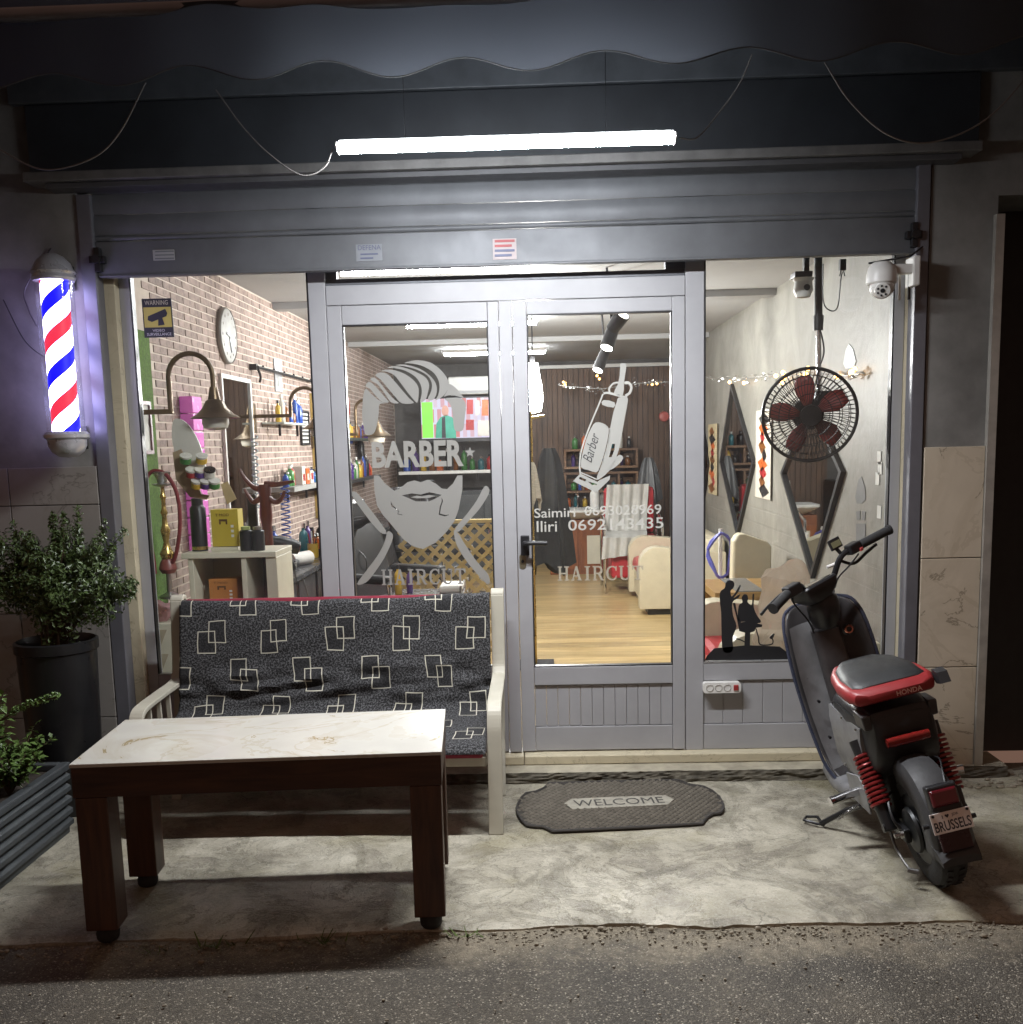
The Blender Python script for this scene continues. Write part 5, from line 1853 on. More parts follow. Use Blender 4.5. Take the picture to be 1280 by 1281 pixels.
# ceiling tubes
TIN = m_emit('ceiling_tube_light', (.96, .98, 1.0), TUBE_IN)
for i, (x0, y0, x1, y1, Y, lab) in enumerate(((427, 343, 662, 334, 1.75, 'ceiling tube lamp just inside above the door'), (509, 408, 671, 404.5, 4.5, 'ceiling tube lamp in the middle of the shop'), (556, 443.5, 682, 441, 7.3, 'ceiling tube lamp at the back of the shop'))):
    a, b = P(x0, y0, Y), P(x1, y1, Y)
    t = thing('ceiling_lamp', lab, 'lamp', ((a.x + b.x) / 2, Y, ZC), 'tube lamps on the shop ceiling')
    z = min(a.z, b.z, ZC - .05)
    z = (a.z + b.z) / 2
    MB().cyl((a.x, Y, z), (b.x, Y, z), .016, n=12).build('tube', TIN, t, smooth=True)
    bx('housing', WHITEP, t, a.x - .02, b.x + .02, Y - .03, Y + .03, z + .016, max(ZC, z + .04), .003)
for k, yy in enumerate((3.1, 6.1)):
    bx('ceiling_beam', CEILM, None, XL, XR, yy, yy + .14, ZC - .05, ZC + .001, .004)['kind'] = 'structure'

# bare bright bulb over the chairs
wk = thing('pendant_bulb', 'glaring white bulb hanging in the shop behind the door stile', 'lamp', P(664, 470, 3.4))
pc = P(667, 486, 3.4)
MB().lathe([(.0, -.19), (.06, -.17), (.075, -.08), (.066, .03), (.05, .12), (.04, .19), (0, .195)], pc, n=18).build('bulb', m_emit('bulb_light', (1.0, .98, .95), WORK), wk, smooth=True)
MB().cyl(pc + V((0, 0, .18)), (pc.x, pc.y, ZC), .006, n=6).cyl(pc + V((0, 0, .18)), pc + V((0, 0, .24)), .02, n=12).build('cord', BLACKP, wk)
# spotlights
SPOT = m_emit('spot_light', (1.0, .95, .85), 14)
for (px1_, py1_, px2_, py2_, Y, rr, lab) in ((766, 412, 779, 393, 2.0, .05, 'black ceiling spotlight nearest the door'), (768, 408, 759, 435, 2.3, .048, 'black ceiling spotlight pointing down behind the first'), (757, 440, 748, 463, 3.4, .045, 'black ceiling spotlight farthest from the door')):
    a, b = P(px1_, py1_, Y), P(px2_, py2_, Y - .06)
    t = thing('spotlight', lab, 'spotlight', a, 'spotlights in the shop')
    bo = MB().cyl(a, b, rr * .85, rr, n=18).build('body', BLACKM, t, smooth=True)
    d = (b - a).normalized()
    MB().cyl(b - d * .004, b + d * .003, rr * .82, n=18).build('lens', SPOT, t)
    MB().cyl(a, (a.x - .03, a.y, ZC), .008, n=6).build('stem', BLACKM, t)

# ------------------------------------------------------------------ things on the left wall
def frame_on_left(name, label, cat, x0, y0, x1, y1, fm, pm, fw=.02, th=.02, X=XL + .001):
    a, b = W(x0, y0, X), W(x1, y1, X)
    ya_, yb_ = sorted((a.y, b.y))
    za_, zb_ = sorted((a.z, b.z))
    t = thing(name, label, cat, (X, (ya_ + yb_) / 2, za_))
    f = MB()
    f.box(X, X + th, ya_, yb_, za_, za_ + fw).box(X, X + th, ya_, yb_, zb_ - fw, zb_).box(X, X + th, ya_, ya_ + fw, za_ + fw, zb_ - fw).box(X, X + th, yb_ - fw, yb_, za_ + fw, zb_ - fw)
    f.build('frame', fm, t)
    bx('picture', pm, t, X + .002, X + th * .5, ya_ + fw, yb_ - fw, za_ + fw, zb_ - fw, 0)
    return t, ya_, yb_, za_, zb_


MIRROR = mat('mirror_glass', (.62, .64, .64), .02, metal=1.0, var=0)
frame_on_left('wall_mirror', 'white framed mirror on the brick wall behind the arched lamp', 'mirror', 273, 467, 323, 690, WHITEP, MIRROR, .025)
frame_on_left('wall_mirror', 'gold edged mirror on the brick wall beside the door frame', 'mirror', 387, 492, 420, 640, mat('gold_frame', (.5, .38, .15), .35, metal=.7), MIRROR, .02)
tci = frame_on_left('certificate', 'framed paper certificate on the green turf panel', 'picture frame', 161, 500, 189, 568, mat('maroon_frame', (.16, .07, .08), .4), mat('paper', (.55, .54, .5), .7, var=.1), .018, .018, XL + .016)
ck = W(287, 420, XL + .03)
cl = thing('wall_clock', 'round pale wall clock high on the brick wall', 'clock', ck)
MB().lathe([(0, 0), (.158, 0), (.165, .012), (.165, .026), (.155, .03), (0, .028)], (XL, ck.y, ck.z), ax=(1, 0, 0), n=36).build('face', mat('clock_face', (.36, .35, .33), .5, var=.15, scale=14), cl, smooth=True)
MB().lathe([(.16, -.002), (.172, .0), (.174, .02), (.166, .03)], (XL, ck.y, ck.z), ax=(1, 0, 0), n=36, caps=False).build('rim', mat('clock_rim', (.3, .29, .27), .4, metal=.5), cl, smooth=True)
MB().bar((XL + .032, ck.y, ck.z), (XL + .032, ck.y + .03, ck.z - .1), .012, .003, up=(1, 0, 0)).bar((XL + .034, ck.y, ck.z), (XL + .034, ck.y - .06, ck.z + .01), .014, .003, up=(1, 0, 0)).build('hand', BLACKM, cl)
for k in range(12):
    t = k * math.pi / 6
    c = V((XL + .03, ck.y + .13 * math.sin(t), ck.z + .13 * math.cos(t)))
    MB().box(c.x, c.x + .002, c.y - .005, c.y + .005, c.z - .008, c.z + .008).build('hour_mark', mat('clock_mark', (.25, .23, .2), .5), cl)

BRONZE = mat('aged_bronze', (.14, .1, .06), .35, metal=.8, var=.25)


def arch_lamp(x0, y0, xa, ya, xs, ys, Y, k, label):
    """swan-neck lamp with a bell shade and opal globe; k = size in metres of the shade radius"""
    a, top, s_ = P(x0, y0, Y), P(xa, ya, Y), P(xs, ys, Y)
    t = thing('arched_lamp', label, 'lamp', (XL, Y, a.z), 'arched lamps along the brick wall')
    r_ = (s_.x - a.x) / 2
    cz = top.z - r_
    path = [V((a.x, Y, a.z)), V((a.x, Y, cz))] + [V((a.x + r_ - r_ * math.cos(math.pi * i / 12), Y, cz + r_ * math.sin(math.pi * i / 12))) for i in range(1, 13)] + [V((s_.x, Y, s_.z))]
    MB().tube(path, .0125, 10).build('arm', BRONZE, t, smooth=True)
    MB().box(XL, a.x + .01, Y - .012, Y + .012, a.z - .0, a.z + .024).box(XL, XL + .016, Y - .04, Y + .04, a.z - .1, a.z + .1).build('wall_bracket', BRONZE, t, bev=.004)
    MB().lathe([(.018, .0), (.024, -.03), (.03, -.06), (.042, -k * .6), (.06, -k * .9), (.1 * k / .13, -k * 1.15), (k * 1.05, -k * 1.32), (k * 1.04, -k * 1.34), (.095 * k / .13, -k * 1.18), (.05, -k * .9), (.02, -.06)], s_, n=28, caps=False).build('shade', BRONZE, t, smooth=True)
    MB().lathe([(k * .56, -k * 1.3), (k * .57, -k * 1.55), (k * .5, -k * 1.75), (k * .3, -k * 1.84), (0, -k * 1.86)], s_, n=20).build('globe', mat('opal_globe', (.5, .47, .4), .35, var=.06), t, smooth=True)


arch_lamp(214, 518, 240, 442, 267, 484, .36, .112, 'arched bronze lamp with bell shade before the wall mirror')
arch_lamp(364, 522, 382, 485, 399, 508, 2.4, .115, 'arched bronze lamp half hidden by the door frame')
arch_lamp(446, 545, 458, 500, 470, 520, 4.2, .13, 'arched bronze lamp seen through the frosted face')

# black gutter rail with hooks, thin sign, glass shelf
a, b = W(322, 459, XL + .05), W(394, 483, XL + .05)
rl = thing('hanging_rail', 'black rail with hooks on the brick wall above the shelf', 'rail', a)
MB().cyl((XL + .05, a.y, a.z), (XL + .05, b.y, a.z), .011, n=8).tube(bez([(XL + .05, a.y, a.z), (XL + .06, a.y + .03, a.z - .06), (XL + .05, a.y + .04, a.z - .1)], 4), .009, 6).build('rail', BLACKM, rl, smooth=True)
for k in range(6):
    y = a.y + (b.y - a.y) * (k + .5) / 6
    MB().ball((XL + .05, y, a.z + .014), .009, 6, 4).build('knob', BLACKM, rl)
MB().box(XL, XL + .05, a.y - .02, a.y + .02, a.z - .02, a.z + .02).build('bracket', BLACKM, rl)
sg, ya_, yb_, za_, zb_ = frame_on_left('narrow_sign', 'narrow black wall sign with a column of white marks', 'sign', 373.5, 513, 386, 557, BLACKP, mat('sign_face', (.03, .03, .03), .4), .012, .02)
for k in range(8):
    z = za_ + .03 + (zb_ - za_ - .06) * k / 7
    bx('print_mark', SWH, sg, XL + .0115, XL + .0135, ya_ + .03, yb_ - .03, z - .009, z + .008, 0)
sw = W(347, 470, XL + .001)
swt = thing('socket_plate', 'clear wall plate with a painted white glint high on the brick wall', 'socket', sw)
bx('plate', mat('plate_clear', (.45, .46, .48), .15), swt, XL, XL + .012, sw.y - .1, sw.y + .1, sw.z - .12, sw.z + .12, .004)
bx('painted_glint', WHITEP, swt, XL + .012, XL + .02, sw.y - .03, sw.y + .06, sw.z - .08, sw.z - .01, .004)  # white block painted in for the glint on the plate


def bottle(loc, r, h, m, label, group, cap=BLACKP, cat='bottle', neck=.35, name='bottle'):
    t = thing(name, label, cat, loc, group)
    MB().lathe([(r * .9, 0), (r, .006), (r, h * .62), (r * .85, h * .72), (r * neck, h * .8), (r * neck, h * .86)], loc, n=12).build('body', m, t, smooth=True)
    MB().lathe([(r * neck * 1.25, h * .86), (r * neck * 1.25, h)], loc, n=10).build('cap', cap, t)
    return t


COLS = [mat('pl_' + n, c, .3, var=.1) for n, c in (('amber', '#7a4a1c'), ('white', '#c9c6bd'), ('blue', '#24499b'), ('green', '#3b7a3a'), ('red', '#a12a2a'), ('violet', '#4b2f77'), ('black', '#1a1a1c'), ('orange', '#c9622a'), ('yellow', '#c9a53a'), ('teal', '#2c6a72'))]
CN = ['amber', 'white', 'blue', 'green', 'red', 'violet', 'black', 'orange', 'yellow', 'teal']


def shelf(name, label, x0, x1, y0, y1, z, m, th=.02, brk=True):
    t = thing(name, label, 'shelf', ((x0 + x1) / 2, (y0 + y1) / 2, z))
    bx('board', m, t, x0, x1, y0, y1, z - th, z, .002)
    if brk:
        for f in (.2, .8):
            y = y0 + (y1 - y0) * f if abs(y1 - y0) > abs(x1 - x0) else (y0 + y1) / 2
            x = (x0 + x1) / 2 if abs(y1 - y0) > abs(x1 - x0) else x0 + (x1 - x0) * f
            bx('bracket', BLACKM, t, x - .008, x + .008, y - .008, y + .008, z - th - .08, z - th - .0005, 0)
    return t


ORD = ('first second third fourth fifth sixth seventh eighth ninth tenth eleventh twelfth thirteenth fourteenth fifteenth sixteenth seventeenth eighteenth nineteenth twentieth '
       'twenty-first twenty-second twenty-third twenty-fourth twenty-fifth twenty-sixth twenty-seventh').split()


def fill_shelf(x0, x1, y0, y1, z, n, seed, where, rmin=.02, rmax=.035, hmin=.1, hmax=.22):
    rg = random.Random(seed)
    for i in range(n):
        f = (i + .5) / n
        x = x0 + (x1 - x0) * f + rg.uniform(-.008, .008)
        y = y0 + (y1 - y0) * f + rg.uniform(-.008, .008)
        k = rg.randrange(len(COLS))
        bottle(V((x, y, z + .0005)), rg.uniform(rmin, rmax), rg.uniform(hmin, hmax), COLS[k], '%s bottle, %s from %s on %s' % (CN[k], ORD[i], 'the window' if abs(y1 - y0) > .3 else 'the left end', where), 'bottles on %s' % where, cap=rg.choice((BLACKP, WHITEP, CHROME)))


g1 = W(345, 528, XL + .1)
g2 = W(392, 528, XL + .1)
shelf('glass_shelf', 'pale glass shelf on the brick wall below the rail', XL + .001, XL + .16, g1.y, g1.y + .9, g1.z, mat('pale_glass', (.55, .62, .58), .15, var=.05), .014)
fill_shelf(XL + .09, XL + .08, g1.y + .06, g1.y + .8, g1.z, 7, 5, 'the glass shelf')
WSH = mat('grey_shelf', (.3, .3, .29), .5, var=.08)
s2 = W(365, 608, XL + .12)
shelf('wall_shelf', 'grey wall shelf with cartons beside the blue cord', XL + .001, XL + .2, s2.y - .25, s2.y + .75, s2.z, WSH, .035)
fill_shelf(XL + .12, XL + .1, s2.y - .2, s2.y + .15, s2.z, 4, 8, 'the grey wall shelf')
for k, (dy, m, lab) in enumerate(((.24, COLS[1], 'white carton on the grey wall shelf'), (.38, COLS[7], 'orange carton on the grey wall shelf'), (.52, COLS[1], 'white printed box at the end of the grey wall shelf'))):
    t = thing('carton', lab, 'carton', (XL + .1, s2.y + dy, s2.z), 'cartons on the grey wall shelf')
    bx('box', m, t, XL + .05, XL + .16, s2.y + dy - .055, s2.y + dy + .055, s2.z + .0005, s2.z + .14 - .02 * k, .003)
    bx('print', COLS[4] if k != 1 else COLS[1], t, XL + .1605, XL + .162, s2.y + dy - .03, s2.y + dy + .03, s2.z + .03, s2.z + .08, 0)
# long counter below the mirrors
CTR = mat('counter_black', (.025, .025, .027), .35, var=.2)
ct = thing('counter', 'long black counter with drawers along the brick wall', 'counter', (-1.76, 4.0, ZF))
bx('top', mat('counter_top', (.06, .06, .065), .25), ct, XL + .001, -1.5, 1.15, 7.4, .72, .755, .003)
for k in range(6):
    y = 1.17 + k * 1.04
    u = bx('cabinet', CTR, ct, XL + .001, -1.55, y, y + 1.02, ZF + .001, .7195, .004)
    for q in range(2):
        dd_ = bx('drawer', mat('drawer_dark', (.04, .04, .045), .35), u, -1.549, -1.535, y + .03 + q * .5, y + .49 + q * .5, .35, .7, .003)
        bx('door', _mc['drawer_dark'], u, -1.549, -1.535, y + .03 + q * .5, y + .49 + q * .5, ZF + .05, .33, .003)
fill_shelf(-1.85, -1.85, 1.25, 2.4, .755, 10, 31, 'the black counter near the window', .022, .04, .12, .26)
fill_shelf(-1.72, -1.72, 2.6, 5.6, .755, 22, 37, 'the black counter deep in the shop', .022, .04, .12, .28)
# higher cluttered shelves deeper in
s3 = shelf('wall_shelf', 'dark shelf of bottles deep along the brick wall', XL + .001, XL + .18, 3.6, 6.8, 1.22, CTR, .03)
fill_shelf(XL + .09, XL + .09, 3.65, 6.7, 1.22, 26, 41, 'the dark shelf along the brick wall', .02, .035, .1, .25)
s4 = shelf('wall_shelf', 'upper shelf of coloured bottles deep along the brick wall', XL + .001, XL + .16, 4.3, 6.6, 1.62, CTR, .03)
fill_shelf(XL + .09, XL + .09, 4.35, 6.5, 1.62, 16, 43, 'the upper shelf along the brick wall', .02, .035, .1, .22)


# tools and odds and ends on the counter and shelves
def clutter(kind, loc, rz, k, label):
    t = thing(kind, label, {'hair_clipper': 'clipper', 'brush_jar': 'jar', 'towel_roll': 'towel', 'comb_box': 'box', 'hair_brush': 'brush'}[kind], loc, 'barber tools on the shelves', local=True, rot=(0, 0, rz))
    m = COLS[k]
    if kind == 'hair_clipper':
        MB().loft([[V((x, p, .03 + q)) for p, q in rrect(w__, .05, .02, 3)] for x, w__ in ((-.09, .035), (-.05, .05), (.03, .052), (.07, .045))]).build('body', BLACKP, t, smooth=True)
        bx('blade', STEEL, t, .0705, .095, -.022, .022, .015, .045, .003)
    elif kind == 'brush_jar':
        MB().lathe([(.035, 0), (.038, .01), (.038, .1), (.034, .1), (.034, .012), (0, .012)], (0, 0, 0), n=16).build('jar', m, t, smooth=True)
        for q in range(4):
            a_ = q * 1.6
            MB().cyl((.012 * math.cos(a_), .012 * math.sin(a_), .013), (.03 * math.cos(a_), .03 * math.sin(a_), .17 + .02 * (q % 2)), .005, n=6).build('handle', (BLACKP, COLS[0], COLS[4], WHITEP)[q], t)
    elif kind == 'towel_roll':
        MB().cyl((-.1, 0, .045), (.1, 0, .045), .045, n=16).build('roll', mat('white_towel2', (.6, .58, .55), .9, var=.15, bump=.6, bscale=120), t, smooth=True)
        MB().cyl((-.1005, 0, .045), (-.1, 0, .045), .03, n=12).build('fold', m, t)
    elif kind == 'comb_box':
        bx('tray', m, t, -.08, .08, -.05, .05, 0, .05, .004)
        for q in range(5):
            bx('comb', BLACKP if q % 2 else COLS[7], t, -.07 + q * .028, -.064 + q * .028, -.04, .04, .0505, .12, .001)
    else:
        MB().ball((0, 0, .02), (.05, .03, .02), 12, 8).build('head', BLACKP, t, smooth=True)
        MB().cyl((.045, 0, .02), (.16, 0, .018), .01, .008, n=8).build('handle', m, t, smooth=True)


rg = random.Random(91)
kinds = ('hair_clipper', 'brush_jar', 'towel_roll', 'comb_box', 'hair_brush')
words = {'hair_clipper': 'black hair clipper', 'brush_jar': 'jar of brushes', 'towel_roll': 'rolled white towel', 'comb_box': 'tray of combs', 'hair_brush': 'black hair brush'}
n_ = 0
for x_, z_, y_a, y_b, cnt, where in ((-1.64, .7555, 1.25, 2.3, 8, 'the black counter near the window'), (-1.62, .7555, 2.5, 5.2, 15, 'the black counter deep in the shop')):
    for q in range(cnt):
        y_ = y_a + (y_b - y_a) * (q + .5) / cnt
        kk = kinds[(q * 2 + n_) % 5]
        clutter(kk, (x_ + rg.uniform(-.05, .04), y_, z_), rg.uniform(0, 6.28), rg.randrange(10), '%s, %s tool from the window on %s' % (words[kk], ORD[q], where))
    n_ += 1
# posters, cords and hung tools on the brick wall
for q, (px_a, py_a, k_, lab) in enumerate(((405 + 28, 520, 4, 'red bottle holder hung on the brick wall behind the left door leaf'), (437, 555, 2, 'blue bottle holder hung on the brick wall behind the left door leaf'), (434, 585, 8, 'yellow bottle holder hung on the brick wall behind the left door leaf'), (452, 575, 6, 'black bottle holder hung on the brick wall behind the left door leaf'))):
    c_ = W(px_a, py_a, XL + .06)
    t = thing('bottle_holder', lab, 'bottle', c_)
    MB().lathe([(.03, 0), (.04, .02), (.04, .16), (.02, .2), (.012, .24)], c_, n=14).build('bottle', COLS[k_], t, smooth=True)
    bx('hook', BLACKM, t, XL, c_.x, c_.y - .01, c_.y + .01, c_.z + .15, c_.z + .17, 0)
for q, (dx, lab) in enumerate(((0, 'tangled grey cable hanging from the counter near the window'), (.35, 'tangled grey cable hanging from the counter behind the chair'))):
    y_ = 1.7 + dx * 4
    o = MB().tube(bez([(-1.52, y_, .75), (-1.49, y_ + .03, .6), (-1.5, y_ + .1, .3), (-1.48, y_ + .02, .1), (-1.42, y_ + .12, ZF + .01), (-1.3, y_ + .3, ZF + .01)], 6), .005, 5).build('hanging_cable', WIRE, smooth=True)
    tag(o, lab, 'cable')
# coiled cords and hair dryers hanging at the mirror
def coil(x, y0, y1, Y, m, label, R_=.02, turns=10):
    a, b = P(x, y0, Y), P(x + 3, y1, Y)
    o = MB().helix(a, b, R_, .004, turns, 5, 12).build('coiled_cord', m, smooth=True)
    tag(o, label, 'cord', 'coiled dryer cords')
    o.location = (0, 0, 0)


coil(318, 545, 640, 1.15, mat('cord_steel', (.3, .38, .42), .4), 'grey coiled cord hanging before the wall mirror', .018, 11)
coil(356, 600, 690, 1.35, COLS[2], 'blue coiled cord hanging beside the mirror', .026, 14)


def dryer(px, py, Y, label, m=BLACKP, flip=1):
    c = P(px, py, Y)
    t = thing('hair_dryer', label, 'hair dryer', c, 'hair dryers at the counter')
    MB().lathe([(.0, -.09), (.036, -.085), (.045, -.04), (.043, .03), (.03, .08), (.03, .13), (.026, .13)], c, ax=(-flip, -.4, .35), n=18).build('barrel', m, t, smooth=True)
    MB().cyl(c + V((.0, 0, -.02)), c + V((.045 * flip, .02, -.15)), .018, .015, n=10).build('handle', m, t, smooth=True)
    MB().lathe([(.0, .086), (.03, .087), (.034, .078)], c, ax=(flip, .4, -.35), n=16, caps=False).build('intake', mat('dryer_red', (.6, .1, .06), .4), t)
    MB().tube(bez([c + V((.045 * flip, .02, -.15)), c + V((.06, .0, -.25)), c + V((.05, .03, -.4))], 5), .004, 5).build('cable', BLACKP, t)


dryer(356, 681, 1.2, 'black hair dryer with a red intake hanging at the counter')
dryer(445, 655, 2.6, 'black hair dryer lying on the counter seen under the frosted razor', BLACKP, -1)

# pink lit acrylic column and spray cans, products near the window
pk = thing('pink_column', 'glowing pink acrylic display column against the brick wall', 'display', W(250, 690, XL + .02))
a = W(243, 690, XL + .03)
for k in range(9):
    z = a.z + k * .095
    bx('cell', mat('pink_acrylic', (.75, .2, .6), .25, emit=.1, ecol=(.7, .12, .6), var=.05), pk, XL + .003, XL + .075, a.y, a.y + .16, z, z + .088, .004)

# hookah
HY = .17
hk = thing('hookah', 'tall brass hookah with a red hose inside the left window', 'hookah', P(212, 745, HY))
hb = P(213, 748, HY)
ht = P(203, 596, HY)
hx = hb.x
HZ0, HZ1 = hb.z, ht.z
hh = HZ1 - HZ0
BRASS = mat('brass', (.55, .4, .14), .28, metal=.9, var=.15)
MB().lathe([(.045, 0), (.05, .01), (.012, .03), (.012, .12)], (hx, HY, HZ0), n=18).build('foot', STEEL, hk, smooth=True)
MB().lathe([(.0, 0), (.03, .0), (.042, .02), (.036, .05), (.024, .07)], (hx, HY, HZ0 + .12), n=18).build('cup', mat('hookah_red', (.2, .05, .04), .4), hk, smooth=True)
pro = [(.026, .19), (.034, .215), (.02, .24), (.012, .27), (.018, .3), (.024, .325), (.014, .35), (.01, .39), (.017, .41), (.01, .43), (.01, .47), (.016, .485), (.009, .5), (.009, hh - .05)]
MB().lathe(pro, (hx, HY, HZ0), n=16).build('stem', BRASS, hk, smooth=True)
MB().lathe([(.012, hh - .05), (.045, hh - .04), (.05, hh - .036), (.02, hh - .03), (.03, hh), (.045, hh + .02), (.03, hh + .024), (0, hh + .03)], (hx, HY, HZ0), n=18).build('bowl', mat('foil', (.5, .5, .5), .3, metal=.9, bump=.8, bscale=80), hk, smooth=True)
MB().tube(bez([P(204, 706, HY), P(218, 700, HY - .02), P(225, 660, HY - .02), P(222, 620, HY - .02), P(208, 594, HY - .02), P(190, 590, HY - .02), P(180, 610, HY - .02), P(183, 650, HY - .02), P(192, 700, HY - .02), P(194, 718, HY - .02)], 8), .0095, 8).build('hose', mat('hose_red', (.19, .025, .03), .45, var=.2), hk, smooth=True)
# pedestal with triangle pattern under it
pe = thing('white_pedestal', 'white pedestal with pale triangles in the corner of left window', 'pedestal', P(202, 850, .3))
p0, p1 = P(190, 846, .22), P(216, 779, .22)
bx('body', CREAMW, pe, p0.x - .02, p0.x + .18, .2, .44, ZF, p1.z, .004)
for k in range(2):
    z0 = p1.z - .03 - k * .12
    MB().prism([(p0.x + .0, .198, z0), (p0.x + .1, .198, z0), (p0.x + .05, .198, z0 - .11)], (0, .0015, 0)).build('triangle', mat('beige_triangle', (.45, .38, .28), .5), pe)
bag = MB()
rg = random.Random(3)
bc = P(203, 765, .3)
bag.ball(bc, (.075, .06, .05), 14, 9)
for q in bag.v:
    q += V((noise.noise(q * 22), noise.noise(q * 22 + V((5, 0, 0))), noise.noise(q * 20 + V((0, 9, 0))))) * .025
tag(bag.build('plastic_bag', m_frost('pink_plastic', (.75, .45, .48), .75)), 'crumpled pink plastic bag on the white pedestal', 'bag')

# display shelf unit with boxes and cans
un = thing('display_unit', 'cream open shelf unit with cartons behind the bench', 'shelf unit', P(290, 750, .45))
u0, u1 = P(228, 692, .4), P(346, 690, .4)
zt_ = u0.z
bx('top', CREAMW, un, u0.x, u1.x, .38, .72, zt_ - .028, zt_, .003)
for xx in (u0.x + .03, P(302, 700, .4).x, u1.x - .055):
    bx('upright', CREAMW, un, xx, xx + (.055 if xx > u1.x - .1 else .025), .39, .71, ZF, zt_ - .0285, .003)
bx('back_panel', mat('tan_back', (.4, .31, .19), .5, var=.06), un, u0.x + .056, P(302, 700, .4).x - .001, .69, .7, ZF, zt_ - .03, 0)
bx('back_panel', mat('dark_back', (.05, .045, .045), .5), un, P(302, 700, .4).x + .026, u1.x - .056, .69, .7, ZF, zt_ - .03, 0)
bx('shelf', CREAMW, un, u0.x + .056, u1.x - .056, .4, .688, .45, .47, .002)


def carton(x0, y0, x1, y1, Y, m, mw, label, dep=.09):
    a, b = P(x0, y1, Y), P(x1, y0, Y)
    t = thing('carton', label, 'carton', ((a.x + b.x) / 2, Y, a.z), 'product cartons in the window')
    w_ = b.x - a.x
    h_ = b.z - a.z
    bx('box', m, t, a.x, b.x, Y, Y + dep, a.z, b.z, .002)
    text('print', 'T·MOD', mw, t, V((a.x + w_ * .18, Y - .001, b.z - h_ * .18)), (1, 0, 0), (0, 0, 1), w_ * .5, h_ * .07)
    bx('print', mw, t, a.x + w_ * .3, a.x + w_ * .6, Y - .0015, Y - .0002, a.z + h_ * .68, a.z + h_ * .74, 0)
    bx('print', mw, t, a.x + w_ * .3, a.x + w_ * .36, Y - .0015, Y - .0002, a.z + h_ * .6, a.z + h_ * .678, 0)
    bx('print', mw, t, a.x + w_ * .54, a.x + w_ * .6, Y - .0015, Y - .0002, a.z + h_ * .6, a.z + h_ * .678, 0)
    for k in range(3):
        bx('print', WHITEP, t, a.x + w_ * .72, a.x + w_ * .82, Y - .0015, Y - .0002, a.z + h_ * (.25 + k * .13), a.z + h_ * (.32 + k * .13), 0)


BRN = mat('carton_ink', (.12, .06, .02), .6, var=0)
carton(266, 637, 297, 684, .48, mat('carton_yellow', (.55, .42, .05), .5, var=.06), BRN, 'yellow product carton on top of the cream shelf unit')
carton(263, 724, 296, 758, .46, mat('carton_orange', (.5, .2, .05), .5, var=.08), BRN, 'orange product carton inside the cream shelf unit')
bx('stand', CREAMW, un, P(266, 690, .48).x, P(300, 690, .48).x, .46, .6, zt_ + .0005, P(280, 684, .48).z - .001, .002)


def can(x0, y0, x1, y1, Y, m, label, top=CHROME, band=None):
    a, b = P(x0, y1, Y), P(x1, y0, Y)
    r_ = (b.x - a.x) / 2
    cx_ = (a.x + b.x) / 2
    t = thing('spray_can', label, 'can', (cx_, Y, a.z), 'cans on the cream shelf unit')
    h_ = b.z - a.z
    MB().lathe([(r_ * .9, 0), (r_, .004), (r_, h_ * .8), (r_ * .7, h_ * .86)], (cx_, Y, a.z), n=18).build('body', m, t, smooth=True)
    MB().lathe([(r_ * .72, h_ * .86), (r_ * .72, h_ * .98), (r_ * .3, h_)], (cx_, Y, a.z), n=16).build('cap', top, t, smooth=True)
    if band:
        MB().lathe([(r_ * 1.004, h_ * .04), (r_ * 1.004, h_ * .1)], (cx_, Y, a.z), n=18, caps=False).build('band', band, t)


can(241, 622, 256, 690, .5, BLACKP, 'tall black and gold spray can on the cream shelf unit', BLACKP, BRASS)
can(301, 658, 315, 689, .46, BLACKP, 'black can standing left of its twin on the cream shelf unit', mat('lime', (.35, .4, .15), .4))
can(316, 658, 330, 689, .46, BLACKP, 'black can with a white emblem on the cream shelf unit', STEEL)

# leaning oval board with tubs (product stand)
rk = thing('product_stand', 'white oval product board with wax tubs by the left window', 'display', P(245, 620, .6))
ob = [(216, 528), (224, 524), (236, 532), (248, 552), (255, 575), (256, 590), (240, 592), (226, 580), (216, 556)]
MB().prism([P(x, y, .33) for x, y in smoothed(ob, 3)], (0, .012, 0)).build('board', mat('board_white', (.6, .58, .54), .5, var=.08), rk)
MB().prism([P(x, y, .3) for x, y in ((216, 566), (226, 562), (252, 618), (262, 620), (258, 625), (238, 622), (220, 600))], (0, .014, 0)).build('easel', mat('cardboard', (.3, .22, .14), .7), rk)
for row, (yy, xs_) in enumerate(((575, (232, 252)), (592, (239, 250, 262)), (606, (246, 257, 268)))):
    for k, xx in enumerate(xs_):
        c = P(xx, yy, .28)
        kk = (3, 8, 9, 4, 5, 1, 8, 5)[(row * 3 + k) % 8]
        tb = MB().lathe([(.023, 0), (.027, .004), (.027, .027), (.022, .031)], c - V((0, 0, .015)), ax=(.25, -.5, 1), n=14).build('tub', COLS[kk], rk, smooth=True)
        MB().lathe([(.022, .031), (.028, .032), (.028, .041), (0, .042)], c - V((0, 0, .015)), ax=(.25, -.5, 1), n=14).build('lid', COLS[1] if kk != 1 else COLS[6], tb, smooth=True)
tgp = MB().prism([P(x, y, .5) for x, y in ((276, 606), (285, 602), (296, 624), (284, 631))], (0, .002, 0)).build('paper_tag', mat('kraft_tag', (.5, .38, .2), .7))
tag(tgp, 'brown paper tag hanging beside the product tubs', 'tag')

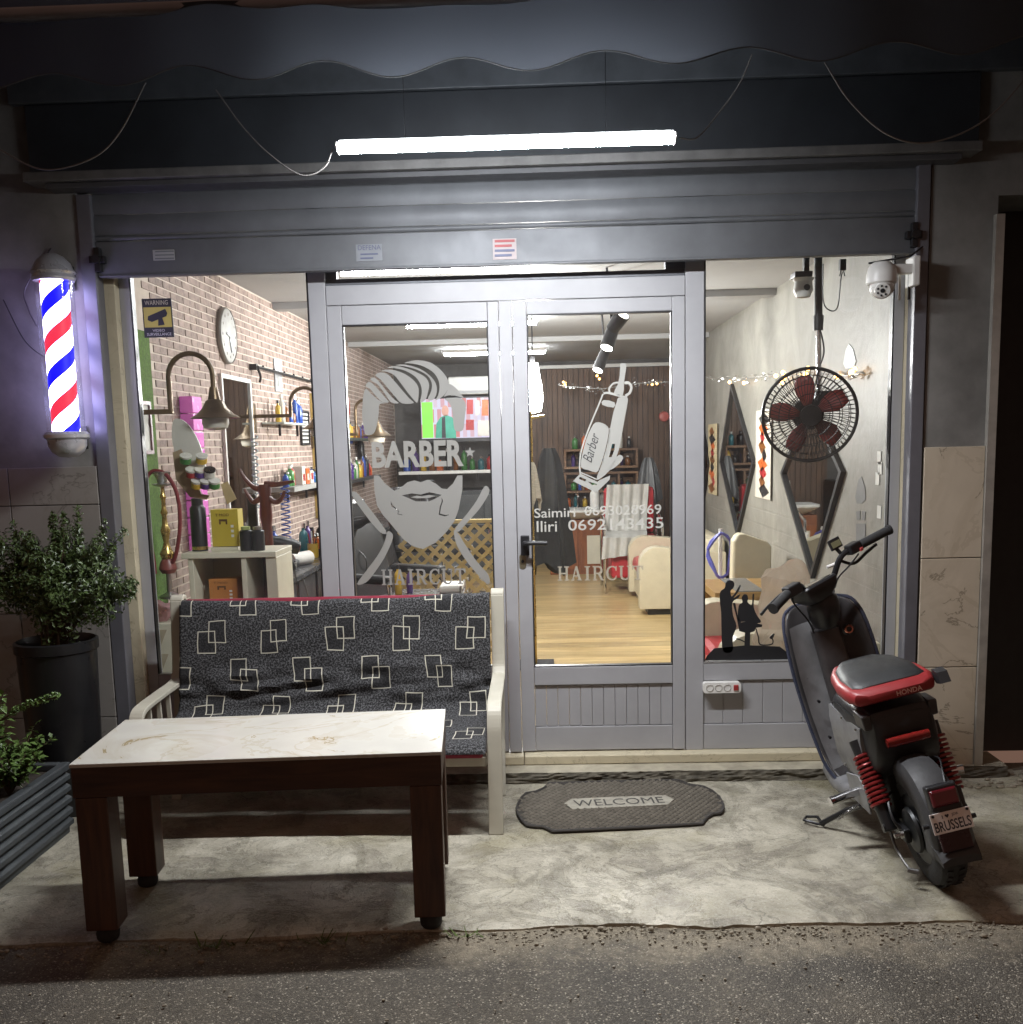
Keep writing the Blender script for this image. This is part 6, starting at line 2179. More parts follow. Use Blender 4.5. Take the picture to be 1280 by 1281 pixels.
# brown wooden coat stand
cs = thing('coat_stand', 'brown wooden coat stand with curved arms behind the shelf unit', 'coat stand', P(333, 700, .85))
CW = m_veined_wood('coat_stand_wood', '#4a1f17', '#6e3222', (12, 12, 1.2), .4)
c0, c1 = P(335, 760, .85), P(331, 606, .85)
MB().lathe([(.03, c0.z - c0.z), (.032, .1), (.028, .45), (.034, .5), (.03, .6), (.036, c1.z - c0.z - .03), (.03, c1.z - c0.z)], (c1.x, .85, c0.z), n=16).build('post', CW, cs, smooth=True)
bx('base', CW, cs, c1.x - .15, c1.x + .15, .7, 1.0, ZF, ZF + .04, .01)
MB().cyl((c1.x, .85, ZF + .04), (c1.x, .85, c0.z + .001), .03, n=14).build('lower_post', CW, cs, smooth=True)
for pts in ([(331, 612), (318, 610), (306, 598), (300, 587)], [(331, 606), (346, 606), (358, 604), (368, 602)], [(334, 622), (345, 628), (352, 624), (356, 614)], [(328, 622), (318, 628), (312, 622), (306, 612)]):
    MB().tube(bez([P(x, y, .85) for x, y in pts], 5), [.018 - .0007 * i for i in range(16)], 8).build('arm', CW, cs, smooth=True)
bl = bx('hanging_cloth', BLACKP, None, P(308, 620, .95).x, P(322, 660, .95).x, .95, .97, P(315, 668, .95).z, P(315, 618, .95).z, .008)
tag(bl, 'narrow black cloth hanging behind the coat stand', 'cloth')


# ------------------------------------------------------------------ barber chairs
def barber_chair(loc, rz, label, seatm):
    t = thing('barber_chair', label, 'barber chair', loc, 'barber chairs', local=True, rot=(0, 0, rz))
    MB().lathe([(.3, 0), (.3, .015), (.26, .035), (.08, .05), (.06, .3), (.07, .42)], (0, 0, 0), n=28).build('base', CHROME, t, smooth=True)
    bx('seat', seatm, t, -.27, .27, -.26, .26, .43, .56, .04)
    MB().loft([[V((p, .24 + z * .22 + q, .56 + z)) for p, q in rrect(w_, .12, .05, 4)] for z, w_ in ((-.02, .46), (.2, .5), (.42, .48), (.52, .4))]).build('backrest', seatm, t, smooth=True)
    bx('headrest', seatm, t, -.12, .12, .33, .43, 1.1, 1.26, .03)
    for sx in (-1, 1):
        ar = bx('armrest', seatm, t, sx * .31 - .045, sx * .31 + .045, -.2, .26, .7, .76, .02)
        MB().tube(bez([(sx * .31, -.18, .7), (sx * .31, -.2, .55), (sx * .28, -.1, .47)], 5), .014, 8).tube([(sx * .31, .2, .7), (sx * .29, .22, .48)], .014, 8).build('arm_bracket', CHROME, ar, smooth=True)
    MB().tube([(-.2, -.3, .42), (-.2, -.5, .16), (.2, -.5, .16), (.2, -.3, .42)], .016, 8).build('footrest', CHROME, t, smooth=True)


BLK = mat('black_leather', (.02, .02, .022), .35, var=.2, bump=.2, bscale=80)
barber_chair((-1.05, 2.55, ZF), rad(60), 'black leather barber chair nearest the bench, seen under the frosted beard', BLK)
barber_chair((-.95, 4.6, ZF), rad(70), 'black leather barber chair in the middle of the shop', BLK)
barber_chair((-.85, 6.3, ZF), rad(75), 'black leather barber chair at the back of the shop', BLK)

# gold lattice screen
GOLDL = mat('gold_lattice', (.5, .38, .17), .4, metal=.25, var=.12)
lx0, lx1, lz0, lz1, LY = P(500, 700, 3.3).x, P(622, 700, 3.3).x, ZF, P(560, 655, 3.3).z, 3.3
lt_ = thing('lattice_screen', 'low gold trellis screen between the barber chairs', 'screen', ((lx0 + lx1) / 2, LY, ZF))
stp = .105
w_ = lx1 - lx0
h_ = lz1 - lz0
k = -int(h_ / stp) - 1
while k * stp < w_:
    for s_ in (1, -1):
        pts = []
        # clip diagonal line to the panel
        x_a, x_b = k * stp, k * stp + h_
        za, zb = 0.0, h_
        if x_a < 0:
            za, x_a = -x_a, 0
        if x_b > w_:
            zb, x_b = h_ - (x_b - w_), w_
        if x_b - x_a > .03:
            if s_ > 0:
                p0, p1 = V((lx0 + x_a, LY, lz0 + za)), V((lx0 + x_b, LY, lz0 + zb))
            else:
                p0, p1 = V((lx1 - x_a, LY + .008, lz0 + za)), V((lx1 - x_b, LY + .008, lz0 + zb))
            MB().bar(p0, p1, .03, .007, up=(0, 1, 0)).build('slat', GOLDL, lt_)
    k += 1
bx('rail', GOLDL, lt_, lx0, lx1, LY - .012, LY + .016, lz1, lz1 + .03, .003)
bx('foot_rail', GOLDL, lt_, lx0, lx1, LY - .012, LY + .016, lz0 + .001, lz0 + .03, .003)

# manicure trolley with chrome rails before the lattice
tl_ = thing('chrome_trolley', 'chrome trolley with white towels in front of the gold trellis', 'trolley', (P(540, 720, 2.2).x, 2.2, ZF))
tx0, tx1 = P(490, 720, 2.2).x, P(580, 720, 2.2).x
for z in (.2, .52):
    bx('tray', mat('steel_tray', (.45, .45, .45), .25, metal=.9), tl_, tx0, tx1, 2.05, 2.4, z, z + .02, .004)
for xx in (tx0 + .01, tx1 - .01):
    for yy in (2.06, 2.39):
        MB().cyl((xx, yy, ZF + .03), (xx, yy, .6), .01, n=8).build('post', CHROME, tl_, smooth=True)
        MB().ball((xx, yy, ZF + .022), .022, 8, 6).build('caster', BLACKP, tl_)
tz_ = thing('folded_towel', 'folded white towel lying on the chrome trolley', 'towel', (tx0 + .1, 2.2, .54))
bx('cloth', mat('white_towel', (.6, .59, .56), .9, var=.08, bump=.5, bscale=150), tz_, tx1 - .16, tx1 - .01, 2.1, 2.35, .5405, .6, .02)
bottle(V((tx0 + .05, 2.15, .5405)), .025, .2, COLS[8], 'yellow bottle standing on the chrome trolley', 'bottles on the chrome trolley')
bottle(V((tx0 + .12, 2.2, .5405)), .022, .17, COLS[5], 'violet bottle standing on the chrome trolley', 'bottles on the chrome trolley')

# television, air conditioner and shelf on the back
tvY = 8.2
a, b = P(528, 549, tvY), P(617, 497, tvY)
tv = thing('television', 'lit flat television hanging at the back of the shop', 'television', ((a.x + b.x) / 2, tvY, a.z))
bx('case', BLACKP, tv, a.x - .02, b.x + .02, tvY, tvY + .05, a.z - .05, b.z + .02, .006)
sc_ = MB()
sc_.add([(a.x, tvY - .002, a.z), (b.x, tvY - .002, a.z), (b.x, tvY - .002, b.z), (a.x, tvY - .002, b.z)], [(0, 1, 2, 3)], [[(0, 0), (1, 0), (1, 1), (0, 1)]])
sc_.build('screen', m_screen(), tv)
ga, gb = P(529, 548, tvY), P(541, 503, tvY)
bx('green_banner', mat('tv_green', (.2, .6, .08), .4, emit=.55, ecol=(.16, .6, .05), var=.05), tv, ga.x, gb.x, tvY - .005, tvY - .0025, ga.z, gb.z, 0)
def onscreen(l, m, name, d=.006):
    MB().prism([(lambda q: (q.x, tvY - d, q.z))(P(x, y, tvY)) for x, y in l], (0, .002, 0)).build(name, m, tv)
TEAL = mat('tv_teal', (.05, .3, .22), .4, emit=.3, ecol=(.04, .3, .2), var=.2)
onscreen([(545, 548), (546, 530), (551, 522), (558, 519), (566, 522), (570, 530), (571, 548)], TEAL, 'presenter_shirt')
onscreen([(553, 548), (553, 522), (557, 521), (558, 548)], mat('tv_dark', (.03, .03, .04), .4, var=0), 'presenter_jacket', .0085)
onscreen([(557 + 4.5 * math.cos(k * .52), 514 + 7 * math.sin(k * .52)) for k in range(12)], mat('tv_skin', (.45, .25, .2), .4, emit=.3, ecol=(.5, .25, .2), var=.1), 'presenter_head')
for k, (x0, y0, x1, y1, c) in enumerate(((584, 500, 592, 518, 4), (595, 501, 600, 519, 1), (603, 500, 611, 520, 7), (583, 525, 593, 538, 4), (598, 526, 612, 545, 1))):
    onscreen([(x0, y0), (x1, y0), (x1, y1), (x0, y1)], COLS[c], 'book_picture', .005)
bx('arm', BLACKM, tv, (a.x + b.x) / 2 - .04, (a.x + b.x) / 2 + .04, tvY + .05, YB - .001, b.z - .2, b.z - .12, .004)
a, b = P(561, 494, 8.7), P(614, 470, 8.7)
ac = thing('air_conditioner', 'white air conditioner high at the back above the television', 'air conditioner', ((a.x + b.x) / 2, 8.7, a.z))
bx('case', WHITEP, ac, a.x, b.x + .2, 8.7, 8.95, a.z, b.z, .02)
bx('louver', mat('louver_grey', (.4, .4, .4), .4), ac, a.x + .03, b.x + .17, 8.694, 8.699, a.z + .02, a.z + .05, .003)
a = P(500, 590, 8.6)
b = P(622, 588, 8.6)
shelf('back_shelf', 'long white shelf of bottles below the television', a.x, b.x, 8.5, 8.75, a.z, WHITEP, .04, True)
fill_shelf(a.x + .05, b.x - .05, 8.6, 8.6, a.z, 11, 55, 'the long white shelf below the television', .03, .05, .15, .32)
a = P(480, 640, 8.9)
bx_ = thing('wash_unit', 'dark wash unit standing at the back under the white shelf', 'cabinet', (a.x, 8.9, ZF))
bx('body', mat('wash_dark', (.05, .055, .06), .4), bx_, -1.5, -.35, 8.7, 9.35, ZF, .95, .02)
for k in range(3):
    bx('door', mat('wash_door', (.08, .085, .09), .35), bx_, -1.48 + k * .37, -1.13 + k * .37, 8.685, 8.699, ZF + .05, .88, .004)

# ------------------------------------------------------------------ back of the shop, right of the door stile
ORW = m_veined_wood('orange_wood', '#6e3a1c', '#95562c', (10, 10, 1.2), .4)
vY = 8.0
va, vb = P(699, 723, vY), P(757, 650, vY)
vn = thing('wash_vanity', 'orange wood vanity with cream doors and a white basin at the back', 'vanity', ((va.x + vb.x) / 2, vY, ZF))
vx0, vx1 = va.x - .1, vb.x + .05
vz1 = vb.z
bx('carcass', ORW, vn, vx0, vx1, vY, vY + .5, ZF, vz1, .006)
ww = (vx1 - vx0) / 2
for k in range(2):
    dd_ = bx('door', ORW, vn, vx0 + k * ww + .02, vx0 + (k + 1) * ww - .02, vY - .022, vY - .001, ZF + .06, vz1 - .12, .004)
    bx('door_panel', CREAMW, dd_, vx0 + k * ww + .09, vx0 + (k + 1) * ww - .09, vY - .03, vY - .0225, ZF + .13, vz1 - .19, .004)
MB().loft([[V(((vx0 + vx1) / 2 + p, vY + .2 + q, vz1 + z)) for p, q in rrect(w_2, d_2, .12, 5)] for z, w_2, d_2 in ((.001, .5, .3), (.06, .7, .5), (.1, vx1 - vx0 + .06, .62), (.13, vx1 - vx0 + .06, .62))]).build('basin', WHITEP, vn, smooth=True)
MB().tube(bez([((vx0 + vx1) / 2, vY + .42, vz1 + .13), ((vx0 + vx1) / 2, vY + .42, vz1 + .3), ((vx0 + vx1) / 2, vY + .25, vz1 + .28)], 5), .012, 8).build('tap', CHROME, vn, smooth=True)
pbt = P(744, 638, vY + .1)
bottle(V((pbt.x, vY + .02, vz1 + .1305)), .06, .3, WHITEP, 'large white pump bottle standing on the basin', 'bottles on the basin', WHITEP)
# crate shelves
CRT = m_veined_wood('crate_wood', '#5a4030', '#8c6a4c', (1.2, 10, 10), .6)
for (x0, y0, x1, y1, n, lab, sd_) in ((706, 587, 798, 560, 4, 'upper row of wooden crates with bottles on the boarded wall', 61), (706, 617, 798, 589, 4, 'lower row of wooden crates with jars on the boarded wall', 62)):
    a, b = P(x0, y0, 9.0), P(x1, y1, 9.0)
    t = thing('crate_shelf', lab, 'crate shelf', ((a.x + b.x) / 2, 9.0, a.z), 'crate shelves on the boarded wall')
    bx('floor_board', CRT, t, a.x, b.x, 8.95, 9.36, a.z, a.z + .03, .003)
    bx('top_board', CRT, t, a.x, b.x, 8.95, 9.36, b.z - .03, b.z, .003)
    for k in range(n + 1):
        x = a.x + (b.x - a.x - .03) * k / n
        bx('divider', CRT, t, x, x + .03, 8.955, 9.36, a.z + .0305, b.z - .0305, .003)
    for k in range(3):
        z = a.z + .05 + k * .075
        bx('back_slat', CRT, t, a.x + .03, b.x - .03, 9.34, 9.355, z, z + .055, .002)
    fill_shelf(a.x + .08, b.x - .08, 9.12, 9.12, a.z + .0305, 9, sd_, ('the upper crates' if sd_ == 61 else 'the lower crates'), .022, .04, .1, .2)
    if sd_ == 61:
        fill_shelf(a.x + .1, b.x - .05, 9.12, 9.12, b.z + .0005, 7, 66, 'top of the upper crates', .03, .045, .14, .26)
a, b = P(700, 645, 8.9), P(800, 640, 8.9)
shelf('back_shelf', 'dark low shelf with jars behind the basin', a.x, b.x, 8.95, 9.3, a.z + .1, CTR, .03)
fill_shelf(a.x + .06, b.x - .06, 9.1, 9.1, a.z + .1, 8, 70, 'the dark low shelf behind the basin', .03, .045, .1, .22)


# hanging capes and towels
def cape(px0, px1, py0, py1, Y, m, label, seed, n=18, wid=.0):
    a, b = P(px0, py1, Y), P(px1, py0, Y)
    cx_ = (a.x + b.x) / 2
    hw = (b.x - a.x) / 2

    def fn(u, v):
        t = 1 - v
        w__ = hw * (.25 + .75 * t ** .6)
        ang_ = u * 2 * math.pi
        rr = 1 + .22 * math.sin(ang_ * 5 + seed) + .1 * math.sin(ang_ * 11 + seed * 2)
        return V((cx_ + w__ * rr * math.cos(ang_), Y + w__ * .5 * rr * math.sin(ang_), a.z + (b.z - a.z) * v + .05 * math.sin(ang_ * 3 + seed) * t))
    o = MB().grid(fn, 40, 12).build('hanging_cape', m, smooth=True)
    return tag(o, label, 'cape', 'capes hung up in the shop')


SAT = mat('dark_satin', (.03, .033, .036), .4, var=.3)
cape(664, 712, 560, 712, 2.9, SAT, 'dark satin cape hanging just behind the door handle', 1)
cape(655, 676, 578, 632, 2.6, mat('striped_towel', (.55, .5, .4), .9, var=.2, scale=30, stretch=(1, 1, 6)), 'pale striped towel hanging just behind the door stile', 4)
cape(797, 826, 572, 628, 7.6, SAT, 'dark cape hanging on the boarded wall beside the crates', 7)
ps_ = thing('cape_stand', 'slim brass stand carrying the dark cape behind the door', 'stand', (P(668, 750, 2.75).x, 2.75, ZF))
q = P(668, 752, 2.75)
MB().cyl((q.x, 2.75, ZF), (q.x, 2.75, 1.75), .016, n=10).build('pole', BRASS, ps_, smooth=True)
bx('foot', BLACKM, ps_, q.x - .14, q.x + .14, 2.6, 2.9, ZF + .0005, ZF + .02, .003)
MB().tube([(q.x, 2.75, 1.7), (q.x + .1, 2.88, 1.72)], .01, 6).build('hook', BRASS, ps_)

# red salon chair with towel
REDL = mat('red_leather', (.45, .03, .04), .35, var=.12, bump=.15, bscale=70)
sx_, sy_ = P(790, 700, 6.6).x, 6.6
rc = thing('salon_chair', 'red leather wash chair with chrome frame at the back', 'chair', (sx_, sy_, ZF))
za = P(790, 727, 6.6).z
bx('seat', REDL, rc, sx_ - .28, sx_ + .28, sy_ - .3, sy_ + .3, .36, .5, .04)
bx('base_skirt', REDL, rc, sx_ - .24, sx_ + .24, sy_ - .26, sy_ + .26, .06, .36, .03)
bx('backrest', REDL, rc, sx_ - .28, sx_ + .28, sy_ + .2, sy_ + .34, .5, 1.02, .05)
for s_ in (-1, 1):
    MB().tube(bez([(sx_ + s_ * .31, sy_ - .28, ZF + .01), (sx_ + s_ * .31, sy_ - .28, .55), (sx_ + s_ * .31, sy_ - .2, .66), (sx_ + s_ * .31, sy_ + .25, .66), (sx_ + s_ * .31, sy_ + .3, ZF + .01)], 5), .016, 8).build('leg_frame', CHROME, rc, smooth=True)


def towel_fn(u, v):
    x = sx_ - .3 + .46 * u
    prof_ = [(sy_ + .17, 1.04), (sy_ + .17, .75), (sy_ + .05, .54), (sy_ - .2, .53), (sy_ - .335, .5), (sy_ - .345, .3)]
    f = v * 5
    i = min(int(f), 4)
    t = f - i
    y = prof_[i][0] * (1 - t) + prof_[i + 1][0] * t
    z = prof_[i][1] * (1 - t) + prof_[i + 1][1] * t
    k = .02 * math.sin(u * 26) + .015 * noise.noise((x * 9, z * 9, 2))
    return V((x + .1 * (v - .5) * -1, y - .012 - k, z + .01 + .06 * (u - .5) * (1 if v > .8 else 0)))


tw2 = MB().grid(towel_fn, 40, 25).build('draped_towel', mat('grey_towel', (.5, .49, .46), .9, var=.12, bump=.4, bscale=120), smooth=True)
tag(tw2, 'pale grey towel draped over the red wash chair', 'towel')

# cream and red tub sofas along the right wall
CRL = mat('cream_leather', (.58, .52, .38), .45, var=.06, bump=.1, bscale=50)


def tub_sofa(y0, y1, label, back=True):
    t = thing('tub_sofa', label, 'sofa', (1.3, (y0 + y1) / 2, ZF), 'cream and red sofas')
    bx('plinth', BLACKP, t, .98, XR - .03, y0 + .04, y1 - .04, ZF, ZF + .05, .004)
    bx('base', CRL, t, .95, XR - .02, y0 + .03, y1 - .03, ZF + .051, .2, .03)
    bx('seat', REDL, t, .93, XR - .22, y0 + .19, y1 - .19, .201, .34, .05)
    for ya_, yb_ in ((y0, y0 + .18), (y1 - .18, y1)):
        pr_ = [(.9, ZF + .06), (XR - .04, ZF + .06), (XR - .04, .48)] + [(1.06 + .16 * math.cos(rad(90 + k * 15)), .38 + .16 * math.sin(rad(90 + k * 15))) for k in range(7)] + [(.9, .3)]
        MB().prism([(x, ya_, z) for x, z in pr_], (0, yb_ - ya_, 0)).build('arm', CRL, t, bev=.025, seg=3)
    if back:
        bx('backrest', CRL, t, XR - .21, XR - .03, y0 + .05, y1 - .05, .2, .62, .06)
    return t


tub_sofa(4.86, 6.2, 'cream and red tub sofa seen through the door glass')
tub_sofa(.5, 1.75, 'cream and red tub sofa right behind the right window', False)
# tall cream cushion seen above the table
a, b = P(914, 716, 2.6), P(966, 671, 2.6)
th_ = thing('tall_backrest', 'tall cream padded chair back standing behind the low table', 'chair', ((a.x + b.x) / 2, 2.6, ZF))
pr_ = [(a.x, ZF), (b.x, ZF), (b.x, b.z - .07), (b.x - .03, b.z - .04), (a.x + .1, b.z + .02), (a.x + .05, b.z + .02), (a.x + .02, b.z - .03)]
MB().prism([(x, 2.6, z) for x, z in pr_], (0, .14, 0)).build('backrest', CRL, th_, bev=.03, seg=3)
bx('seat', REDL, th_, a.x, b.x, 2.75, 3.1, .2, .34, .04)
bx('plinth', BLACKP, th_, a.x + .02, b.x - .02, 2.76, 3.08, ZF, .199, .004)
# low table
lo = [G(892, 742, .36), G(983, 742, .36), G(965, 717, .36), G(892, 717, .36)]
l_t = thing('low_table', 'low wooden table with a grey glass strip behind the right window', 'table', (1.15, 2.1, ZF))
tyA, tyB = min(q.y for q in lo), max(q.y for q in lo)
tyA, tyB = 1.85, 2.5
xA, xB = P(890, 730, 2.0).x, P(978, 730, 2.0).x
zA = P(930, 741, tyA).z
OAK = m_veined_wood('pale_oak', '#8a6b42', '#b8935e', (1.5, 12, 12), .35)
bx('top', OAK, l_t, xA, xB, tyA, tyB, zA - .05, zA, .004)
bx('glass_strip', mat('grey_strip', (.2, .2, .2), .15, var=.05), l_t, (xA + xB) / 2 - .09, (xA + xB) / 2 + .09, tyA + .01, tyB - .01, zA + .0005, zA + .006, .002)
bx('shelf', OAK, l_t, xA + .03, xB - .03, tyA + .04, tyB - .04, .1, .125, .003)
for xx in (xA + .02, xB - .08):
    for yy in (tyA + .02, tyB - .08):
        bx('leg', OAK, l_t, xx, xx + .06, yy, yy + .06, ZF, zA - .051, .004)
bottle(V(((xA + xB) / 2 - .05, tyA + .2, .1255)), .05, .12, COLS[3], 'green jar on the lower shelf of the low table', 'jars under the low table')
# blue hose coil on a white stand
hs = thing('blue_hose', 'coiled blue hose hanging over a white bin near the sofas', 'hose', P(902, 720, 3.1))
hcn = P(902, 695, 3.1)
MB().tube([hcn + V((.1 * math.cos(t * .35) * (.8 + .2 * math.sin(t)), .02 * math.sin(t), .17 * math.sin(t * .35))) for t in range(37)], .011, 7).build('coil', mat('hose_blue', (.12, .13, .5), .4), hs, smooth=True)
MB().cyl((hcn.x, 3.12, ZF), (hcn.x, 3.12, hcn.z + .2), .015, n=8).cyl((hcn.x, 3.12, ZF), (hcn.x, 3.12, ZF + .02), .12, n=16).build('stand', WHITEP, hs, smooth=True)
bn = thing('green_bin', 'olive green bin standing next to the low table', 'bin', P(885, 735, 2.7))
q = P(886, 735, 2.7)
MB().lathe([(.09, 0), (.12, .4), (.125, .41), (.115, .41), (.085, .02)], (q.x, 2.7, ZF), n=22, caps=False).build('body', mat('olive_bin', (.22, .23, .1), .45), bn, smooth=True)
MB().lathe([(0, .42), (.12, .42), (.126, .41), (.12, .4)], (q.x, 2.7, ZF), n=22, caps=False).build('lid', CREAMW, bn, smooth=True)

# wrapped bundle in clear plastic
wrp = MB()
wc = P(985, 770, .42)
wrp.ball((wc.x, .42, wc.z - .12), (.14, .12, .42), 26, 20)
for q in wrp.v:
    q += V((noise.noise(q * 9), noise.noise(q * 9 + V((5, 0, 0))), noise.noise(q * 7 + V((0, 9, 0))))) * .06 + V((noise.noise(q * 30), 0, noise.noise(q * 30 + V((3, 0, 0))))) * .012
wbg = wrp.build('wrapped_bundle', m_frost('tan_wrap', (.6, .5, .4), .62), smooth=False)
tag(wbg, 'tan bundle wrapped in crumpled clear plastic behind the scooter bars', 'bundle')


# long diamond mirrors on the right wall
def diamond(pts, label):
    q = [W(x, y, XR - .03) for x, y in pts]
    c = sum(q, V()) / len(q)
    t = thing('diamond_mirror', label, 'mirror', (XR, c.y, min(p.z for p in q)), 'diamond mirrors on the right wall')
    inner = [c + (p - c) * .93 for p in q]
    inner = [V((XR - .03, p.y, p.z)) for p in inner]
    outer = [V((XR - .03, p.y, p.z)) for p in q]
    MB().prism([outer, inner[::-1]], (.029, 0, 0)).build('frame', BLACKP, t)
    MB().prism([V((XR - .012, p.y, p.z)) for p in inner], (.008, 0, 0)).build('mirror_glass', MIRROR, t)


diamond([(914, 480), (942, 578), (921, 672), (900, 578)], 'narrow diamond mirror with black frame near the poster')
diamond([(1012, 500), (1052, 590), (1014, 724), (976, 592)], 'broad diamond mirror with black frame behind the fan and scooter')
diamond([(872, 500), (886, 580), (874, 655), (862, 580)], 'far diamond mirror with black frame beside the door frame')


def poster(x0, y0, x1, y1, m, label, art):
    a, b = W(x0, y0, XR - .006), W(x1, y1, XR - .006)
    t = thing('poster', label, 'poster', (XR, (a.y + b.y) / 2, min(a.z, b.z)))
    ya_, yb_ = sorted((a.y, b.y))
    za_, zb_ = sorted((a.z, b.z))
    bx('sheet', m, t, XR - .012, XR - .001, ya_, yb_, za_, zb_, .001)
    bx('edge', BLACKP, t, XR - .014, XR - .0125, ya_ - .02, ya_, za_, zb_, 0)
    rg = random.Random(art)
    for k in range(9):
        z = za_ + (zb_ - za_) * (k + .8) / 10
        yy = (ya_ + yb_) / 2 + rg.uniform(-.1, .1) * (yb_ - ya_)
        hw = (yb_ - ya_) * rg.uniform(.15, .38)
        MB().prism([(XR - .0135, yy - hw, z), (XR - .0135, yy + hw * .2, z - .05), (XR - .0135, yy + hw, z + .02), (XR - .0135, yy, z + .06)], (.001, 0, 0)).build('print', (COLS[7], COLS[6], COLS[0], COLS[4])[(k + art) % 4], t)


poster(947, 514, 965, 626, mat('poster_paper', (.55, .5, .42), .6, var=.15, scale=20), 'poster with orange and black figures beside the narrow mirror', 1)
poster(887, 531, 898, 620, mat('poster_kraft', (.48, .4, .24), .6, var=.12, scale=25), 'tan paper poster beside the door frame', 2)
# black wall sticker of hair, glasses and beard near the window
wst = thing('wall_sticker', 'grey hair and sunglasses sticker on the right wall by the window', 'sticker', W(1075, 660, XR))
STK = mat('sticker_grey', (.13, .13, .13), .6, var=.15)
for l in ([(1070, 622), (1074, 600), (1078, 596), (1082, 610), (1083, 625), (1078, 630), (1072, 630)], [(1071, 640), (1076, 639), (1076, 650), (1072, 651)], [(1078, 639), (1083, 640), (1082, 651), (1078, 650)], [(1071, 655), (1083, 655), (1082, 680), (1076, 684), (1071, 680)]):
    MB().prism([W(x, y, XR - .003) for x, y in l], (.002, 0, 0)).build('shape', STK, wst)
WSTK = mat('white_sticker', (.6, .6, .57), .5, var=.08)
ws2 = thing('white_stickers', 'column of small white square stickers at the window edge', 'sticker', W(1098, 640, XR))
for (x, y) in ((1098, 598), (1100, 572), (1101, 585), (1100, 640)):
    q = W(x, y, XR - .003)
    bx('square', WSTK, ws2, XR - .004, XR - .001, q.y - .03, q.y + .03, q.z - .035, q.z + .03, 0)
bt = thing('flame_sticker', 'pale blue leaf shaped sticker high on the right wall', 'sticker', W(1063, 450, XR))
MB().prism([W(x, y, XR - .004) for x, y in ((1055, 455), (1058, 438), (1062, 430), (1067, 436), (1071, 452), (1068, 460), (1058, 461))], (.003, 0, 0)).build('leaf', mat('pale_blue', (.45, .5, .5), .4, var=.1), bt)


# fairy lights
FAIRY = m_emit('fairy_bulb', (1.0, .5, .12), 7)
SPARK = mat('glowing_silver_tinsel', (.75, .75, .72), .2, metal=.7, var=.1, emit=.06)  # sparkle put in as a faint glow of the tinsel itself


def garland(pts, bulbs, label, seed, amp=.03):
    t = thing('fairy_lights', label, 'string lights', pts[0], 'fairy light garlands')
    rg = random.Random(seed)
    path = bez(pts, 12)
    MB().tube(path, .004, 5).build('wire', SPARK, t)
    lf = MB()
    for i in range(170):
        f = rg.random() * (len(path) - 1)
        p = path[int(f)].lerp(path[min(int(f) + 1, len(path) - 1)], f % 1) + V((rg.gauss(0, .012), rg.gauss(0, .03), rg.gauss(0, amp * .5)))
        s_ = rg.uniform(.008, .02)
        d = V((rg.gauss(0, 1), rg.gauss(0, 1), rg.gauss(0, .4))).normalized() * s_
        lf.add([p - d, p + V((0, 0, s_ * .4)), p + d, p - V((0, 0, s_ * .4))], [(0, 1, 2, 3)])
    lf.build('tinsel', SPARK, t)
    for b_ in bulbs:
        MB().ball(b_, .016, 8, 6).build('bulb', FAIRY, t)


gX = XR - .05
gp = [W(884, 473, gX), W(925, 474, gX), W(965, 470, gX), W(1010, 470, gX), W(1050, 470, gX), W(1075, 468, gX)]
garland(gp, [W(x, y, gX) for x, y in ((913, 478), (931, 479), (971, 470), (980, 466), (981, 473), (978, 479), (1008, 468), (1011, 461), (1047, 471), (1065, 466), (1069, 462))], 'fairy lights and tinsel along the right wall', 3)
gY = 8.9
gp = [P(700, 482, gY), P(720, 484, gY), P(755, 486, gY), P(790, 480, gY), P(815, 479, gY), P(845, 477, gY)]
garland(gp, [P(x, y, gY) for x, y in ((705, 478), (707, 481), (747, 470), (750, 474), (816, 481), (822, 480))], 'fairy lights and tinsel across the boarded back wall', 4, .05)
rd = MB().lathe([(0, 0), (.07, 0), (.06, .03), (0, .04)], P(831, 521, 9.2), ax=(0, -1, 0), n=20).build('red_disc', mat('disc_red', (.5, .1, .08), .4), smooth=True)
tag(rd, 'small red disc on the boarded back wall', 'disc')

# ================================================================== fan hung upside down inside the right window
FYY = .34
fc = P(1013, 519, FYY)
fr = .218
fan = thing('hanging_fan', 'black caged fan with red blades hung upside down in right window', 'fan', P(1022, 325, FYY))
tilt = Matrix.Translation(fc) @ Matrix.Rotation(rad(-9), 4, 'Z') @ Matrix.Rotation(rad(4), 4, 'X')
def fp(a_, r_, d_): return tilt @ V((r_ * math.cos(a_), d_, r_ * math.sin(a_)))
CAGE = mat('cage_black', (.03, .028, .027), .35, metal=.4, var=.1)
for d_, nm in ((-.055, 'front_guard'), (.07, 'back_guard')):
    g = MB()
    dome = lambda r_: d_ * (1 - (r_ / fr) ** 4)
    for k in range(60):
        a_ = 2 * math.pi * k / 60
        g.tube([fp(a_ + .25 * (1 - i / 4) * (1 if d_ < 0 else 0), .05 + (fr - .055) * i / 4, dome(.05 + (fr - .055) * i / 4)) for i in range(5)], .0016, 4, caps=False)
    for rr in (.05, .1, .145, .185):
        g.tube([fp(2 * math.pi * k / 40, rr, dome(rr)) for k in range(40)], .002, 5, closed=True)
    g.build(nm, CAGE, fan)
MB().tube([fp(2 * math.pi * k / 56, fr, 0) for k in range(56)], .0085, 8, closed=True).build('guard_ring', CAGE, fan, smooth=True)
MB().lathe([(0, -.012), (.048, -.01), (.05, .004), (.04, .01)], tilt @ V((0, -.06, 0)), ax=tilt.to_3x3() @ V((0, 1, 0)), n=24).build('badge', CAGE, fan, smooth=True)
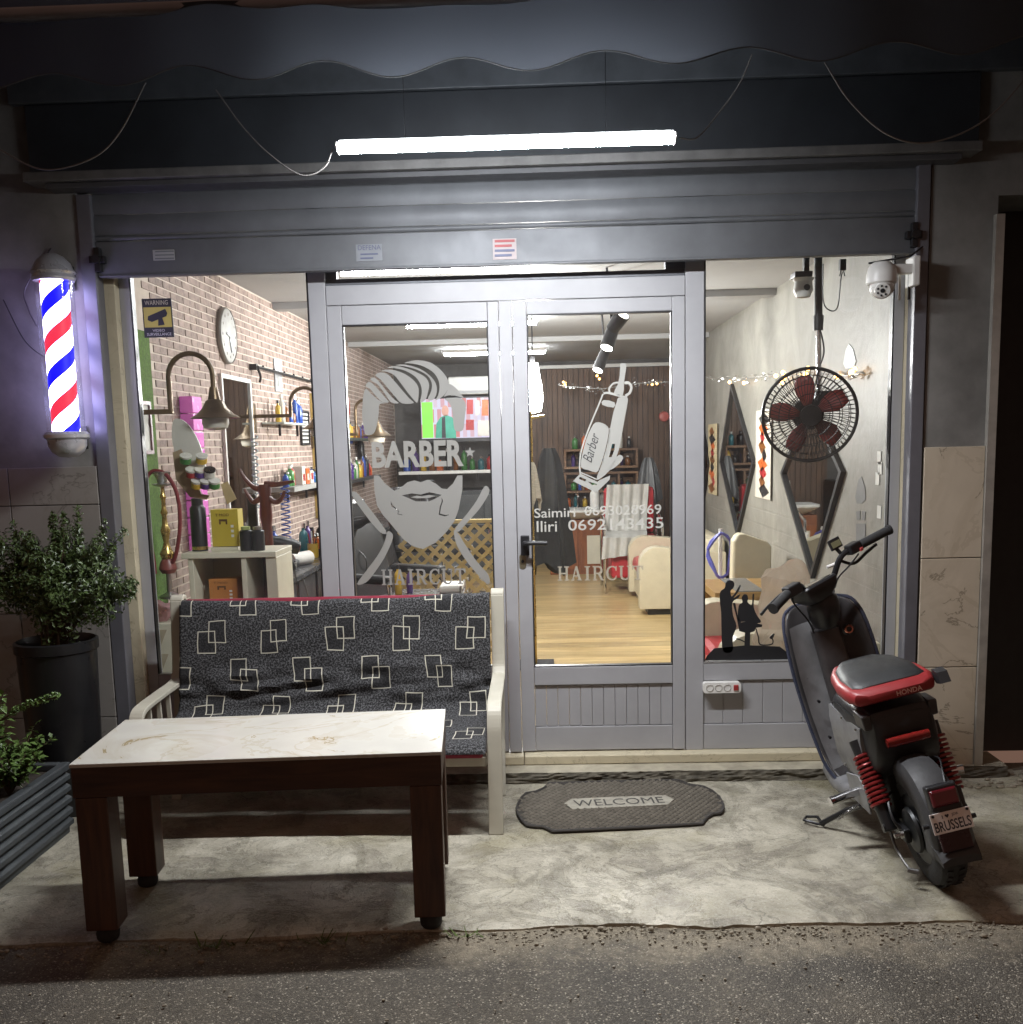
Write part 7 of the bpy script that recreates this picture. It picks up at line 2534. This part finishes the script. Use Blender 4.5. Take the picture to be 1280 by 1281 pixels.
MB().lathe([(.05, 0), (.075, .02), (.075, .1), (.05, .13), (0, .135)], tilt @ V((0, .06, 0)), ax=tilt.to_3x3() @ V((0, 1, 0)), n=24).build('motor', BLACKP, fan, smooth=True)
FRED = mat('fan_blade_red', (.2, .035, .03), .35, var=.1)
for k in range(5):
    a0 = k * 2 * math.pi / 5 + .5
    rings = []
    for i in range(7):
        r_ = .035 + .15 * i / 6
        hw = .12 + .26 * math.sin(math.pi * min(1, (i + 1) / 7.5))
        rings.append([fp(a0 + hw * s_, r_, .012 + .022 * s_) for s_ in (-1, -.33, .33, 1)])
    b_ = MB().loft(rings, closed=False).build('blade', FRED, fan, smooth=True)
    sm = b_.modifiers.new('thick', 'SOLIDIFY')
    sm.thickness = .003
pt_, pm_, pl_ = P(1022, 318, FYY + .14), P(1024, 400, FYY + .14), P(1025, 492, FYY + .14)
MB().cyl(pt_ + V((0, 0, .3)), pm_, .02, n=12).cyl(pm_ + V((0, 0, .02)), pm_ - V((0, 0, .05)), .026, .023, n=12).build('column', BLACKP, fan, smooth=True)
MB().cyl(pm_, pl_, .0125, n=12).build('rod', CHROME, fan, smooth=True)
MB().box(pl_.x - .03, pl_.x + .05, FYY + .08, FYY + .18, pl_.z - .07, pl_.z + .01).build('neck', BLACKP, fan, bev=.008)
MB().tube(bez([P(1026, 410, FYY + .12), P(1031, 440, FYY + .12), P(1022, 470, FYY + .12), P(1024, 490, FYY + .12)], 6), .004, 5).build('cable', BLACKP, fan, smooth=True)
bx('ceiling_plate', BLACKM, fan, pt_.x - .14, pt_.x + .16, FYY + .1, FYY + .18, pt_.z + .28, pt_.z + .3, .002)

# spare plug on its cable
pg = thing('hanging_plug', 'black plug and cable dangling beside the hanging fan', 'plug', P(1055, 335, .3))
MB().tube(bez([P(1030, 330, .3), P(1030, 375, .3), P(1038, 388, .3), P(1048, 384, .3), P(1052, 350, .3), P(1054, 340, .3)], 8), .0032, 5).build('cable', BLACKP, pg, smooth=True)
q = P(1054, 333, .3)
MB().box(q.x - .014, q.x + .014, .285, .315, q.z - .02, q.z + .03).cyl((q.x - .006, .3, q.z - .02), (q.x - .012, .3, q.z - .045), .003, n=6).cyl((q.x + .006, .3, q.z - .02), (q.x + .012, .3, q.z - .045), .003, n=6).build('plug', BLACKP, pg, bev=.003)
# inner camera
ic = thing('indoor_camera', 'small white camera under a black bracket inside the right window', 'camera', P(1004, 352, .25))
q = P(1005, 358, .25)
MB().lathe([(.0, -.055), (.03, -.05), (.044, -.02), (.04, .02), (.05, .035)], q, n=20).build('body', WHITEP, ic, smooth=True)
MB().cyl(q + V((.005, -.042, -.01)), q + V((.006, -.05, -.012)), .014, n=14).build('lens', BLACKP, ic)
MB().box(q.x - .05, q.x + .03, .2, .3, q.z + .036, q.z + .06).box(q.x + .0, q.x + .025, .24, .27, q.z + .06, q.z + .35).build('bracket', BLACKM, ic, bev=.003)
# outdoor dome camera at the upper right
oc = thing('dome_camera', 'white dome security camera at the top right of the shopfront', 'camera', P(1103, 350, -.2))
q = P(1103, 350, -.2)
MB().lathe([(.0, .072), (.035, .07), (.055, .05), (.062, .02), (.062, -.012), (.055, -.02)], q, n=26).build('hood', WHITEP, oc, smooth=True)
hd_ = MB().ball(q + V((.0, -.008, -.03)), (.05, .05, .048), 20, 14).build('head', mat('camera_white', (.66, .65, .62), .35, var=.04), oc, smooth=True)
fd2 = V((-.25, -1, -.45)).normalized()
fcx = q + V((0, -.008, -.03)) + fd2 * .043
MB().lathe([(0, 0), (.032, 0), (.03, .008), (0, .009)], fcx, ax=fd2, n=22).build('face_plate', WHITEP, hd_, smooth=True)
s1, s2_ = frame_of(fd2)
for k in range(7):
    a_ = k * .9
    e = fcx + fd2 * .0095 + (s1 * math.cos(a_) + s2_ * math.sin(a_)) * (.02 if k else 0)
    MB().cyl(e, e + fd2 * .002, .0095 if k == 0 else .0045, n=10).build('led', BLACKP, hd_)
MB().box(q.x + .03, q.x + .13, q.y - .02, q.y + .02, q.z + .02, q.z + .06).box(q.x + .12, q.x + .15, q.y - .03, q.y + .07, q.z - .03, q.z + .09).build('bracket', WHITEP, oc, bev=.006)
for dx in (.085, .125):
    MB().cyl((q.x + dx, q.y + .03, q.z - .08), (q.x + dx, q.y + .03, q.z + .03), .006, n=8).build('antenna', WHITEP if dx < .1 else BLACKP, oc, smooth=True)
MB().tube(bez([(q.x - .04, q.y + .05, q.z + .076), (q.x + .05, q.y + .02, q.z + .085), (q.x + .13, q.y + .03, q.z + .1), (q.x + .2, q.y + .07, q.z + .15)], 5), .0045, 5).build('cable', BLACKP, oc, smooth=True)
